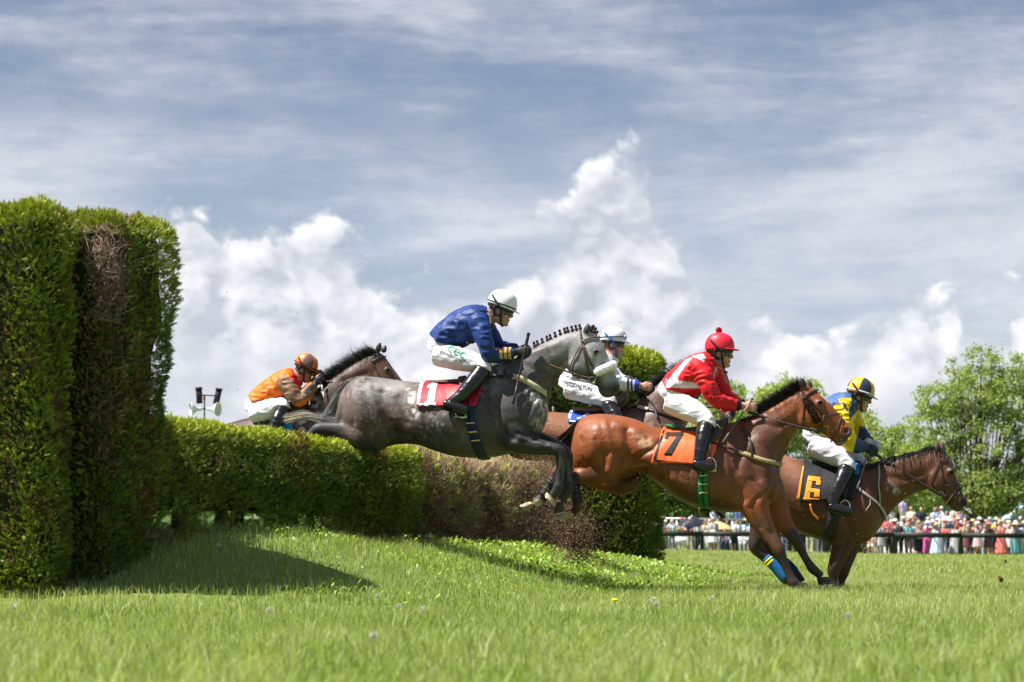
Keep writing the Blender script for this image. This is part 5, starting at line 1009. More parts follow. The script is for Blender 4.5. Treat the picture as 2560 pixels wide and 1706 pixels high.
br = strap_part('bridle', bay, S_B, [([(2003, 974), (2010, 996), (2012, 1022), (2008, 1064)], .012, .006), ([(2014, 992), (2030, 983), (2046, 977)], .018, .008), ([(2026, 1000), (2044, 1022), (2060, 1042)], .013, .007), ([(2058, 1043), (2080, 1040), (2103, 1036)], .014, .008), ([(2103, 1038), (2092, 1080), (2074, 1110)], .013, .009), ([(2060, 1044), (2056, 1062), (2052, 1074)], .020, .008), ([(2032, 1078), (2055, 1078)], .022, .008)], leather)
for sg in (1, -1):
    p = FB.PP([(2051, 1066), (2071, 1066), (2070, 1092), (2058, 1090), (2050, 1080), (2051, 1066)], sg * .085); put_parts('bit_ring', [tube_mesh(p, .0045, 6), ring(FB, (2032, 1077), .022, .006, sg * .09)], brass, br)
for sg in (1, -1): put('cheek_sheepskin', fleece(crom(on(S_B, [(2015, 996), (2022, 1012), (2032, 1032), (2047, 1056)], sg, .012), 4), .024, 1200, .014, wool_b, (.1, .1, .1)), br)
rein_part(bay, FB, S_B, (1870, 1030), (2030, 1076), (2056, 1078), .10, .012, leather, .06)
# bay, black cloth
co, SC = cloth(sbay, S_S, [(2008, 1154), (2152, 1162), (2130, 1252), (1990, 1256)], black_cloth, seed=5, wave=.008)
marks('cloth_border', co, SC, [[(2004, 1168), (2011, 1168), (2000, 1254), (1991, 1253)]], amber)
marks('number', co, SC, [[(2021, 1196), (2034, 1194), (2025, 1254), (2011, 1252)], [(2022, 1192), (2053, 1196), (2052, 1207), (2022, 1204)], [(2042, 1204), (2053, 1205), (2052, 1216), (2041, 1215)], [(2020, 1222), (2051, 1226), (2050, 1235), (2019, 1232)], [(2038, 1226), (2051, 1228), (2049, 1258), (2036, 1256)], [(2011, 1246), (2049, 1250), (2048, 1259), (2010, 1257)]], amber)
strap_part('cloth_tie', sbay, S_S, [([(2027, 1262), (2034, 1284), (2048, 1298)], .016, .014)], amber, False)
girth(sbay, S_S, [(2092, 1250), (2082, 1300), (2072, 1356)], .10, black_cloth, [])
saddle(sbay, S_S, [(2014, 1147, 2012, 1158, .05), (2040, 1152, 2040, 1166, .13), (2075, 1158, 2075, 1176, .14), (2110, 1160, 2110, 1180, .12), (2140, 1152, 2142, 1174, .09), (2152, 1152, 2154, 1168, .04)], [(2100, 1170), (2150, 1166), (2138, 1250), (2104, 1248)], rubber, stir=((2104, 1190), (2112, 1252), .33))
put_parts('saddle_pad', [patch(S_S, [(2134, 1172), (2150, 1170), (2146, 1196), (2136, 1196)], 8, 8, .046, .006, sg)[:3] for sg in (1, -1)], satin('blue_pad', (0.01, .16, .52)), sbay)
strap_part('breast_strap', sbay, S_S, [([(2123, 1200), (2140, 1216), (2157, 1234), (2194, 1263)], .022, .012), ([(2194, 1263), (2208, 1284), (2214, 1303)], .026, .012), ([(2198, 1162), (2197, 1210), (2196, 1263)], .013, .010), ([(2171, 1252), (2172, 1262), (2164, 1277)], .007, .014)], grey_web)
br = strap_part('bridle', sbay, S_S, [([(2346, 1134), (2349, 1156), (2354, 1188), (2362, 1213), (2356, 1232)], .014, .006), ([(2349, 1154), (2362, 1147), (2373, 1143)], .016, .008), ([(2347, 1157), (2336, 1182), (2325, 1204)], .010, .006), ([(2363, 1214), (2385, 1213), (2402, 1212)], .013, .008), ([(2403, 1216), (2391, 1242), (2368, 1262)], .013, .009), ([(2352, 1236), (2368, 1238)], .018, .009)], leather)
for sg in (1, -1): put_parts('bit_ring', [ring(FS, (2352, 1236), .024, .004, sg * .085), tube_mesh([FS.P(2388, 1228, sg * .07), FS.P(2366, 1258, sg * .07)], .005, 6)], steel, br)
rein_part(sbay, FS, S_S, (2180, 1131), (2349, 1235), (2366, 1242), .10, .012, leather, .07, 2)
for nm, pts, side, cl in (('leg_wrap', FS.PP([(1914, 1394), (1930, 1409), (1950, 1432), (1963, 1447)], .13), 1, (0.01, .13, .36)), ('leg_wrap', FS.PP([(1960, 1405), (1972, 1416), (1986, 1431)], -.13), -1, (0.012, .05, .13))):
    o = put_parts(nm, [tube_mesh(crom(pts, 4), np.full(len(crom(pts, 4)), .0475), 14)], pmat('blue_leg_wrap' if side == 1 else 'navy_leg_wrap', cl, .75, .3, bump=.4, bscale=90), sbay)
    if side == 1:
        for t in (.13, .24): c = pts[0] * (1 - t) + pts[-1] * t; d = unit(pts[-1] - pts[0]); put_parts('wrap_tape', [tube_mesh([c - d * .009, c + d * .009], .0505, 14)], pmat('yellow_tape', (.75, .62, .01), .5, .3), o)
# brown horse, blue cloth
co, SC = cloth(brown, S_W, [(1427, 1020), (1535, 1018), (1526, 1078), (1423, 1060)], blue_cloth, seed=8, wave=.01)
marks('cloth_border', co, SC, [[(1427, 1021), (1434, 1021), (1430, 1061), (1424, 1059)], [(1430, 1054), (1470, 1061), (1470, 1066), (1430, 1060)]], white_cloth)
marks('number', co, SC, [[(1450, 1026), (1484, 1025), (1482, 1033), (1450, 1034)], [(1472, 1032), (1482, 1032), (1472, 1044), (1460, 1044)], [(1446, 1048), (1458, 1046), (1470, 1056), (1456, 1058)]], white_cloth)
saddle(brown, S_W, [(1432, 1018, 1432, 1028, .05), (1460, 1018, 1460, 1034, .12), (1500, 1012, 1502, 1034, .13), (1535, 998, 1540, 1022, .11), (1560, 980, 1566, 1008, .07), (1568, 976, 1570, 996, .03)], [(1528, 1006), (1570, 982), (1560, 1030), (1530, 1044)], pmat('tan_saddle_leather', (0.17, 0.095, 0.065), .55, .3, var=.3, vscale=20), stir=((1530, 1015), (1552, 1062), .32))
put_parts('saddle_pad', [patch(S_W, [(1505, 1018), (1532, 1016), (1528, 1044), (1512, 1044)], 8, 8, .030, .006, sg)[:3] for sg in (1, -1)], green_web, brown)
girth(brown, S_W, [(1545, 1060), (1548, 1110), (1552, 1172)], .08, navy_web, [])
strap_part('breast_strap', brown, S_W, [([(1566, 1013), (1610, 1022), (1655, 1037), (1702, 1052)], .030, .012), ([(1604, 980), (1634, 1012), (1648, 1054)], .018, .014)], leather); strap_part('breast_pad', brown, S_W, [([(1598, 1020), (1625, 1027)], .030, .018)], cream_web)
br = strap_part('bridle', brown, S_W, [([(1772, 900), (1778, 924), (1788, 968), (1797, 1012)], .014, .006), ([(1798, 930), (1808, 931), (1817, 932)], .018, .008), ([(1795, 1000), (1815, 1000), (1832, 998)], .016, .008)], leather)
for sg in (1, -1): put_parts('bit_ring', [ring(FW, (1797, 1018), .034, .0045, sg * .08)], steel, br)
rein_part(brown, FW, S_W, (1614, 968), (1797, 1020), (1800, 1022), .10, .010, leather_br, .05, 30)
# near-black horse
cloth(dark_h, S_O, [(704, 1054), (736, 1046), (748, 1086), (706, 1094)], teal_cloth, seed=9)
saddle(dark_h, S_O, [(672, 1030, 672, 1038, .05), (695, 1022, 696, 1036, .13), (725, 1010, 728, 1028, .13), (752, 994, 758, 1014, .1), (770, 984, 774, 1000, .05)], [(720, 1020), (776, 992), (768, 1050), (732, 1060)], leather_br, stir=((720, 1030), (690, 1085), .33))
br = strap_part('bridle', dark_h, S_O, [([(936, 884), (934, 905), (942, 922), (951, 940), (984, 996)], .014, .006), ([(934, 905), (948, 899), (966, 890)], .018, .008)], leather)
for sg in (1, -1): put_parts('bit_ring', [ring(FO, (985, 998), .03, .0045, sg * .07)], steel, br)
rein_part(dark_h, FO, S_O, (800, 951), (960, 975), (985, 998), .11, .010, leather_br, .06, 2)
strap_part('breast_strap', dark_h, S_O, [([(772, 1030), (810, 1040), (846, 1060)], .03, .012)], navy_web)
# hind boots of the orange-cloth bay
for sg, pts in ((1, [(1437, 1214), (1441, 1238), (1445, 1258)]), (-1, [(1385, 1196), (1373, 1218), (1358, 1241)])):
    o = put_parts('leg_boot', [tube_mesh(crom(FB.PP(pts, .14 * sg), 4), (.046, .044, .042, .041, .041, .041, .042, .044, .046), 14)], rubber, bay)
    for t in (.25, .6): a = FB.PP(pts, .14 * sg); c = a[0] * (1 - t) + a[2] * t; d = unit(a[2] - a[0]); put_parts('boot_strap', [tube_mesh([c - d * .008, c + d * .008], .0475, 14)], pmat('boot_strap_grey', (.05, .05, .055), .6, .3), o)

# ------------------------------------------------------------------ jockeys
skin = pmat('skin', attr=True, rough=.5, spec=.35, var=.12, vscale=14, bump=.1, bscale=60)
silk = pmat('racing_silk', attr=True, rough=.55, spec=.3, bump=.35, bscale=11, stretch=(1, 1, 1.6)); breech_m = pmat('white_breeches', attr=True, rough=.62, spec=.3, bump=.4, bscale=12, stretch=(1, 1, 1.4))
boot_m = pmat('black_boot_leather', (0.010, 0.010, 0.011), .24, .55, bump=.35, bscale=14, var=.3, vscale=20)
visor = pmat('dark_goggle_lens', (0.006, 0.006, 0.010), .06, .8, coat=.5); strap_k = pmat('black_strap', (0.014, 0.014, 0.015), .5, .4); cap_m = pmat('helmet_silk', attr=True, rough=.45, spec=.4, bump=.12, bscale=30)
def centreline(fr, kind, spec, k=5):
    if kind == 'loft': A = np.array([np.concatenate([(fr.P(s[0], s[1]) + fr.P(s[2], s[3])) / 2, [max(np.linalg.norm(fr.P(s[0], s[1]) - fr.P(s[2], s[3])) / 2, s[4] * .8)]]) for s in spec])
    else: A = np.array([np.concatenate([fr.P(p[0], p[1], p[2]), [p[3] * fr.mpp]]) for p in spec])
    A = crom(A, k); return A[:, :3], A[:, 3], np.linspace(0, len(spec) - 1, len(A))
def head_axes(fr, tilt):
    a = R(tilt); x = fr.f * math.cos(a) - np.array((0, 0, 1.0)) * math.sin(a); z = np.array((0, 0, 1.0)) * math.cos(a) + fr.f * math.sin(a); return np.array((x, fr.r, z))
def head_parts(c, A, s=1.0):
    """Skull, jaw, nose, lips, chin and ears in head axes (forward, right, up)."""
    secs = [(-.126, .070, .018, .022), (-.117, .086, -.002, .040), (-.100, .089, -.03, .050), (-.080, .086, -.055, .056), (-.062, .088, -.07, .060), (-.035, .084, -.086, .066), (-.008, .080, -.095, .071), (.012, .082, -.099, .073), (.035, .092, -.101, .075), (.07, .086, -.095, .072), (.10, .06, -.072, .055), (.118, .025, -.035, .03)]
    Rg = []; th = np.linspace(0, 2 * np.pi, 24, endpoint=False)
    for z, xf, xb, w in np.array(crom(np.array(secs), 3)):
        cx = (xf + xb) / 2; hx = (xf - xb) / 2; x = cx + hx * np.cos(th); y = w * np.sign(np.sin(th)) * np.abs(np.sin(th)) ** .85; Rg.append(np.stack([x, y, np.full(24, z)], -1))
    out = [rings_mesh(np.array(Rg))]
    th8 = np.linspace(0, 2 * np.pi, 10, endpoint=False)
    out.append(rings_mesh(np.array([np.array((x, 0, z)) + np.stack([np.zeros(10) + np.cos(th8) * d, np.sin(th8) * w, np.cos(th8) * 0.004], -1) for x, z, w, d in ((.082, .022, .009, .008), (.092, -.006, .011, .010), (.102, -.030, .014, .013), (.103, -.045, .017, .013), (.088, -.053, .014, .008))])))
    out += [blob((.087, 0, -.070), np.eye(3), (.011, .024, .006), 10), blob((.085, 0, -.081), np.eye(3), (.010, .021, .007), 10), blob((.078, 0, -.108), np.eye(3), (.018, .022, .017), 10)]
    for sg in (1, -1): out += [blob((-.006, sg * .073, -.018), np.array(((math.cos(.25), 0, math.sin(.25)), (0, 1, 0), (-math.sin(.25), 0, math.cos(.25)))), (.020, .012, .034), 12), blob((.050, sg * .046, -.040), np.eye(3), (.03, .022, .026), 10), blob((.072, sg * .032, .026), np.eye(3), (.016, .026, .010), 10)]
    return [((v * s) @ A + c, f, t) for v, f, t in out]
def hand_parts(fr, c, d, side, up, s=1.0, curl=1.0):
    """Fist: palm, four curled fingers of unequal length and a thumb; d = forward, side = +1 near hand."""
    d = unit(np.asarray(d)); up = unit(np.asarray(up) - d * (np.asarray(up) @ d)); inn = np.cross(d, up); inn = inn if inn @ (-fr.r * side) > 0 else -inn; A = np.array((d, inn, up))
    out = [blob((0.0, 0, 0), np.eye(3), (.047, .019, .041), 14), blob((-.04, 0, 0), np.eye(3), (.035, .022, .029), 12)]
    for k, (z, L) in enumerate(((.030, .95), (.010, 1.05), (-.010, 1.0), (-.029, .82))):
        p = np.array([(.030, -.003, z), (.052 * L + .004, -.001, z * 1.02), (.066 * L, .016, z), (.054 * L, .036, z * .96), (.030, .038, z * .93), (.020, .026, z * .93)]); out.append(tube_mesh(crom(p, 3), np.linspace(.0103, .0082, len(crom(p, 3))), 8))
    p = np.array([(-.012, .012, .030), (.012, .020, .044), (.036, .026, .046), (.054, .030, .040)]); out.append(tube_mesh(crom(p, 3), np.linspace(.0125, .0088, len(crom(p, 3))), 8))
    return [((np.asarray(v) * s) @ A + c, f, t) for v, f, t in out]
def helmet(root, c, A, paint, peak, rim_tilt=0.0, sz=1.0, band=None, straps=strap_k, pom=None, goggle_up=False, gog=visor, chin=strap_k, name='helmet', cup=strap_k):
    n = 64; th = np.linspace(0, 2 * np.pi, n, endpoint=False); rt = R(rim_tilt); Rm = np.array(((math.cos(rt), 0, math.sin(rt)), (0, 1, 0), (-math.sin(rt), 0, math.cos(rt))))
    B = Rm @ A
    prof = [(-.012, .985), (.0, 1.0), (.025, 1.005), (.05, .965), (.075, .885), (.098, .755), (.114, .58), (.124, .40), (.130, .21), (.132, .06)]
    # local: x half length .122, y half width .100
    Rg = np.array([np.stack([np.cos(th) * .122 * r - .004, np.sin(th) * .100 * r, np.full(n, z + .028)], -1) for z, r in prof]) * sz
    v, f, t = rings_mesh(Rg); col = np.array([paint(math.degrees(math.atan2(p[1], p[0] + .004 * sz)), p[2] / sz - .028) for p in v]); w = v @ B + c
    o = put(name, mesh_np(name, w, [f, t], col=col, mat=cap_m), root)
    # peak
    a = np.linspace(-1.15, 1.15, 25); k = np.cos(a * 1.36) ; ext = np.clip(k, 0, 1) * .040
    inn = np.stack([np.cos(a) * .121, np.sin(a) * .099, np.full(25, .022)], -1); outp = np.stack([np.cos(a) * (.121 + ext), np.sin(a) * (.099 + ext * .6), .020 - ext * .22], -1)
    V = np.concatenate([inn, outp, inn + (0, 0, .006), outp + (0, 0, .004)]) * sz @ B + c; i = np.arange(24); F = np.concatenate([np.stack([i, i + 1, i + 26, i + 25], -1), np.stack([i + 50, i + 75, i + 76, i + 51], -1), np.stack([i + 25, i + 26, i + 76, i + 75], -1), np.stack([i, i + 50, i + 51, i + 1], -1)])
    put('peak', mesh_np('peak', V, F, mat=peak), o)
    # dark skull lining below the silk, round the back and sides
    Rg = np.array([np.stack([np.cos(th) * .114 * r - .002, np.sin(th) * .093 * r, np.full(n, z)], -1) for z, r in ((.024, 1.0), (.006, .99), (-.008, .95))]) * sz
    v, f, t = rings_mesh(Rg); put('helmet_lining', mesh_np('helmet_lining', v @ B + c, [f], mat=cup), o)
    if band: 
        q = np.stack([np.cos(th) * .1245 - .004, np.sin(th) * .1025, np.full(n, .036)], -1); up = np.array((0, 0, band[1])); Rg = np.stack([q - up, q + up, q * 1.012 + up, q * 1.012 - up], 1) * sz; Rg = np.concatenate([Rg, Rg[:1]]); v, f, t = rings_mesh(Rg); put('helmet_band', mesh_np('helmet_band', v @ B + c, [f], mat=band[0]), o)
    st = []
    for sg in (1, -1):
        pts = np.array([(-.085, sg * .078, .090), (-.055, sg * .094, .062), (-.015, sg * .1035, .028), (.016, sg * .097, -.004), (.030, sg * .082, -.045), (.036, sg * .066, -.085), (.046, sg * .040, -.122), (.052, 0, -.132)]) * sz; p = crom(pts, 4); t_ = unit(np.gradient(p, axis=0)); nn = unit(p * np.array((.3, 1, .3))); s_ = unit(np.cross(t_, nn)); Rg = np.stack([p - s_ * .008 - nn * .001, p + s_ * .008 - nn * .001, p + s_ * .008 + nn * .004, p - s_ * .008 + nn * .004], 1); st.append((lambda q: (q[0] @ A + c, q[1], q[2]))(rings_mesh(Rg)))
        pts = np.array([(-.036, sg * .094, .010), (-.034, sg * .082, -.040), (-.012, sg * .078, -.066), (.022, sg * .080, -.050)]) * sz; p = crom(pts, 4); v, f, t = tube_mesh(p, .011, 8); st.append((v @ A + c, f, t))
    ec = [q for k_, q in enumerate(st) if k_ % 2]; put_parts('chin_strap', [q for k_, q in enumerate(st) if k_ % 2 == 0], chin, o); put_parts('ear_guard', ec[:1], strap_k, o); put_parts('ear_guard', ec[1:], strap_k, o)
    # goggles: curved lens hugging the brow, with a strap into the helmet
    a = np.linspace(-1.12, 1.12, 21); rows = []
    for z, e in ((.022, .0), (.014, .010), (-.006, .014), (-.026, .010), (-.033, .0)):
        dip = -.012 * np.abs(np.sin(a * 1.3)) if z < 0 else 0 * a; rows.append(np.stack([.010 + np.cos(a) * (.084 + e * .8), np.sin(a) * (.074 + e * .6), z + dip + (.010 if z < -.02 else 0) * np.exp(-(a / .14) ** 2)], -1))
    G = np.array(rows); V = (G.reshape(-1, 3) * sz) @ A + c; i = np.arange(len(rows) * 21).reshape(-1, 21); F = np.stack([i[:-1, :-1], i[:-1, 1:], i[1:, 1:], i[1:, :-1]], -1).reshape(-1, 4)
    go = put('goggles', mesh_np('goggles', V, F, mat=gog), root)
    md = go.modifiers.new('thickness', 'SOLIDIFY'); md.thickness = .006
    put_parts('goggle_strap', [((lambda q: (q[0] @ A + c, q[1], q[2]))(tube_mesh(np.array([(.050, sg * .070, -.004), (.010, sg * .082, .004), (-.05, sg * .080, .012)]) * sz, .006, 6))) for sg in (1, -1)], strap_k, go)
    if goggle_up:
        lst = []
        for yy in (-.034, .034): v, f, t = blob((0.108, yy, .062), np.eye(3), (.012, .030, .021), 12); lst.append(((v * sz) @ B + c, f, t))
        g2 = put_parts('spare_goggles', lst, pmat('clear_goggle_lens', (.32, .36, .42), .1, .7), o)
        q = np.stack([np.cos(th) * .1225 - .004, np.sin(th) * .1005, .052 + .012 * np.cos(th)], -1); v, f, t = tube_mesh(np.concatenate([q, q[:1]]) * sz @ B + c, .0055, 6, False); put('spare_goggle_strap', mesh_np('spare_goggle_strap', v, [f], mat=strap_k), g2)
    if pom:
        p0 = (np.array((-.012, 0, .176)) * sz) @ B + c; v, f, t = blob(p0, np.eye(3), (.022,) * 3, 12); k = 500; d = unit(rng.normal(0, 1, (k, 3))); v2, f2, c2 = hair(p0 + d * .02, d, np.full(k, .008), np.full(k, .006), np.zeros(k), np.tile(np.array((.5, .01, .03)), (k, 1)), .2, 2); put('pompom', mesh_np('pompom', np.concatenate([v, v2]), [np.concatenate([f, f2 + len(v)]), t], mat=pom), o)
    return o
def garment(name, v, f, n, sel, off, mat, col, root, folds=0.0, seed=0, thick=.004):
    fs = f[sel[f].all(1)]; used = np.unique(fs); mp = np.full(len(v), -1); mp[used] = np.arange(len(used)); p = v[used]; nn = n[used]
    d = np.full(len(used), off)
    if folds:
        q = p * np.array((14, 14, 26)); w = vnoise(q + 1.4 * fbm(p * 5, 2, seed)[:, None], seed); r_ = 1 - np.abs(w * 2 - 1) * 1.6; d = d + folds * np.clip(r_, -0.3, 1)
    p = p + nn * d[:, None]; c = col(p) if callable(col) else (None if col is None else np.tile(np.array(col), (len(p), 1)))
    o = put(name, mesh_np(name, p, mp[fs], col=c, mat=mat), root); md = o.modifiers.new('thickness', 'SOLIDIFY'); md.thickness = thick; md.offset = -1
    return o, p, mp[fs]
def jockey(label, fr, foot, torso, neck, head, arms, hands, legs, feet, jacket_col, breech_col=None, gloves=((1, rubber), (-1, rubber)), hem=1.4, knee=2.55, helm=None, group='jockeys riding over the hedge', skin_c=(0.50, 0.275, 0.20), vox=.0068, cuff=None, collar=.5):
    o0 = fr.P(*foot, 0); root = empty('person', tuple(o0), label, 'person', group); hx, hy, tilt = head[:3]; hl = 0.0
    A = head_axes(fr, tilt); hc = fr.P(hx, hy, hl); parts = [loft(fr, torso), loft(fr, neck, 5, 18)]; labs = [('torso',) + centreline(fr, 'loft', torso), ('neck',) + centreline(fr, 'loft', neck)]
    hp = head_parts(hc, A, 1.0); parts += hp; labs.append(('head', hc + np.array([(x, 0, z) for x in (-.05, 0, .05) for z in (-.08, -.03, .03, .08)]) @ A, np.full(12, .105), np.zeros(12)))
    for a in arms: parts.append(limb(fr, a)); labs.append(('arm',) + centreline(fr, 'limb', a))
    for (x, y, lt, dx, dy, side) in hands:
        c = fr.P(x, y, lt); d = fr.P(x + dx, y + dy, lt) - c; parts += hand_parts(fr, c, d, side, (0, 0, 1.0), 1.0); d = unit(d); labs.append(('hand%d' % side, c + d[None] * np.linspace(-.045, .07, 6)[:, None], np.full(6, .034), np.zeros(6)))
    for l in legs: parts.append(limb(fr, l)); labs.append(('leg',) + centreline(fr, 'limb', l))
    for l in feet: parts.append(limb(fr, l)); labs.append(('foot',) + centreline(fr, 'limb', l))
    v, f = fuse(parts, vox, 3); n = vnorm(v, f)
    best = np.full(len(v), 1e9); lab = np.zeros(len(v), int); par = np.zeros(len(v))
    for i, (nm, c, r, t) in enumerate(labs):
        D = np.linalg.norm(v[:, None] - c[None], axis=2) / r[None]; j = D.argmin(1); dm = D[np.arange(len(v)), j]; b = dm < best; best[b] = dm[b]; lab[b] = i; par[b] = t[j[b]]
    nm = np.array([l[0] for l in labs]); L = nm[lab]
    col = np.tile(np.array(skin_c), (len(v), 1)); hd = (v - hc) @ A.T
    lip = np.exp(-(((hd - np.array((.092, 0, -.075))) / np.array((.012, .024, .009))) ** 2).sum(1)); col = col * (1 - lip[:, None] * .6) + np.array((.36, .13, .11)) * lip[:, None] * .6
    stub = ((L == 'head') & (hd[:, 2] < -.065))[:, None] * .18; col = col * (1 - stub) + np.array((.22, .14, .11)) * stub
    hair_w = ((L == 'head') & (hd[:, 0] < -.045) & (hd[:, 2] > -.06))[:, None] * .85; col = col * (1 - hair_w) + np.array((.05, .03, .02)) * hair_w
    put('body', mesh_np('body', v, f, col=col, mat=skin), root)
    isj = ((L == 'torso') & (par >= hem)) | ((L == 'arm') & (par < len(arms[0]) - 1.25)) | ((L == 'neck') & (par < collar))
    isb = ((L == 'torso') & (par <= hem + .22)) | ((L == 'leg') & (par < knee)); iso = ((L == 'leg') & (par > knee - .1)) | (L == 'foot')
    jk = lambda p: jacket_col(fr.px(p), fr.lat(p), p)
    bo, bv, bf = garment('breeches', v, f, n, isb, .004, breech_m, breech_col or (lambda p: np.tile(np.array((0.70, 0.685, 0.75)), (len(p), 1))), root, .0065, 4)
    jo, jv, jf = garment('jacket', v, f, n, isj, .009, silk, jk, root, .011, 9)
    [garment('boot', v, f, n, iso & (np.sign(fr.lat(v)) == sg), .008, boot_m, None, root, .003, 2) for sg in (1, -1)]
    for sg, mt in gloves:
        if mt is not None: garment('glove', v, f, n, (L == 'hand%d' % sg) | ((L == 'arm') & (par > len(arms[0]) - 1.35) & (np.sign(fr.lat(v)) == sg)), .003, mt, None, root)
    if helm: helmet(root, hc, A, **helm)
    return root, Surf(fr, bv, bf), Surf(fr, jv, jf), (hc, A)
def lettering(name, parent, S, text, org, ex, size_px, mat, off=.003, bold=.0, squash=1.0, shear=0.0, slant=0.0):
    """Text laid on a surface: org = photo pixel of the baseline start, ex = baseline direction."""
    cu = bpy.data.curves.new('t', 'FONT'); cu.body = text; cu.size = 1.0; cu.offset = bold; cu.shear = shear; o = bpy.data.objects.new('t', cu); C.objects.link(o)
    dg = bpy.context.evaluated_depsgraph_get(); m = bpy.data.meshes.new_from_object(o.evaluated_get(dg)); bpy.data.objects.remove(o); bpy.data.curves.remove(cu)
    bm = bmesh.new(); bm.from_mesh(m); bmesh.ops.triangulate(bm, faces=bm.faces[:]); bmesh.ops.subdivide_edges(bm, edges=[e for e in bm.edges if e.calc_length() > .25], cuts=2); bmesh.ops.triangulate(bm, faces=bm.faces[:])
    e = np.array(ex, float); e /= np.linalg.norm(e); u = np.array((e[1], -e[0])); u = u + e * slant
    P = np.array([np.array(org) + size_px * (q.co.x * squash * e + q.co.y * u) for q in bm.verts]); bm.verts.index_update(); F = np.array([[w.index for w in fc.verts] for fc in bm.faces]); bm.free(); bpy.data.meshes.remove(m)
    W = np.array([S.at(x, y, 1, off)[0] for x, y in P]); return put(name, mesh_np(name, W, F, smooth=False, mat=mat), parent)
def polycol(base, polys):
    def g(px, lat, p):
        c = np.tile(np.array(base, float), (len(px), 1))
        for it in polys:
            s = inpoly(px, it[0])
            if len(it) > 2: s &= it[2](lat)
            c[s] = it[1]
        return c
    return g
near = lambda l: l > .0
# --- navy jacket, on the grey
TOR = [(1072, 866, 1106, 908, .13), (1076, 846, 1122, 882, .155), (1090, 822, 1146, 868, .16), (1122, 794, 1176, 856, .175), (1156, 775, 1204, 842, .19), (1186, 768, 1222, 824, .185), (1206, 768, 1232, 806, .10)]
NAVY = (0.010, 0.038, 0.17); GOLD = (.62, .36, .045)
j1, B1, J1, _ = jockey('jockey in navy blue jacket and white helmet crouched on the grey horse', FG, (1130, 1030), TOR, [(1200, 770, 1226, 812, .062), (1218, 770, 1242, 806, .056), (1232, 764, 1250, 796, .056)], (1252, 773, 16),
    [[(1190, 800, .17, 21), (1200, 815, .20, 20), (1210, 848, .235, 17.5), (1221, 884, .235, 15), (1240, 889, .20, 14.5), (1264, 886, .14, 12), (1286, 882, .10, 9.5)], [(1196, 800, -.17, 20), (1214, 815, -.20, 18), (1232, 846, -.22, 16), (1248, 868, -.22, 14), (1262, 870, -.18, 13), (1278, 872, -.12, 11), (1290, 876, -.08, 9)]],
    [(1304, 881, .085, 10, 1, 1), (1306, 878, -.07, 10, 2, -1)],
    [[(1094, 886, .085, 27), (1145, 897, .14, 27), (1204, 914, .20, 19), (1200, 935, .225, 18.5), (1178, 962, .28, 17), (1152, 990, .315, 13.5), (1130, 1008, .33, 11.5)], [(1094, 886, -.085, 27), (1145, 897, -.14, 27), (1206, 914, -.20, 19), (1202, 935, -.225, 18.5), (1180, 962, -.28, 17), (1154, 990, -.315, 13.5), (1132, 1008, -.33, 11.5)]],
    [[(1112, 1012, .33, 11), (1130, 1016, .335, 12.5), (1150, 1021, .34, 10.5), (1168, 1026, .345, 7.5)], [(1114, 1012, -.33, 11), (1132, 1016, -.335, 12.5), (1152, 1021, -.34, 10.5), (1170, 1026, -.345, 7.5)]],
    polycol(NAVY, [([(1260, 868), (1267, 868), (1268, 902), (1262, 902)], GOLD), ([(1270, 868), (1275, 868), (1277, 902), (1271, 902)], GOLD), ([(1279, 868), (1284, 868), (1286, 902), (1280, 902)], GOLD), ([(1246, 872), (1258, 874), (1256, 884), (1250, 880)], GOLD),
                   ([(1222, 776), (1232, 780), (1246, 815), (1222, 845), (1230, 812)], (.70, .70, .72), lambda l: np.abs(l) < .11)]),
    helm=dict(paint=lambda a, z: (.78, .765, .82), peak=pmat('white_peak', (.7, .7, .72), .4, .4), rim_tilt=-4, band=(strap_k, .005)), collar=.0)
gw = pmat('green_print', (.02, .30, .12), .6, .3); kw = pmat('black_print', (.03, .03, .035), .6, .3)
lettering('printed_letters', bpy.data.objects[[o.name for o in j1.children if o.name.startswith('breeches')][0]], B1, 'cec', (1127, 881), (52, 25), 33, gw, .005, .0, 1.15)
lettering('printed_letters', bpy.data.objects[[o.name for o in j1.children if o.name.startswith('breeches')][0]], B1, 'divorz26ol·gelo.pfcm', (1110, 886), (74, 31), 11.5, kw, .0045, .012, .86)
put_parts('button', [blob(J1.at(1171, 857, 1, .004)[0], np.eye(3), (.011, .006, .011), 10)], pmat('gold_button', (.7, .55, .3), .4, .4), j1)
put_parts('bow_tie', [blob(FG.P(1229, 816, .02), np.eye(3), (.014, .03, .02), 10), blob(FG.P(1228, 822, .02), np.eye(3), (.010, .02, .02), 10)], strap_k, j1)
whip('black whip in the gloved hand of the navy-jacketed jockey', FG, [(1321, 836, .15), (1318, 850, .15), (1315, 864, .15), (1306, 902, .16), (1296, 948, .19), (1283, 1011, .27)], [.011, .013, .012, .008, .0075, .010], [(0, 2, rubber), (2, 4, rubber), (4, 5, leather)])
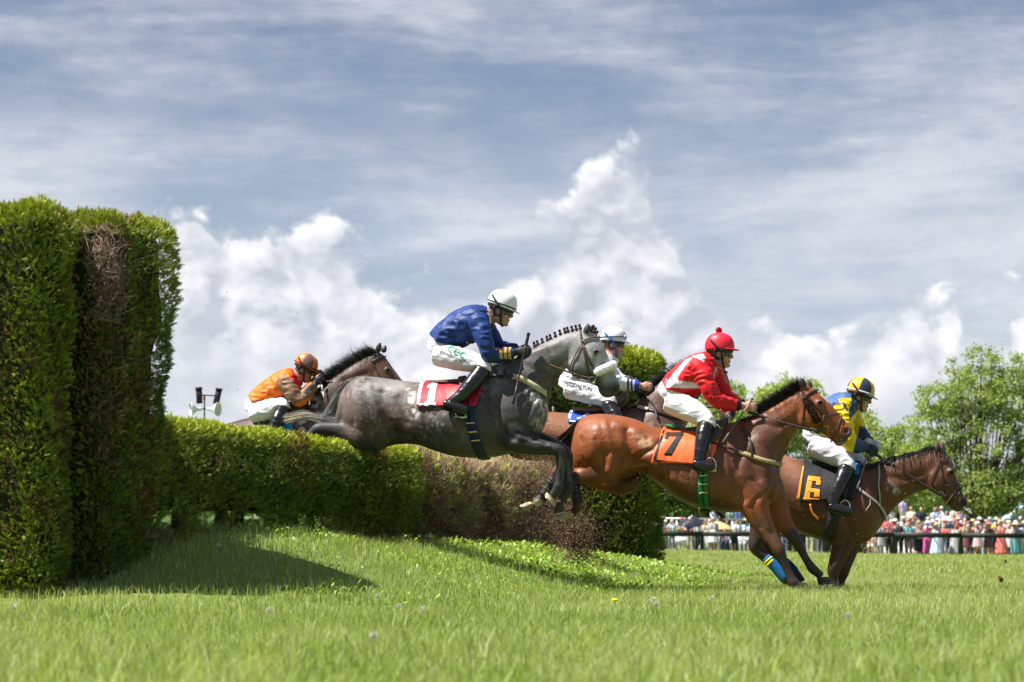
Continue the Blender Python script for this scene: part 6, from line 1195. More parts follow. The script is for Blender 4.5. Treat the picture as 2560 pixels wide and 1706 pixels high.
# --- red and white, on the bay
RED = (0.62, 0.010, 0.014); WHT = (.68, .62, .66)
TOR = [(1650, 984, 1688, 1022, .13), (1648, 966, 1706, 1002, .155), (1664, 946, 1732, 990, .165), (1688, 922, 1760, 974, .18), (1714, 903, 1778, 952, .19), (1742, 890, 1790, 932, .185), (1764, 884, 1796, 918, .10)]
j7, B7, J7, _ = jockey('jockey in red and white silks with a pompom cap, riding the orange-cloth bay', FB, (1750, 1165), TOR, [(1760, 886, 1790, 922, .062), (1778, 882, 1802, 914, .056), (1788, 876, 1808, 904, .056)], (1800, 880, 6),
    [[(1742, 912, .17, 22), (1753, 928, .205, 21), (1768, 962, .235, 18), (1784, 996, .235, 15.5), (1806, 1007, .20, 14.5), (1832, 1013, .14, 12), (1852, 1017, .10, 9)], [(1766, 918, -.17, 20), (1784, 934, -.20, 18), (1802, 964, -.22, 16), (1818, 990, -.22, 14), (1830, 1000, -.18, 12.5), (1844, 1008, -.12, 11), (1858, 1014, -.08, 9)]],
    [(1870, 1017, .085, 10, 2, 1), (1874, 1018, -.07, 10, 2, -1)],
    [[(1674, 1004, .085, 28), (1720, 1022, .14, 28.5), (1766, 1052, .20, 19.5), (1763, 1072, .225, 18.5), (1756, 1104, .28, 16.5), (1750, 1136, .315, 13), (1746, 1154, .33, 11.5)], [(1674, 1004, -.085, 28), (1720, 1022, -.14, 28.5), (1768, 1052, -.20, 19.5), (1765, 1072, -.225, 18.5), (1758, 1104, -.28, 16.5), (1752, 1136, -.315, 13), (1748, 1154, -.33, 11.5)]],
    [[(1736, 1160, .33, 11), (1750, 1163, .335, 12), (1768, 1166, .34, 10), (1784, 1168, .345, 7)], [(1738, 1160, -.33, 11), (1752, 1163, -.335, 12), (1770, 1166, -.34, 10), (1786, 1168, -.345, 7)]],
    polycol(RED, [([(1673, 955), (1716, 902), (1736, 895), (1716, 920), (1700, 945), (1698, 955), (1748, 962), (1752, 974), (1718, 974), (1668, 972)], WHT), ([(1732, 894), (1760, 886), (1768, 898), (1766, 912), (1748, 900)], WHT), ([(1776, 912), (1784, 936), (1790, 920), (1794, 922), (1784, 952), (1778, 948)], WHT, lambda l: np.abs(l) < .10), ([(1848, 1000), (1866, 1004), (1864, 1034), (1844, 1030)], (.012, .012, .014))]),
    gloves=(), helm=dict(paint=lambda a, z: (.70, .016, .040), peak=pmat('red_peak', (.6, .012, .03), .45, .4), rim_tilt=5, pom=pmat('red_wool', (.55, .008, .03), .9, .1), cup=pmat('olive_lining', (.035, .035, .028), .7, .3)))
whip('green and white striped whip in the bare hand of the red-jacketed jockey', FB, [(1880, 997, .13), (1876, 1006, .13), (1872, 1014, .13), (1856, 1034, .15), (1834, 1066, .20), (1807, 1107, .27)], [.010, .009, .009, .008, .008, .009], [(0, 3, pmat('pale_grip', (.35, .16, .16), .6, .3)), (3, 4, green_web), (4, 5, pmat('grey_flap', (.12, .12, .12), .6, .3))])
# --- yellow and navy, on the black-cloth bay
YEL = (0.74, 0.52, 0.008); NV = (0.018, 0.050, 0.135)
TOR = [(2008, 1090, 2050, 1128, .13), (2012, 1066, 2070, 1104, .155), (2034, 1036, 2096, 1082, .165), (2058, 1008, 2118, 1062, .18), (2082, 992, 2134, 1046, .19), (2106, 985, 2140, 1030, .18), (2122, 986, 2146, 1020, .10)]
def yel_paint(px, lat, p):
    c = np.tile(np.array(YEL), (len(px), 1)); s = inpoly(px, [(2020, 1060), (2060, 1000), (2090, 980), (2124, 982), (2128, 998), (2100, 1000), (2094, 1006), (2108, 1014), (2088, 1016), (2072, 1040), (2030, 1110), (2000, 1080)]); c[s] = (0.045, .11, .26)
    s = inpoly(px, [(2126, 984), (2150, 1000), (2142, 1030), (2124, 1055), (2122, 1030), (2130, 1010)]); c[s] = NV; s = inpoly(px, [(2104, 1010), (2112, 1012), (2122, 1030), (2118, 1034)]); c[s] = NV
    s = (px[:, 0] > 2141 - (px[:, 1] - 1100) * .25) & (px[:, 1] > 1064); c[s] = NV; return c
j6, B6, J6, _ = jockey('jockey in yellow and navy silks with a quartered cap, riding the black-cloth bay', FS, (2090, 1275), TOR, [(2116, 992, 2140, 1026, .062), (2130, 990, 2152, 1020, .056), (2138, 984, 2156, 1012, .056)], (2149, 990, 14),
    [[(2100, 1012, .17, 21), (2106, 1028, .205, 20), (2114, 1066, .235, 17.5), (2124, 1104, .235, 15), (2138, 1114, .19, 14), (2152, 1117, .14, 12), (2162, 1119, .10, 10)], [(2120, 1020, -.17, 19), (2132, 1040, -.20, 17), (2142, 1062, -.22, 15), (2150, 1080, -.22, 13.5), (2158, 1090, -.18, 12), (2166, 1099, -.12, 10.5), (2172, 1105, -.08, 9)]],
    [(2174, 1123, .085, 8, 7, 1), (2180, 1113, -.07, 8, 7, -1)],
    [[(2034, 1112, .085, 27.5), (2078, 1132, .14, 27), (2118, 1160, .20, 19), (2114, 1180, .225, 18), (2098, 1212, .28, 16), (2086, 1244, .315, 13), (2080, 1262, .33, 11.5)], [(2038, 1112, -.085, 27), (2098, 1128, -.14, 26), (2148, 1160, -.20, 18.5), (2146, 1180, -.225, 18), (2128, 1212, -.28, 16), (2112, 1244, -.315, 13), (2104, 1262, -.33, 11.5)]],
    [[(2074, 1268, .33, 11), (2090, 1272, .335, 12), (2110, 1276, .34, 10), (2130, 1281, .345, 7)], [(2100, 1268, -.33, 11), (2116, 1272, -.335, 12), (2134, 1276, -.34, 10), (2150, 1281, -.345, 7)]],
    yel_paint, breech_col=lambda p: np.tile(np.array((0.60, 0.595, 0.67)), (len(p), 1)), gloves=((1, pmat('black_white_glove', (.02, .02, .022), .5, .4)), (-1, pmat('white_glove', (.6, .6, .62), .6, .3))),
    helm=dict(paint=lambda a, z: ((.80, .42, .006) if (int((a + 360 + 22) // 60) % 2 == 0) else (.018, .035, .075)), peak=pmat('grey_peak', (.25, .27, .3), .4, .4), rim_tilt=-3, band=(pmat('white_band', (.62, .64, .68), .5, .3), .0065)))
whip('thin grey whip pointing down from the yellow jockey’s gloved hands', FS, [(2170, 1124, .12), (2168, 1134, .13), (2164, 1150, .15), (2156, 1180, .19), (2143, 1222, .29)], [.010, .009, .008, .007, .006], [(0, 1, rubber), (1, 3, pmat('whip_grey', (.16, .17, .18), .4, .4)), (3, 4, pmat('whip_grey', (.16, .17, .18), .4, .4))])
# --- white silks, on the brown horse
TOR = [(1399, 962, 1434, 994, .13), (1402, 944, 1450, 974, .155), (1420, 924, 1474, 962, .165), (1446, 904, 1500, 952, .18), (1474, 890, 1524, 938, .185), (1498, 881, 1538, 922, .17), (1510, 880, 1538, 910, .09)]
def white_paint(px, lat, p):
    c = np.tile(np.array((.70, .685, .75)), (len(px), 1))
    for x0, x1, cl in ((1572, 1576.5, (.02, .02, .03)), (1580.5, 1585, (.02, .02, .03)), (1589, 1600, (.02, .07, .45))):
        s = (px[:, 0] > x0) & (px[:, 0] < x1) & (px[:, 1] > 940); c[s] = cl
    return c
j3, B3, J3, _ = jockey('jockey in white silks and helmet half hidden behind the grey horse’s head', FW, (1530, 1060), TOR, [(1504, 882, 1530, 916, .06), (1516, 876, 1540, 906, .055), (1524, 866, 1544, 898, .055)], (1533, 858, 4),
    [[(1500, 905, .16, 20), (1512, 918, .20, 18), (1528, 940, .22, 15.5), (1542, 958, .21, 13.5), (1560, 961, .17, 12.5), (1580, 963, .12, 11), (1598, 964, .09, 9)], [(1505, 905, -.16, 19), (1516, 918, -.20, 17), (1534, 936, -.22, 15), (1548, 950, -.21, 13), (1566, 956, -.17, 12), (1584, 960, -.12, 10), (1602, 964, -.08, 8.5)]],
    [(1612, 967, .08, 10, 2, 1), (1616, 968, -.07, 10, 2, -1)],
    [[(1421, 970, .085, 25), (1470, 984, .14, 23), (1520, 1002, .20, 16.5), (1524, 1018, .225, 16.5), (1540, 1040, .28, 14.5), (1552, 1062, .31, 12), (1556, 1074, .32, 10.5)], [(1421, 970, -.085, 25), (1470, 984, -.14, 23), (1522, 1002, -.20, 16.5), (1526, 1018, -.225, 16.5), (1542, 1040, -.28, 14.5), (1554, 1062, -.31, 12), (1558, 1074, -.32, 10.5)]],
    [[(1544, 1078, .32, 10), (1558, 1081, .325, 11), (1574, 1084, .33, 9), (1590, 1086, .335, 6.5)], [(1546, 1078, -.32, 10), (1560, 1081, -.325, 11), (1576, 1084, -.33, 9), (1592, 1086, -.335, 6.5)]],
    white_paint, gloves=(), skin_c=(.54, .29, .21), helm=dict(paint=lambda a, z: (.78, .765, .82), peak=pmat('white_peak'), rim_tilt=-2, goggle_up=True, chin=pmat('blue_chin_strap', (.015, .12, .42), .5, .3)))
lettering('printed_letters', bpy.data.objects[[o.name for o in j3.children if o.name.startswith('breeches')][0]], B3, 'FITZDALTON', (1415, 965), (54, 13), 13.5, kw, .005, .022, .86, 0, .12)
# --- orange and brown, behind the hedge
ORG = (0.80, 0.16, 0.012); BRN = (.23, .125, .075)
TOR = [(612, 1018, 656, 1050, .13), (616, 1002, 670, 1032, .155), (636, 978, 696, 1014, .165), (664, 954, 718, 1000, .18), (690, 936, 736, 986, .185), (712, 926, 748, 970, .175), (726, 922, 752, 958, .10)]
jo, BO, JO, _ = jockey('jockey in orange jacket with brown sleeves, crouched low behind the hedge', FO, (690, 1090), TOR, [(722, 924, 748, 962, .06), (736, 922, 758, 956, .055), (746, 918, 764, 948, .055)], (762, 922, 20),
    [[(708, 948, .17, 18), (718, 960, .205, 17.5), (732, 984, .235, 15.5), (748, 1000, .235, 13.5), (762, 990, .2, 12.5), (776, 974, .14, 11), (786, 962, .10, 8.5)], [(712, 948, -.17, 18), (724, 960, -.20, 17), (738, 980, -.22, 15), (754, 992, -.22, 13), (766, 980, -.18, 12), (778, 966, -.12, 10), (788, 954, -.08, 8)]],
    [(796, 952, .085, 8, -7, 1), (794, 942, -.07, 8, -7, -1)],
    [[(636, 1036, .085, 27), (674, 1024, .14, 25), (706, 1014, .20, 17), (704, 1030, .225, 16.5), (692, 1056, .28, 15), (678, 1082, .31, 12), (670, 1096, .32, 10.5)], [(636, 1036, -.085, 27), (676, 1024, -.14, 25), (708, 1014, -.20, 17), (706, 1030, -.225, 16.5), (694, 1056, -.28, 15), (680, 1082, -.31, 12), (672, 1096, -.32, 10.5)]],
    [[(660, 1100, .32, 10), (674, 1104, .325, 11), (690, 1107, .33, 9), (704, 1110, .335, 6.5)], [(662, 1100, -.32, 10), (676, 1104, -.325, 11), (692, 1107, -.33, 9), (706, 1110, -.335, 6.5)]],
    polycol(ORG, [([(724, 940), (700, 962), (716, 990), (742, 1022), (800, 990), (800, 955), (760, 970), (738, 950)], BRN, lambda l: np.abs(l) > .12), ([(770, 985), (790, 958), (796, 968), (780, 992)], (.05, .045, .045)), ([(734, 926), (756, 958), (752, 968), (740, 948)], (.55, .02, .03))]),
    skin_c=(.46, .24, .17), helm=dict(paint=lambda a, z: ((.80, .19, .02) if (int((a + 360 + 30) // 62) % 2 == 0) else (.16, .085, .075)), peak=pmat('orange_peak', (.7, .09, .01), .45, .4), rim_tilt=-4, gog=pmat('amber_goggles', (.04, .028, .012), .1, .7), band=(pmat('dark_band', (.05, .03, .03), .5, .3), .006)), gloves=((1, rubber), (-1, pmat('white_glove'))))
whip('white tapered whip hanging from the orange jockey’s black glove', FO, [(800, 946, .13), (802, 955, .13), (804, 963, .14), (807, 980, .16), (811, 999, .19)], [.010, .009, .009, .007, .004], [(0, 2, rubber), (2, 3, pmat('white_whip', (.55, .55, .57), .4, .4)), (3, 4, pmat('white_whip', (.55, .55, .57), .4, .4))])
# ------------------------------------------------------------------ the far side of the course
def lathe(prof, c=(0, 0, 0), seg=16):
    th = np.linspace(0, 2 * np.pi, seg, endpoint=False); return rings_mesh(np.array([np.stack([np.cos(th) * r, np.sin(th) * r, np.full(seg, z)], -1) for r, z in prof]) + np.asarray(c))
def boxm(lo, hi):
    lo = np.array(lo); hi = np.array(hi); V = np.array([(x, y, z) for z in (lo[2], hi[2]) for x, y in ((lo[0], lo[1]), (hi[0], lo[1]), (hi[0], hi[1]), (lo[0], hi[1]))]); 
    return V, np.array([(3, 2, 1, 0), (4, 5, 6, 7), (0, 1, 5, 4), (1, 2, 6, 5), (2, 3, 7, 6), (3, 0, 4, 7)]), np.zeros((0, 3), int)
rail_m = pmat('dark_painted_board', (0.018, 0.022, 0.018), .6, .3, var=.4, vscale=3, bump=.3, bscale=8); post_m = pmat('weathered_post', (0.035, 0.045, 0.032), .8, .2, var=.5, vscale=4, bump=.4, bscale=8)
DF = 125.0
posts = [1270, 1432, 1593, 1755, 1910, 2066, 2234, 2402, 2570, 2735]
fence = empty('rail_fence', (TX(2066, DF), DF, float(gz(TX(2066, DF), DF))), 'dark board rail fence on round posts in front of the spectators', 'fence')
top = lambda px: np.interp(px, [1200, 1640, 2560, 2800], [1325, 1327.5, 1333, 1335])
for a in posts:
    x = TX(a, DF); zb = float(gz(x, DF)); v, f, t = tube_mesh([(x, DF, zb - .1), (x, DF, zb + .6), (x, DF, TZ(top(a) - 1, DF))], (.125, .12, .115), 10); put('post', mesh_np('post', v, [f, t], mat=post_m), fence)
for a, b in zip(posts[:-1], posts[1:]):
    xa, xb = TX(a, DF) + .01, TX(b, DF) - .01; za, zb = TZ(top(a) + 1, DF), TZ(top(b) + 1, DF); v, f, t = boxm((xa, DF - .19, -.25), (xb, DF - .13, 0)); v[:, 2] += np.where(v[:, 0] < (xa + xb) / 2, za, zb); put('rail', mesh_np('rail', v, [f], smooth=False, mat=rail_m), fence)
# --- spectators
def figure(pose):
    """Standing or sitting adult, 1.72 m, facing -y; returns V, F, labels and heights."""
    P = []; L = []
    def tb(lab, pts, rad, seg=10): P.append(tube_mesh(crom(np.array(pts, float), 3), crom(np.array(rad, float)[:, None], 3)[:, 0], seg)); L.append((lab, crom(np.array(pts, float), 3), crom(np.array(rad, float)[:, None], 3)[:, 0]))
    sit = pose == 'sit'; dz = -.42 if sit else 0
    P.append(blob((0, 0, 1.60 + dz), np.eye(3), (.078, .098, .118), 12)); P.append(blob((0, -.098, 1.585 + dz), np.eye(3), (.014, .018, .02), 8)); L.append(('head', np.array([(0, 0, 1.60 + dz)]), np.array([.10])))
    tb('neck', [(0, .01, 1.42 + dz), (0, 0, 1.52 + dz)], [.055, .05])
    for sx in (-.07, .07): tb('torso', [(sx, 0, .88 + dz), (sx * 1.05, 0, 1.05 + dz), (sx * 1.25, 0, 1.25 + dz), (sx * 1.15, .01, 1.40 + dz)], [.105, .10, .115, .075])
    for s in (-1, 1):
        if sit: tb('leg', [(s * .09, 0, .48), (s * .11, -.40, .50), (s * .11, -.42, .27), (s * .11, -.40, .05)], [.09, .068, .055, .04])
        else: tb('leg', [(s * .09, 0, .90), (s * .095, -.01, .5), (s * .10, .01, .26), (s * .10, 0, .04)], [.088, .062, .052, .04])
        tb('foot', [(s * .10, .03, .04 if not sit else .04), (s * .11, -.14 if not sit else -.52, .03)], [.042, .035])
        sh = (s * .185, .01, 1.385 + dz)
        A = {'down': [sh, (s * .235, .02, 1.12), (s * .235, -.04, .88)], 'lean': [sh, (s * .25, -.10, 1.16), (s * .12, -.36, 1.06)], 'photo': [sh, (s * .24, -.22, 1.30), (s * .05, -.20, 1.56)], 'cross': [sh, (s * .25, -.06, 1.12), (-s * .05, -.17, 1.14)],
             'shade': [sh, (s * .27, -.1, 1.42), (s * .08, -.12, 1.66)] if s > 0 else [sh, (s * .235, .02, 1.12), (s * .22, -.06, .88)], 'sit': [sh, (s * .24, -.08, .72), (s * .10, -.30, .66)], 'hip': [sh, (s * .34, .02, 1.16), (s * .17, -.04, 1.0)]}[pose]
        tb('arm', A, [.055, .042, .032]); e = np.array(A[2]); d = unit(e - np.array(A[1])); P.append(blob(e + d * .05, np.eye(3), (.035, .035, .045), 8)); L.append(('hand', (e + d * .05)[None], np.array([.04])))
    v, f = fuse(P, .021, 2); best = np.full(len(v), 1e9); lab = np.zeros(len(v), int); par = np.zeros(len(v))
    for i, (nm, c, r) in enumerate(L):
        D = np.linalg.norm(v[:, None] - c[None], axis=2) / r[None]; j = D.argmin(1); dm = D[np.arange(len(v)), j]; b = dm < best; best[b] = dm[b]; lab[b] = i; par[b] = (j / max(1, len(c) - 1))[b]
    return v, f, np.array([l[0] for l in L])[lab], par
def shell(v, f, sel, off):
    fs = f[sel[f].all(1)]; u = np.unique(fs); mp = np.full(len(v), -1); mp[u] = np.arange(len(u)); return v[u] + vnorm(v, f)[u] * off, mp[fs]
POSES = {}
def pose_meshes(p):
    if p in POSES: return POSES[p]
    v, f, lab, par = figure(p); dz = -.42 if p == 'sit' else 0; M = {}
    sk = pmat('spectator_skin', (.52, .29, .21), .6, .3); M['body'] = mesh_np('spectator_body', v, f, mat=sk)
    T = (lab == 'torso') | ((lab == 'neck') & (par < .35)); short = T | ((lab == 'arm') & (par < .48)); lng = T | ((lab == 'arm') & (par < .93)); sl = T & (v[:, 2] < 1.36 + dz)
    for k, s in (('short', short), ('long', lng), ('sleeveless', sl)): a, b = shell(v, f, s & (v[:, 2] > .86 + dz), .014); M[k] = mesh_np('top_' + k, a, b)
    lo = (lab == 'leg') | ((lab == 'torso') & (v[:, 2] < .95 + dz)); a, b = shell(v, f, lo, .016); M['trousers'] = mesh_np('trousers', a, b)
    a, b = shell(v, f, lo & (v[:, 2] > .42), .022); M['shorts'] = mesh_np('shorts', a, b)
    for k, zb, w in (('skirt', .42, .27), ('long_skirt', .06, .36)):
        th = np.linspace(0, 2 * np.pi, 40, endpoint=False); Rg = []
        for q in np.linspace(0, 1, 9): rr = .17 + (w - .17) * q ** .8; wob = 1 + .07 * q * np.sin(th * 9 + 2 * q); Rg.append(np.stack([np.cos(th) * rr * wob, np.sin(th) * rr * wob * .75, np.full(40, 1.08 + (zb - 1.08) * q)], -1))
        vv, ff, tt = rings_mesh(np.array(Rg)); M[k] = mesh_np(k, vv, [ff, tt])
    POSES[p] = M; return M
def head_meshes():
    h = {}
    for k, parts in dict(
        short_hair=[blob((0, .018, 1.632), np.eye(3), (.088, .10, .105), 12)],
        long_hair=[blob((0, .02, 1.63), np.eye(3), (.095, .105, .11), 12), tube_mesh([(0, .07, 1.62), (-.02, .085, 1.5), (.0, .08, 1.36)], (.085, .09, .06), 10)],
        bald=[],
        straw_hat=[lathe([(.24, 1.655), (.245, 1.662), (.11, 1.68), (.10, 1.75), (.06, 1.78), (.0, 1.785)], seg=24)],
        wide_hat=[lathe([(.33, 1.65), (.335, 1.658), (.12, 1.69), (.10, 1.75), (.06, 1.775), (.0, 1.78)], seg=24)],
        fascinator=[lathe([(.02, 1.68), (.19, 1.73), (.20, 1.74), (.06, 1.76), (0, 1.77)], (.03, 0, 0), 20), blob((0, .02, 1.63), np.eye(3), (.095, .105, .11), 12)],
        cap=[blob((0, .0, 1.65), np.eye(3), (.092, .112, .085), 12), (lambda q: (q[0] * np.array((1, 1, .12)) + np.array((0, -.10, 1.645)), q[1], q[2]))(blob((0, 0, 0), np.eye(3), (.075, .10, .1), 12))]).items():
        if parts: v, fl = merge(parts); h[k] = mesh_np('head_' + k, v, fl)
    return h
HEADS = head_meshes()
COL = dict(white=(.72, .72, .72), sky=(.36, .48, .66), blue=(.05, .16, .50), navy=(.02, .03, .07), denim=(.06, .11, .2), khaki=(.46, .41, .31), lav=(.42, .36, .60), purple=(.16, .06, .50), red=(.60, .05, .06), coral=(.66, .10, .08), teal=(.02, .22, .26), magenta=(.55, .02, .25), pink=(.70, .42, .46), black=(.02, .02, .022), grey=(.38, .39, .41), tan=(.45, .32, .20), yellow=(.72, .52, .10), cream=(.66, .60, .46), straw=(.60, .42, .16), brown=(.13, .07, .04), auburn=(.28, .08, .035), silver=(.62, .62, .60), green=(.25, .42, .33), maroon=(.26, .03, .06), pale=(.50, .60, .72), floral=(.62, .42, .45), darkfloral=(.12, .07, .10))
def cmat(c):
    if c in ('floral', 'darkfloral', 'plaid'):
        nm = 'cloth_' + c
        if nm in MATS: return MATS[nm]
        return pmat(nm, COL.get(c, (.6, .6, .6)), .75, .2, var=1.1 if c == 'darkfloral' else .7, vscale=16)
    return pmat('cloth_' + c, tuple(q * .85 + .09 for q in COL[c]) if max(COL[c]) > .1 else COL[c], .75, .25, var=.15, vscale=6, bump=.5, bscale=11)
def spectator(px, D, zoff, pose, top, bottom, head, label, scale=1.0, yaw=0, group='spectators lining the course'):
    """top/bottom/head: (kind, colour)."""
    x = TX(px, D); z = float(gz(x, D)) + zoff; root = empty('person', (x, D, z), label, 'person', group); root.rotation_euler = (0, 0, R(yaw)); root.scale = (scale,) * 3; M = pose_meshes(pose)
    def add(nm, me, mt):
        o = bpy.data.objects.new(nm, me); C.objects.link(o); o.parent = root
        if mt: 
            if not me.materials: me.materials.append(mt)
            o.material_slots[0].link = 'OBJECT'; o.material_slots[0].material = mt
        return o
    add('body', M['body'], None); add('top', M[top[0]], cmat(top[1]))
    if bottom: add({'trousers': 'trousers', 'shorts': 'shorts', 'skirt': 'skirt', 'long_skirt': 'skirt'}[bottom[0]], M[bottom[0]], cmat(bottom[1]))
    for k in head:
        if k[0] in HEADS:
            o = add('hat' if 'hat' in k[0] or k[0] in ('cap', 'fascinator') else 'hair', HEADS[k[0]], cmat(k[1]))
            if pose == 'sit': o.location = (0, 0, -.42)
    return root
H_ = lambda *a: [a[i:i + 2] for i in range(0, len(a), 2)]
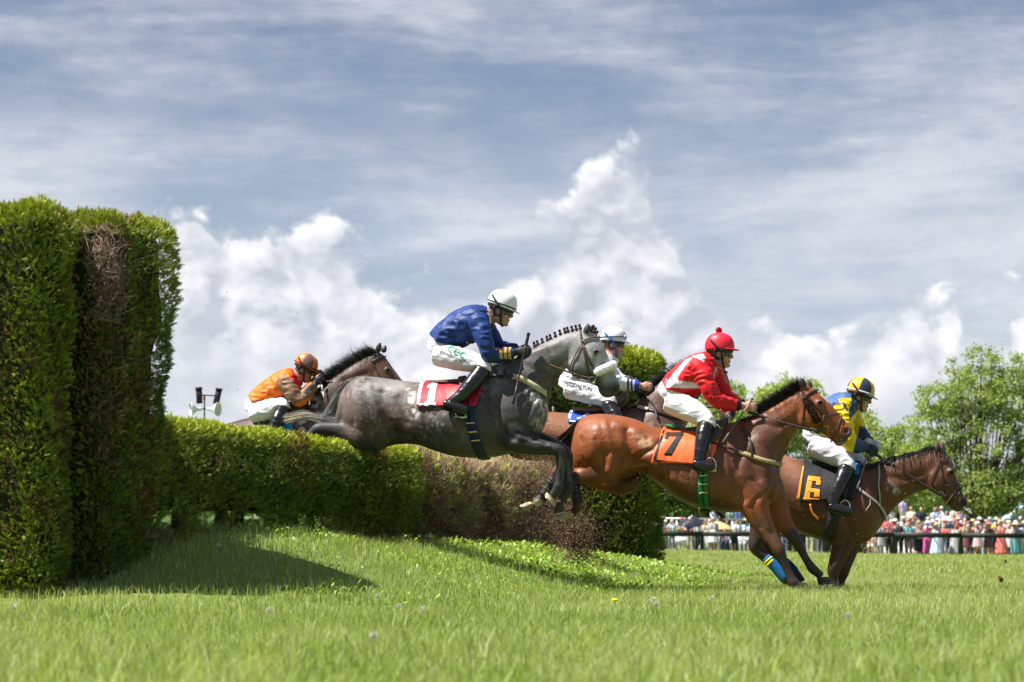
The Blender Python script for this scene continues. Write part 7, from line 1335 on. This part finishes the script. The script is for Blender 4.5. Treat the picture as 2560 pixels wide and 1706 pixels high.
PPL = [
 (1627, 127, 0, 'photo', ('short', 'sky'), ('long_skirt', 'blue'), H_('straw_hat', 'white', 'long_hair', 'brown'), 'woman in long blue dress and white sun hat at the left end of the rail'),
 (1652, 128, 0, 'down', ('short', 'white'), ('trousers', 'grey'), H_('straw_hat', 'straw', 'short_hair', 'brown'), 'spectator in white shirt and straw hat left of the pink-capped photographer'),
 (1680, 127, 0, 'photo', ('long', 'pale'), ('trousers', 'denim'), H_('cap', 'pink', 'short_hair', 'brown'), 'man in pale blue shirt and pink cap raising a camera at the rail'),
 (1725, 127, 0, 'lean', ('short', 'navy'), ('trousers', 'khaki'), H_('short_hair', 'silver'), 'white-haired man in navy polo and beige trousers leaning on the rail'),
 (1764, 127.4, 0, 'down', ('sleeveless', 'cream'), ('long_skirt', 'white'), H_('long_hair', 'brown'), 'brown-haired woman in cream top and white skirt beside the fence post'),
 (1787, 130, .75, 'lean', ('long', 'pale'), ('trousers', 'denim'), H_('short_hair', 'brown'), 'person in light blue shirt standing raised behind the beige parasol'),
 (1783, 127.2, 0, 'down', ('short', 'grey'), ('skirt', 'white'), H_('cap', 'cream'), 'spectator in grey top and white skirt under the beige parasol'),
 (1812, 127.4, 0, 'sit', ('short', 'lav'), ('trousers', 'navy'), H_('short_hair', 'brown'), 'person in lavender shirt sitting in the left navy folding chair'),
 (1817, 129.5, 0, 'down', ('short', 'yellow'), ('trousers', 'black'), H_('short_hair', 'black'), 'spectator in yellow shirt standing behind the folding chairs'),
 (1842, 128.5, 0, 'down', ('short', 'white'), ('shorts', 'navy'), H_('short_hair', 'black'), 'black-haired spectator in white shirt between the two folding chairs'),
 (1860, 127.4, 0, 'sit', ('long', 'white'), ('trousers', 'grey'), H_('cap', 'white'), 'person in white shirt and white cap sitting in the right folding chair'),
 (1846, 132, .8, 'hip', ('short', 'blue'), ('shorts', 'khaki'), H_('short_hair', 'brown'), 'person in bright blue shirt standing raised behind the metal fence'),
 (1826, 132, .8, 'down', ('short', 'green'), ('shorts', 'navy'), H_('short_hair', 'auburn'), 'person in pale green shirt beside the one in bright blue'),
 (1880, 129, 0, 'down', ('short', 'sky'), ('trousers', 'navy'), H_('cap', 'navy'), 'spectator in sky blue shirt and navy cap behind the bay’s forelegs'),
 (1962, 127.5, 0, 'lean', ('short', 'red'), ('trousers', 'denim'), H_('short_hair', 'brown'), 'spectator in red top seen between the bay’s forelegs'),
 (2006, 127.5, 0, 'lean', ('long', 'pale'), ('trousers', 'navy'), H_('cap', 'white'), 'spectator in pale blue shirt and white cap under the dark bay’s belly'),
 (2036, 127, 0, 'down', ('short', 'sky'), ('trousers', 'khaki'), H_('short_hair', 'silver'), 'spectator in khaki trousers left of the dark bay’s forelegs'),
 (2054, 128, 0, 'down', ('short', 'denim'), ('trousers', 'navy'), H_('short_hair', 'brown'), 'spectator in denim blue shirt beside the one in khaki trousers'),
 (2178, 127.2, 0, 'sit', ('short', 'tan'), ('shorts', 'khaki'), H_('short_hair', 'brown'), 'person in tan shirt sitting low right of the dark bay’s chest'),
 (2202, 127.2, 0, 'down', ('sleeveless', 'grey'), ('skirt', 'grey'), H_('long_hair', 'auburn'), 'auburn-haired woman in grey dress left of the post under the dark bay’s neck'),
 (2222, 128.2, 0, 'down', ('short', 'maroon'), ('trousers', 'black'), H_('short_hair', 'black'), 'black-haired spectator in maroon shirt just left of the fence post'),
 (2246, 127.2, 0, 'lean', ('short', 'black'), ('trousers', 'black'), H_('cap', 'tan'), 'man in black shirt and tan cap right of the fence post'),
 (2272, 127.2, 0, 'cross', ('short', 'teal'), ('trousers', 'darkfloral'), H_('short_hair', 'brown'), 'spectator in teal top with dark patterned trousers, arms folded'),
 (2300, 127.4, 0, 'lean', ('sleeveless', 'tan'), ('trousers', 'black'), H_('long_hair', 'brown'), 'spectator in tan sleeveless top and black trousers leaning on the rail'),
 (2319, 127.8, 0, 'down', ('sleeveless', 'magenta'), ('long_skirt', 'magenta'), H_('straw_hat', 'white'), 'woman in magenta dress and white hat'),
 (2341, 127.0, 0, 'lean', ('sleeveless', 'pale'), ('long_skirt', 'pale'), H_('straw_hat', 'straw', 'long_hair', 'brown'), 'woman in long pale blue dress and straw hat at the rail'),
 (2388, 127.4, 0, 'down', ('sleeveless', 'white'), ('long_skirt', 'grey'), H_('long_hair', 'black'), 'woman in white top and long grey skirt left of the right-hand post'),
 (2412, 127.4, 0, 'hip', ('short', 'tan'), ('skirt', 'maroon'), H_(), 'bald person in tan shirt above a maroon garment beside the right-hand post'),
 (2426, 128.0, 0, 'down', ('short', 'black'), ('trousers', 'navy'), H_('cap', 'navy', 'short_hair', 'black'), 'man in black shirt and navy cap right of the bald person'),
 (2444, 127.0, 0, 'photo', ('short', 'floral'), ('skirt', 'floral'), H_('straw_hat', 'cream', 'long_hair', 'auburn'), 'woman in pink floral dress and cream hat, hands raised'),
 (2472, 127.2, 0, 'lean', ('sleeveless', 'darkfloral'), ('skirt', 'darkfloral'), H_('wide_hat', 'red', 'long_hair', 'straw'), 'woman in dark floral dress and wide red hat'),
 (2462, 128.4, 0, 'down', ('short', 'white'), ('trousers', 'pale'), H_('short_hair', 'brown'), 'spectator in white shirt between the floral dresses'),
 (2503, 127.0, 0, 'lean', ('sleeveless', 'coral'), ('long_skirt', 'coral'), H_('long_hair', 'auburn', 'fascinator', 'cream'), 'woman in long coral red dress with a cream headpiece'),
 (2522, 128.2, 0, 'down', ('short', 'white'), ('skirt', 'white'), H_('long_hair', 'straw'), 'blonde woman in white between the coral and teal dresses'),
 (2540, 127.0, 0, 'lean', ('sleeveless', 'teal'), ('long_skirt', 'teal'), H_('wide_hat', 'straw', 'long_hair', 'brown'), 'woman in long teal dress and wide straw hat at the right edge'),
 (2560, 127.4, 0, 'down', ('short', 'lav'), ('trousers', 'white'), H_('straw_hat', 'straw'), 'spectator in lavender and white cut by the right edge'),
 (2232, 130, .25, 'lean', ('long', 'white'), ('trousers', 'navy'), H_('cap', 'white', 'short_hair', 'brown'), 'person in white shirt and white cap against the dark bay’s neck'),
 (2224, 133.5, .9, 'down', ('short', 'white'), ('trousers', 'sky'), H_('straw_hat', 'white'), 'person in white hat on the stand, nearest the dark bay’s chest'),
 (2258, 136.5, 1.55, 'down', ('short', 'lav'), ('trousers', 'khaki'), H_('short_hair', 'brown'), 'person in lavender shirt and beige trousers highest on the stand'),
 (2286, 133, .45, 'sit', ('short', 'pink'), ('trousers', 'lav'), H_('cap', 'white', 'short_hair', 'brown'), 'person in pink shirt and white cap sitting on the stand'),
 (2278, 134.6, .9, 'down', ('short', 'cream'), ('trousers', 'denim'), H_('short_hair', 'auburn'), 'auburn-haired person in cream shirt beside the navy polo on the stand'),
 (2303, 134, .98, 'hip', ('short', 'navy'), ('trousers', 'khaki'), H_('short_hair', 'tan'), 'man in navy polo with hands on hips on the stand'),
 (2337, 134, .9, 'shade', ('short', 'pale'), ('trousers', 'black'), H_('short_hair', 'brown'), 'person in pale blue shirt shading the eyes on the stand'),
 (2354, 135, .95, 'down', ('long', 'white'), ('trousers', 'white'), H_('cap', 'cream'), 'person all in white behind the one with folded arms'),
 (2367, 133.6, .8, 'cross', ('short', 'white'), ('shorts', 'green'), H_('long_hair', 'brown'), 'person in white shirt with folded arms on the stand'),
 (2386, 135, .95, 'down', ('long', 'cream'), ('trousers', 'grey'), H_('short_hair', 'silver'), 'silver-haired person in cream jacket on the stand'),
 (2400, 133.6, .85, 'down', ('sleeveless', 'purple'), ('skirt', 'white'), H_('long_hair', 'auburn'), 'woman in purple top and white skirt on the stand'),
 (2474, 132, .38, 'hip', ('short', 'green'), ('trousers', 'khaki'), H_('short_hair', 'silver'), 'silver-haired person in pale green shirt behind the red hat'),
 (2502, 132, .42, 'down', ('short', 'cream'), ('shorts', 'navy'), H_('cap', 'navy'), 'person in cream shirt and navy cap behind the coral dress'),
 (2516, 131, .2, 'photo', ('long', 'cream'), ('trousers', 'tan'), H_('straw_hat', 'cream'), 'person in cream jacket and cream hat behind the blonde woman'),
 (2318, 131, .1, 'lean', ('short', 'white'), ('shorts', 'navy'), H_('short_hair', 'brown'), 'brown-haired person in white shirt behind the magenta dress'),
 (2260, 130, .15, 'lean', ('short', 'grey'), ('trousers', 'navy'), H_('cap', 'navy'), 'person in grey shirt and navy cap behind the tan cap'),
 (2292, 130, .15, 'photo', ('short', 'sky'), ('trousers', 'navy'), H_('cap', 'brown'), 'person in sky blue shirt and brown cap raising binoculars'),
 (2412, 131, .25, 'lean', ('long', 'pink'), ('trousers', 'white'), H_('short_hair', 'auburn'), 'person in pink jacket behind the bald person'),
 (2362, 129, .05, 'lean', ('short', 'coral'), ('trousers', 'denim'), H_('long_hair', 'brown'), 'long-haired person in coral top behind the pale blue dress'),
 (2432, 131, .2, 'down', ('short', 'yellow'), ('trousers', 'grey'), H_('straw_hat', 'straw'), 'person in yellow shirt and straw hat behind the navy cap'),
]
# further people in the rows behind, each told apart by clothes and headwear
tops = ['white', 'sky', 'pink', 'navy', 'cream', 'lav', 'yellow', 'green', 'coral', 'pale', 'tan', 'blue', 'grey', 'red']; hats = [('straw_hat', 'straw', 'a straw hat'), ('cap', 'white', 'a white cap'), ('short_hair', 'silver', 'silver hair'), ('long_hair', 'straw', 'long blonde hair'), ('cap', 'red', 'a red cap'), ('straw_hat', 'white', 'a white hat'), ('short_hair', 'black', 'short black hair')]
nm = dict(sky='sky blue', lav='lilac', coral='coral red', pale='pale blue', green='pale green', blue='royal blue'); seen_ = set(); kk = 0
spots = list(range(2190, 2560, 13)) + [1640, 1664, 1706, 1742, 1772, 1800, 1832, 1870, 1890] + [1995, 2022, 2046]
for q in spots:
    while True:
        t_, h_ = tops[(kk * 5 + 3) % 14], hats[(kk * 3 + kk // 14) % 7]; kk += 1
        if (t_, h_[2]) not in seen_: break
    seen_.add((t_, h_[2])); PPL.append((q + int(rng.integers(-4, 5)), float(rng.uniform(129.3, 132)), float(rng.uniform(.05, .35)) if q > 2180 else 0.0, ('lean', 'down', 'hip', 'cross')[kk % 4], (('short', 'long')[kk % 2], t_), ('trousers', ('navy', 'khaki', 'grey')[kk % 3]), H_(h_[0], h_[1]), 'spectator in the rear rows wearing a %s top and %s' % (nm.get(t_, t_), h_[2])))
for k, p in enumerate(PPL): spectator(*p, scale=1.0 + .05 * math.sin(k * 2.4), yaw=18 * math.sin(k * 1.7))
# viewing stand
sm = pmat('white_stand_boards', (.62, .62, .60), .6, .3, var=.15, vscale=3); x0, x1 = TX(2205, 134), TX(2425, 134); g0 = float(gz((x0 + x1) / 2, 134))
st = empty('viewing_stand', ((x0 + x1) / 2, 134.5, g0), 'low white stepped viewing stand carrying standing spectators', 'stand')
for k, (ya, yb, z) in enumerate(((132.6, 133.4, .45), (133.4, 135.6, .9), (135.6, 137.4, 1.5))): v, f, t = boxm((x0, ya, g0 - .1), (x1 if k < 2 else TX(2300, 136), yb, g0 + z)); put('step', mesh_np('step', v, [f], smooth=False, mat=sm), st)
# metal fence behind the crowd
gal = pmat('galvanised_tube', (.55, .57, .58), .4, .5, metal=.6); mf = empty('metal_fence', (TX(1750, 131), 131, 0), 'thin galvanised tube fence behind the left spectators', 'fence')
for z in (1.72, 1.2, .6): put_parts('top_rail' if z > 1.5 else 'wire', [tube_mesh([(TX(1600, 131), 131, z), (TX(1895, 131), 131, z - .1)], .045 if z > 1.5 else .012, 6)], gal, mf)
for q in range(1600, 1900, 46): x = TX(q, 131); put_parts('post', [tube_mesh([(x, 131, float(gz(x, 131)) - .05), (x, 131, 1.7 - .1 * (q - 1600) / 295)], .035, 6)], gal, mf)
# parasols
def parasol(px, D, w, ztop, zed, c, label):
    x = TX(px, D); g = float(gz(x, D)); r = empty('parasol', (x, D, g), label, 'parasol'); n = 8; th = np.linspace(0, 2 * np.pi, n * 4, endpoint=False); k = 1 + .05 * np.cos(th * n)
    Rg = np.array([np.stack([np.cos(th) * w * a * (k if a > .3 else 1), np.sin(th) * w * a * (k if a > .3 else 1), np.full(len(th), zed + (ztop - zed) * (1 - a ** 1.8))], -1) for a in (.02, .25, .5, .75, .92, 1.0)]) + np.array((x, D, 0)); v, f, t = rings_mesh(Rg); o = put('canopy', mesh_np('canopy', v, [f], mat=c), r); md = o.modifiers.new('t', 'SOLIDIFY'); md.thickness = .012
    put_parts('pole', [tube_mesh([(x, D, g), (x, D, ztop + .08)], .02, 6)], gal, r)
    for q in range(n): a = q * 2 * np.pi / n; put_parts('rib', [tube_mesh([(x, D, ztop - .03), (x + np.cos(a) * w * .6, D + np.sin(a) * w * .6, zed + (ztop - zed) * .55), (x + np.cos(a) * w, D + np.sin(a) * w, zed - .01)], .008, 5)], gal, r)
parasol(1730, 129.5, .80, 1.80, 1.28, pmat('black_canopy', (.02, .022, .026), .35, .5), 'black parasol behind the white-haired man')
parasol(1793, 128.8, .82, 1.52, 1.06, pmat('beige_canopy', (.62, .44, .22), .8, .2), 'beige parasol above the rail right of the fence post')
# folding chairs and a picnic table
for px, lab in ((1812, 'navy folding chair holding the person in lavender'), (1860, 'navy folding chair holding the person in white cap')):
    D = 127.4; x = TX(px, D); g = float(gz(x, D)); r = empty('folding_chair', (x, D, g), lab, 'chair', 'folding chairs at the rail'); nv = pmat('navy_canvas', (.02, .03, .09), .7, .3)
    put_parts('seat', [boxm((x - .26, D - .22, g + .40), (x + .26, D + .22, g + .42))], nv, r); put_parts('backrest', [boxm((x - .26, D + .24, g + .44), (x + .26, D + .26, g + .86))], nv, r)
    for sx in (-.27, .27):
        for sy in (-.24, .25): put_parts('leg', [tube_mesh([(x + sx, D + sy, g), (x + sx, D + sy * .95, g + (.62 if sy < 0 else .9))], .016, 6)], gal, r)
D = 129; x = TX(1700, D); g = float(gz(x, D)); r = empty('picnic_table', (x, D, g), 'small table with white cloth behind the photographer', 'table'); put_parts('tabletop', [boxm((x - .6, D - .35, g + .68), (x + .6, D + .35, g + .73))], white_cloth, r); put_parts('tablecloth', [boxm((x - .61, D - .36, g + .30), (x + .61, D - .352, g + .735))], white_cloth, r)
for sx in (-.5, .5):
    for sy in (-.28, .28): put_parts('leg', [tube_mesh([(x + sx, D + sy, g), (x + sx, D + sy, g + .69)], .02, 6)], gal, r)
r = empty('flower_vase', (x - .05, D - .05, g + .73), 'vase of red and pink flowers on the white-clothed table', 'vase'); put_parts('vase', [lathe([(.05, g + .73), (.08, g + .82), (.05, g + .93), (.06, g + .96)], (x - .05, D - .05, 0), 12)], white_cloth, r)
pc = np.array((x - .05, D - .05, g + 1.08)) + rng.normal(0, .1, (60, 3)); v, fl = merge([blob(p, np.eye(3), (.035,) * 3, 6) for p in pc[:26]]); put('blooms', mesh_np('blooms', v, fl, mat=pmat('red_bloom', (.65, .04, .12), .7, .2)), r); v, fl = merge([blob(p, np.eye(3), (.04,) * 3, 6) for p in pc[26:]]); put('leaves', mesh_np('leaves', v, fl, mat=pmat('vase_leaf', (.12, .28, .05), .7, .2)), r)
# marquees
def marquee(px, D, w, zap, zev, cols, label, nst=28, wall=None):
    x = TX(px, D); g = float(gz(x, D)); r = empty('marquee', (x, D, g), label, 'tent', 'marquees behind the crowd'); th = np.linspace(0, 2 * np.pi, nst, endpoint=False); sq = lambda a: np.sign(a) * np.abs(a) ** .6
    for q in (0, 1):
        V, F = [], []
        for k in range(q, nst, 2):
            a, b = th[k], th[k] + 2 * np.pi / nst; n = len(V); 
            for t in np.linspace(0, 1, 6):
                for an in (a, b): V.append((x + sq(np.cos(an)) * w * t, D + sq(np.sin(an)) * w * .7 * t, zev + (zap - zev) * (1 - t) ** 1.35))
            F += [(n + 2 * i, n + 2 * i + 1, n + 2 * i + 3, n + 2 * i + 2) for i in range(5)]; n2 = len(V); za = zev - .35
            V += [(*V[n + 10][:2], za), (*V[n + 11][:2], za)]; F.append((n + 10, n + 11, n2 + 1, n2))
        o = put('roof_stripes', mesh_np('roof_stripes', np.array(V), np.array(F), smooth=False, mat=cols[q]), r); md = o.modifiers.new('t', 'SOLIDIFY'); md.thickness = .015
    if wall: v, f, t = boxm((x - w * .94, D + w * .2, g), (x + w * .94, D + w * .24, zev - .3)); put('wall', mesh_np('wall', v, [f], smooth=False, mat=wall), r)
    for sx in (-.95, -.3, .3, .95):
        for sy in (-.62, .62): put_parts('pole', [tube_mesh([(x + sx * w, D + sy * w, g), (x + sx * w, D + sy * w, zev - .05)], .04, 6)], gal, r)
tw = pmat('tent_white', (.72, .72, .72), .7, .2); tb_ = pmat('tent_pale_blue', (.20, .45, .58), .7, .2)
marquee(2335, 152, 3.6, TZ(1205, 152), TZ(1290, 152), (tb_, tw), 'pale blue and white marquee behind the viewing stand', 16, tb_)
marquee(2660, 150, 5.6, TZ(1170, 150), TZ(1332, 150), (tw, tb_), 'white marquee with blue stripes at the right edge', 40, tw)
marquee(2180, 156, 3.0, TZ(1240, 156), TZ(1300, 156), (tw, tw), 'plain white marquee hidden behind the dark bay', 16, tw)
# distant woods
n = 26000; x = rng.uniform(-150, 170, n); y = rng.uniform(250, 300, n); hh = 5.5 + 3.5 * fbm(np.stack([x * .09, y * .05, 0 * x], -1), 3, 12); z = rng.random(n) ** .7 * hh; a = unit(rng.normal(0, 1, (n, 3))); b = unit(np.cross(a, rng.normal(0, 1, (n, 3)))); P = np.stack([x, y, z], -1); s = rng.uniform(.6, 1.3, n)[:, None]
V = np.stack([P - a * s, P + b * s * .7, P + a * s, P - b * s * .7], 1).reshape(-1, 3); col = np.array((.10, .17, .05)) * rng.uniform(.6, 1.4, (n, 1)); tag(put('distant_woods', mesh_np('distant_woods', V, np.arange(n * 4).reshape(-1, 4), col=np.repeat(col, 4, 0), smooth=False, mat=tree_leaf)), 'line of woods far beyond the racecourse', 'woods', kind='stuff')
# loudspeaker mast beyond the hedge
D = 45.0; s = D / FPX; x = TX(511, D); g = float(gz(x, D)); mast = empty('loudspeaker_mast', (x, D, g), 'dark mast with two white horn loudspeakers and two black column speakers', 'loudspeaker'); dk = pmat('dark_green_steel', (.02, .035, .035), .5, .4)
put_parts('pole', [tube_mesh([(x, D, g), (x, D, TZ(990, D))], .014, 8)], dk, mast); put_parts('crossarm', [tube_mesh([(TX(498, D), D, TZ(988, D)), (TX(543, D), D, TZ(990, D))], .012, 6)], dk, mast); put_parts('clamp', [tube_mesh([(x, D, TZ(987, D)), (x, D, TZ(1002, D))], .022, 8)], pmat('rusty_clamp', (.35, .12, .07), .7, .3), mast)
for px, py, tl in ((498, 989, -3), (544, 991, 12)):
    v, f, t = boxm((-7 * s, -6 * s, -20 * s), (7 * s, 6 * s, 20 * s)); v2, f2, t2 = boxm((-8 * s, -7 * s, 15 * s), (8 * s, 7 * s, 20.5 * s)); V, fl = merge([(v, f, t), (v2, f2, t2)]); a = R(tl); V = np.stack([V[:, 0] * math.cos(a) + V[:, 2] * math.sin(a), V[:, 1], -V[:, 0] * math.sin(a) + V[:, 2] * math.cos(a)], -1) + np.array((TX(px, D), D, TZ(py, D))); put('column_speaker', mesh_np('column_speaker', V, fl, smooth=False, mat=pmat('speaker_black', (.018, .018, .022), .6, .3, var=.4, vscale=30)), mast)
for sg, px in ((-1, 507), (1, 518)):
    ax = unit(np.array((sg * .93, -.35, -.05))); e1 = unit(np.cross(ax, (0, 0, 1.0))); e2 = np.cross(ax, e1); c = np.array((TX(px, D), D - .02, TZ(1023, D))); th = np.linspace(0, 2 * np.pi, 24, endpoint=False)
    pr = [(0, 2.5), (3, 4), (9, 4.5), (13, 5), (18, 8), (24, 13), (29, 17), (31.5, 18), (31.5, 17), (26, 13), (18, 6)]; Rg = np.array([c + ax * d * s + (np.cos(th)[:, None] * e1 + np.sin(th)[:, None] * e2) * r_ * s for d, r_ in pr]); v, f, t = rings_mesh(Rg); h = put('horn', mesh_np('horn', v, [f, t], mat=pmat('horn_white', (.62, .66, .68), .45, .4)), mast)
    put_parts('bracket', [tube_mesh([c + ax * 2 * s, np.array((x, D, TZ(1023, D)))], .012, 6)], dk, h)
# marker flag
D = 26.5; P0 = np.array((TX(1398, D), D, float(gz(TX(1398, D), D)))); P1 = np.array((TX(1381, D), D, TZ(962, D))); fl_ = empty('marker_flag', tuple(P0), 'leaning white pole with an orange-yellow flag beside the grey horse’s chest', 'flag'); put_parts('pole', [tube_mesh([P0, P0 * .5 + P1 * .5, P1], .017, 8)], white_cloth, fl_)
U_, V_ = np.meshgrid(np.linspace(0, 1, 10), np.linspace(0, 1, 8)); g_ = P1[None, None] + (P0 - P1)[None, None] * (V_[..., None] * .2) + np.array((-.13, 0, -.01)) * (U_ * (1 - V_ * .45))[..., None] + np.array((0, .02, 0)) * np.sin(U_ * 5)[..., None]; i = np.arange(80).reshape(8, 10)
o = put('flag', mesh_np('flag', g_.reshape(-1, 3), np.stack([i[:-1, :-1], i[:-1, 1:], i[1:, 1:], i[1:, :-1]], -1).reshape(-1, 4), mat=pmat('flag_orange', (.80, .36, .015), .7, .3)), fl_); md = o.modifiers.new('t', 'SOLIDIFY'); md.thickness = .004
# dandelions
puff = pmat('dandelion_fluff', (.58, .57, .50), .9, .1)
for px, py in ((150, 1481), (33, 1517), (546, 1482), (672, 1525), (996, 1515), (1058, 1522), (945, 1489), (934, 1588), (1723, 1452), (1835, 1456), (1778, 1494), (1641, 1509), (1633, 1497), (2119, 1538)):
    hz = .105; D = FPX * (H - hz) / (py - HY); x = TX(px, D); g = float(gz(x, D)); z = max(TZ(py, D), g + .07); r = empty('dandelion', (x, D, g), 'white dandelion seed head on a thin stalk in the grass', 'dandelion', 'dandelion clocks in the grass'); top_ = np.array((x, D, z))
    put_parts('stem', [tube_mesh([(x + .01, D, g - .01), (x, D, z)], .0016, 5)], pmat('dandelion_stem', (.28, .24, .10), .7, .2), r); k = 160; d = unit(rng.normal(0, 1, (k, 3))); v2, f2, c2 = hair(np.tile(top_, (k, 1)), d, np.full(k, .017), np.full(k, .0022), np.zeros(k), np.ones((k, 3)), .1, 2); v3, f3, t3 = blob(top_, np.eye(3), (.006,) * 3, 8); put('seed_head', mesh_np('seed_head', np.concatenate([v2, v3]), [np.concatenate([f2, f3 + len(v2)]), t3 + len(v2)], mat=puff), r)
D = FPX * (H - .06) / (1506 - HY); x = TX(1538, D); g = float(gz(x, D)); r = empty('dandelion', (x, D, g), 'single yellow dandelion flower in the grass', 'dandelion'); put_parts('stem', [tube_mesh([(x, D, g), (x, D, g + .075)], .002, 5)], MATS['dandelion_stem'], r); put_parts('petals', [blob((x, D, g + .08), np.eye(3), (.022, .022, .010), 10)], pmat('yellow_petal', (.8, .55, .01), .6, .2), r)
# dirt thrown up from the bank
def dirt():
    def grp(pts, spr, n, s0, s1, D, dd):
        p = np.array(pts, float); t = rng.uniform(0, len(p) - 1.001, n); i = t.astype(int); f = (t - i)[:, None]; q = p[i] * (1 - f) + p[i + 1] * f + rng.normal(0, 1, (n, 2)) * spr; d = D + rng.normal(0, dd, n)
        return np.stack([TX(q[:, 0], d), d, np.maximum(TZ(q[:, 1], d), gz(TX(q[:, 0], d), d) + .004)], -1), rng.uniform(s0, s1, n)
    G = [grp([(1395, 1255), (1420, 1310), (1448, 1375)], (34, 30), 4200, .0018, .005, 20.6, .22), grp([(1436, 1310), (1450, 1385)], (22, 18), 2400, .002, .006, 20.5, .14), grp([(1290, 1180), (1400, 1230), (1440, 1330)], (75, 60), 3200, .0015, .0040, 20.4, .3), grp([(1380, 1120), (1340, 1190)], (34, 34), 1500, .0015, .004, 20.8, .2),
         grp([(560, 880), (1000, 760), (1900, 1000)], (200, 120), 130, .0015, .004, 20, .8), grp([(1500, 1100), (2100, 1300)], (160, 90), 260, .0012, .003, 19.2, .4), grp([(700, 980), (900, 900)], (70, 50), 160, .0012, .003, 23, .4)]
    P = np.concatenate([g[0] for g in G]); S = np.concatenate([g[1] for g in G]); n = len(P); T = np.array(((1, 1, 1), (-1, -1, 1), (-1, 1, -1), (1, -1, -1)), float)
    q = rng.normal(0, 1, (n, 3)); q = unit(q); w = unit(np.cross(q, rng.normal(0, 1, (n, 3)))); u_ = np.cross(q, w); Rm = np.stack([q, w, u_], 1); V = P[:, None] + np.einsum('kj,njl->nkl', T, Rm) * S[:, None, None] * rng.uniform(.6, 1.3, (n, 4, 1)); k = np.arange(n)[:, None] * 4
    F = np.concatenate([k + np.array([[0, 1, 2]]), k + np.array([[0, 3, 1]]), k + np.array([[0, 2, 3]]), k + np.array([[1, 3, 2]])]); col = np.array((.15, .09, .06)) * rng.uniform(.5, 1.7, (n, 1)); pl = rng.random(n) < .10; col[pl] = np.array((.42, .34, .22)) * rng.uniform(.7, 1.3, (pl.sum(), 1))
    tag(put('flying_dirt', mesh_np('flying_dirt', V.reshape(-1, 3), F, col=np.repeat(col, 4, 0), smooth=False, mat=pmat('loose_soil', attr=True, rough=.95, spec=.1))), 'brown soil and bark chips thrown up behind the hooves', 'dirt', kind='stuff')
dirt()
for px, py, D, s_, lab in ((2506, 1448, 15.0, .024, 'brown turf clod flying low above the grass at far right'), (2163, 1376, 19.5, .03, 'small turf clod flung up under the dark bay’s chest'), (2515, 1404, 17.0, .02, 'tiny turf scrap in the air above the flying clod')):
    c = np.array((TX(px, D), D, TZ(py, D))); r = empty('turf_clod', tuple(c), lab, 'clod', 'turf clods in the air'); v, fl = merge([blob(c + rng.normal(0, .35, 3) * s_, np.eye(3), np.array((.4, .4, .5)) * s_ * rng.uniform(.5, 1), 7) for k in range(6)]); v = v + (fbm(v * 120, 2, 3)[:, None] - .5) * s_ * .5; put('soil', mesh_np('soil', v, fl, smooth=False, mat=pmat('clod_soil', (.10, .045, .025), .95, .1, var=.5, vscale=60)), r)
    k = 40; d = unit(rng.normal(0, 1, (k, 3))); v, f, c2 = hair(np.tile(c, (k, 1)), d, rng.uniform(.5, 1.6, k) * s_, np.full(k, .002), np.full(k, .2), np.tile(np.array((.30, .34, .12)), (k, 1)), .3, 3); put('grass_roots', mesh_np('grass_roots', v, f, col=c2, smooth=False, mat=gm), r)
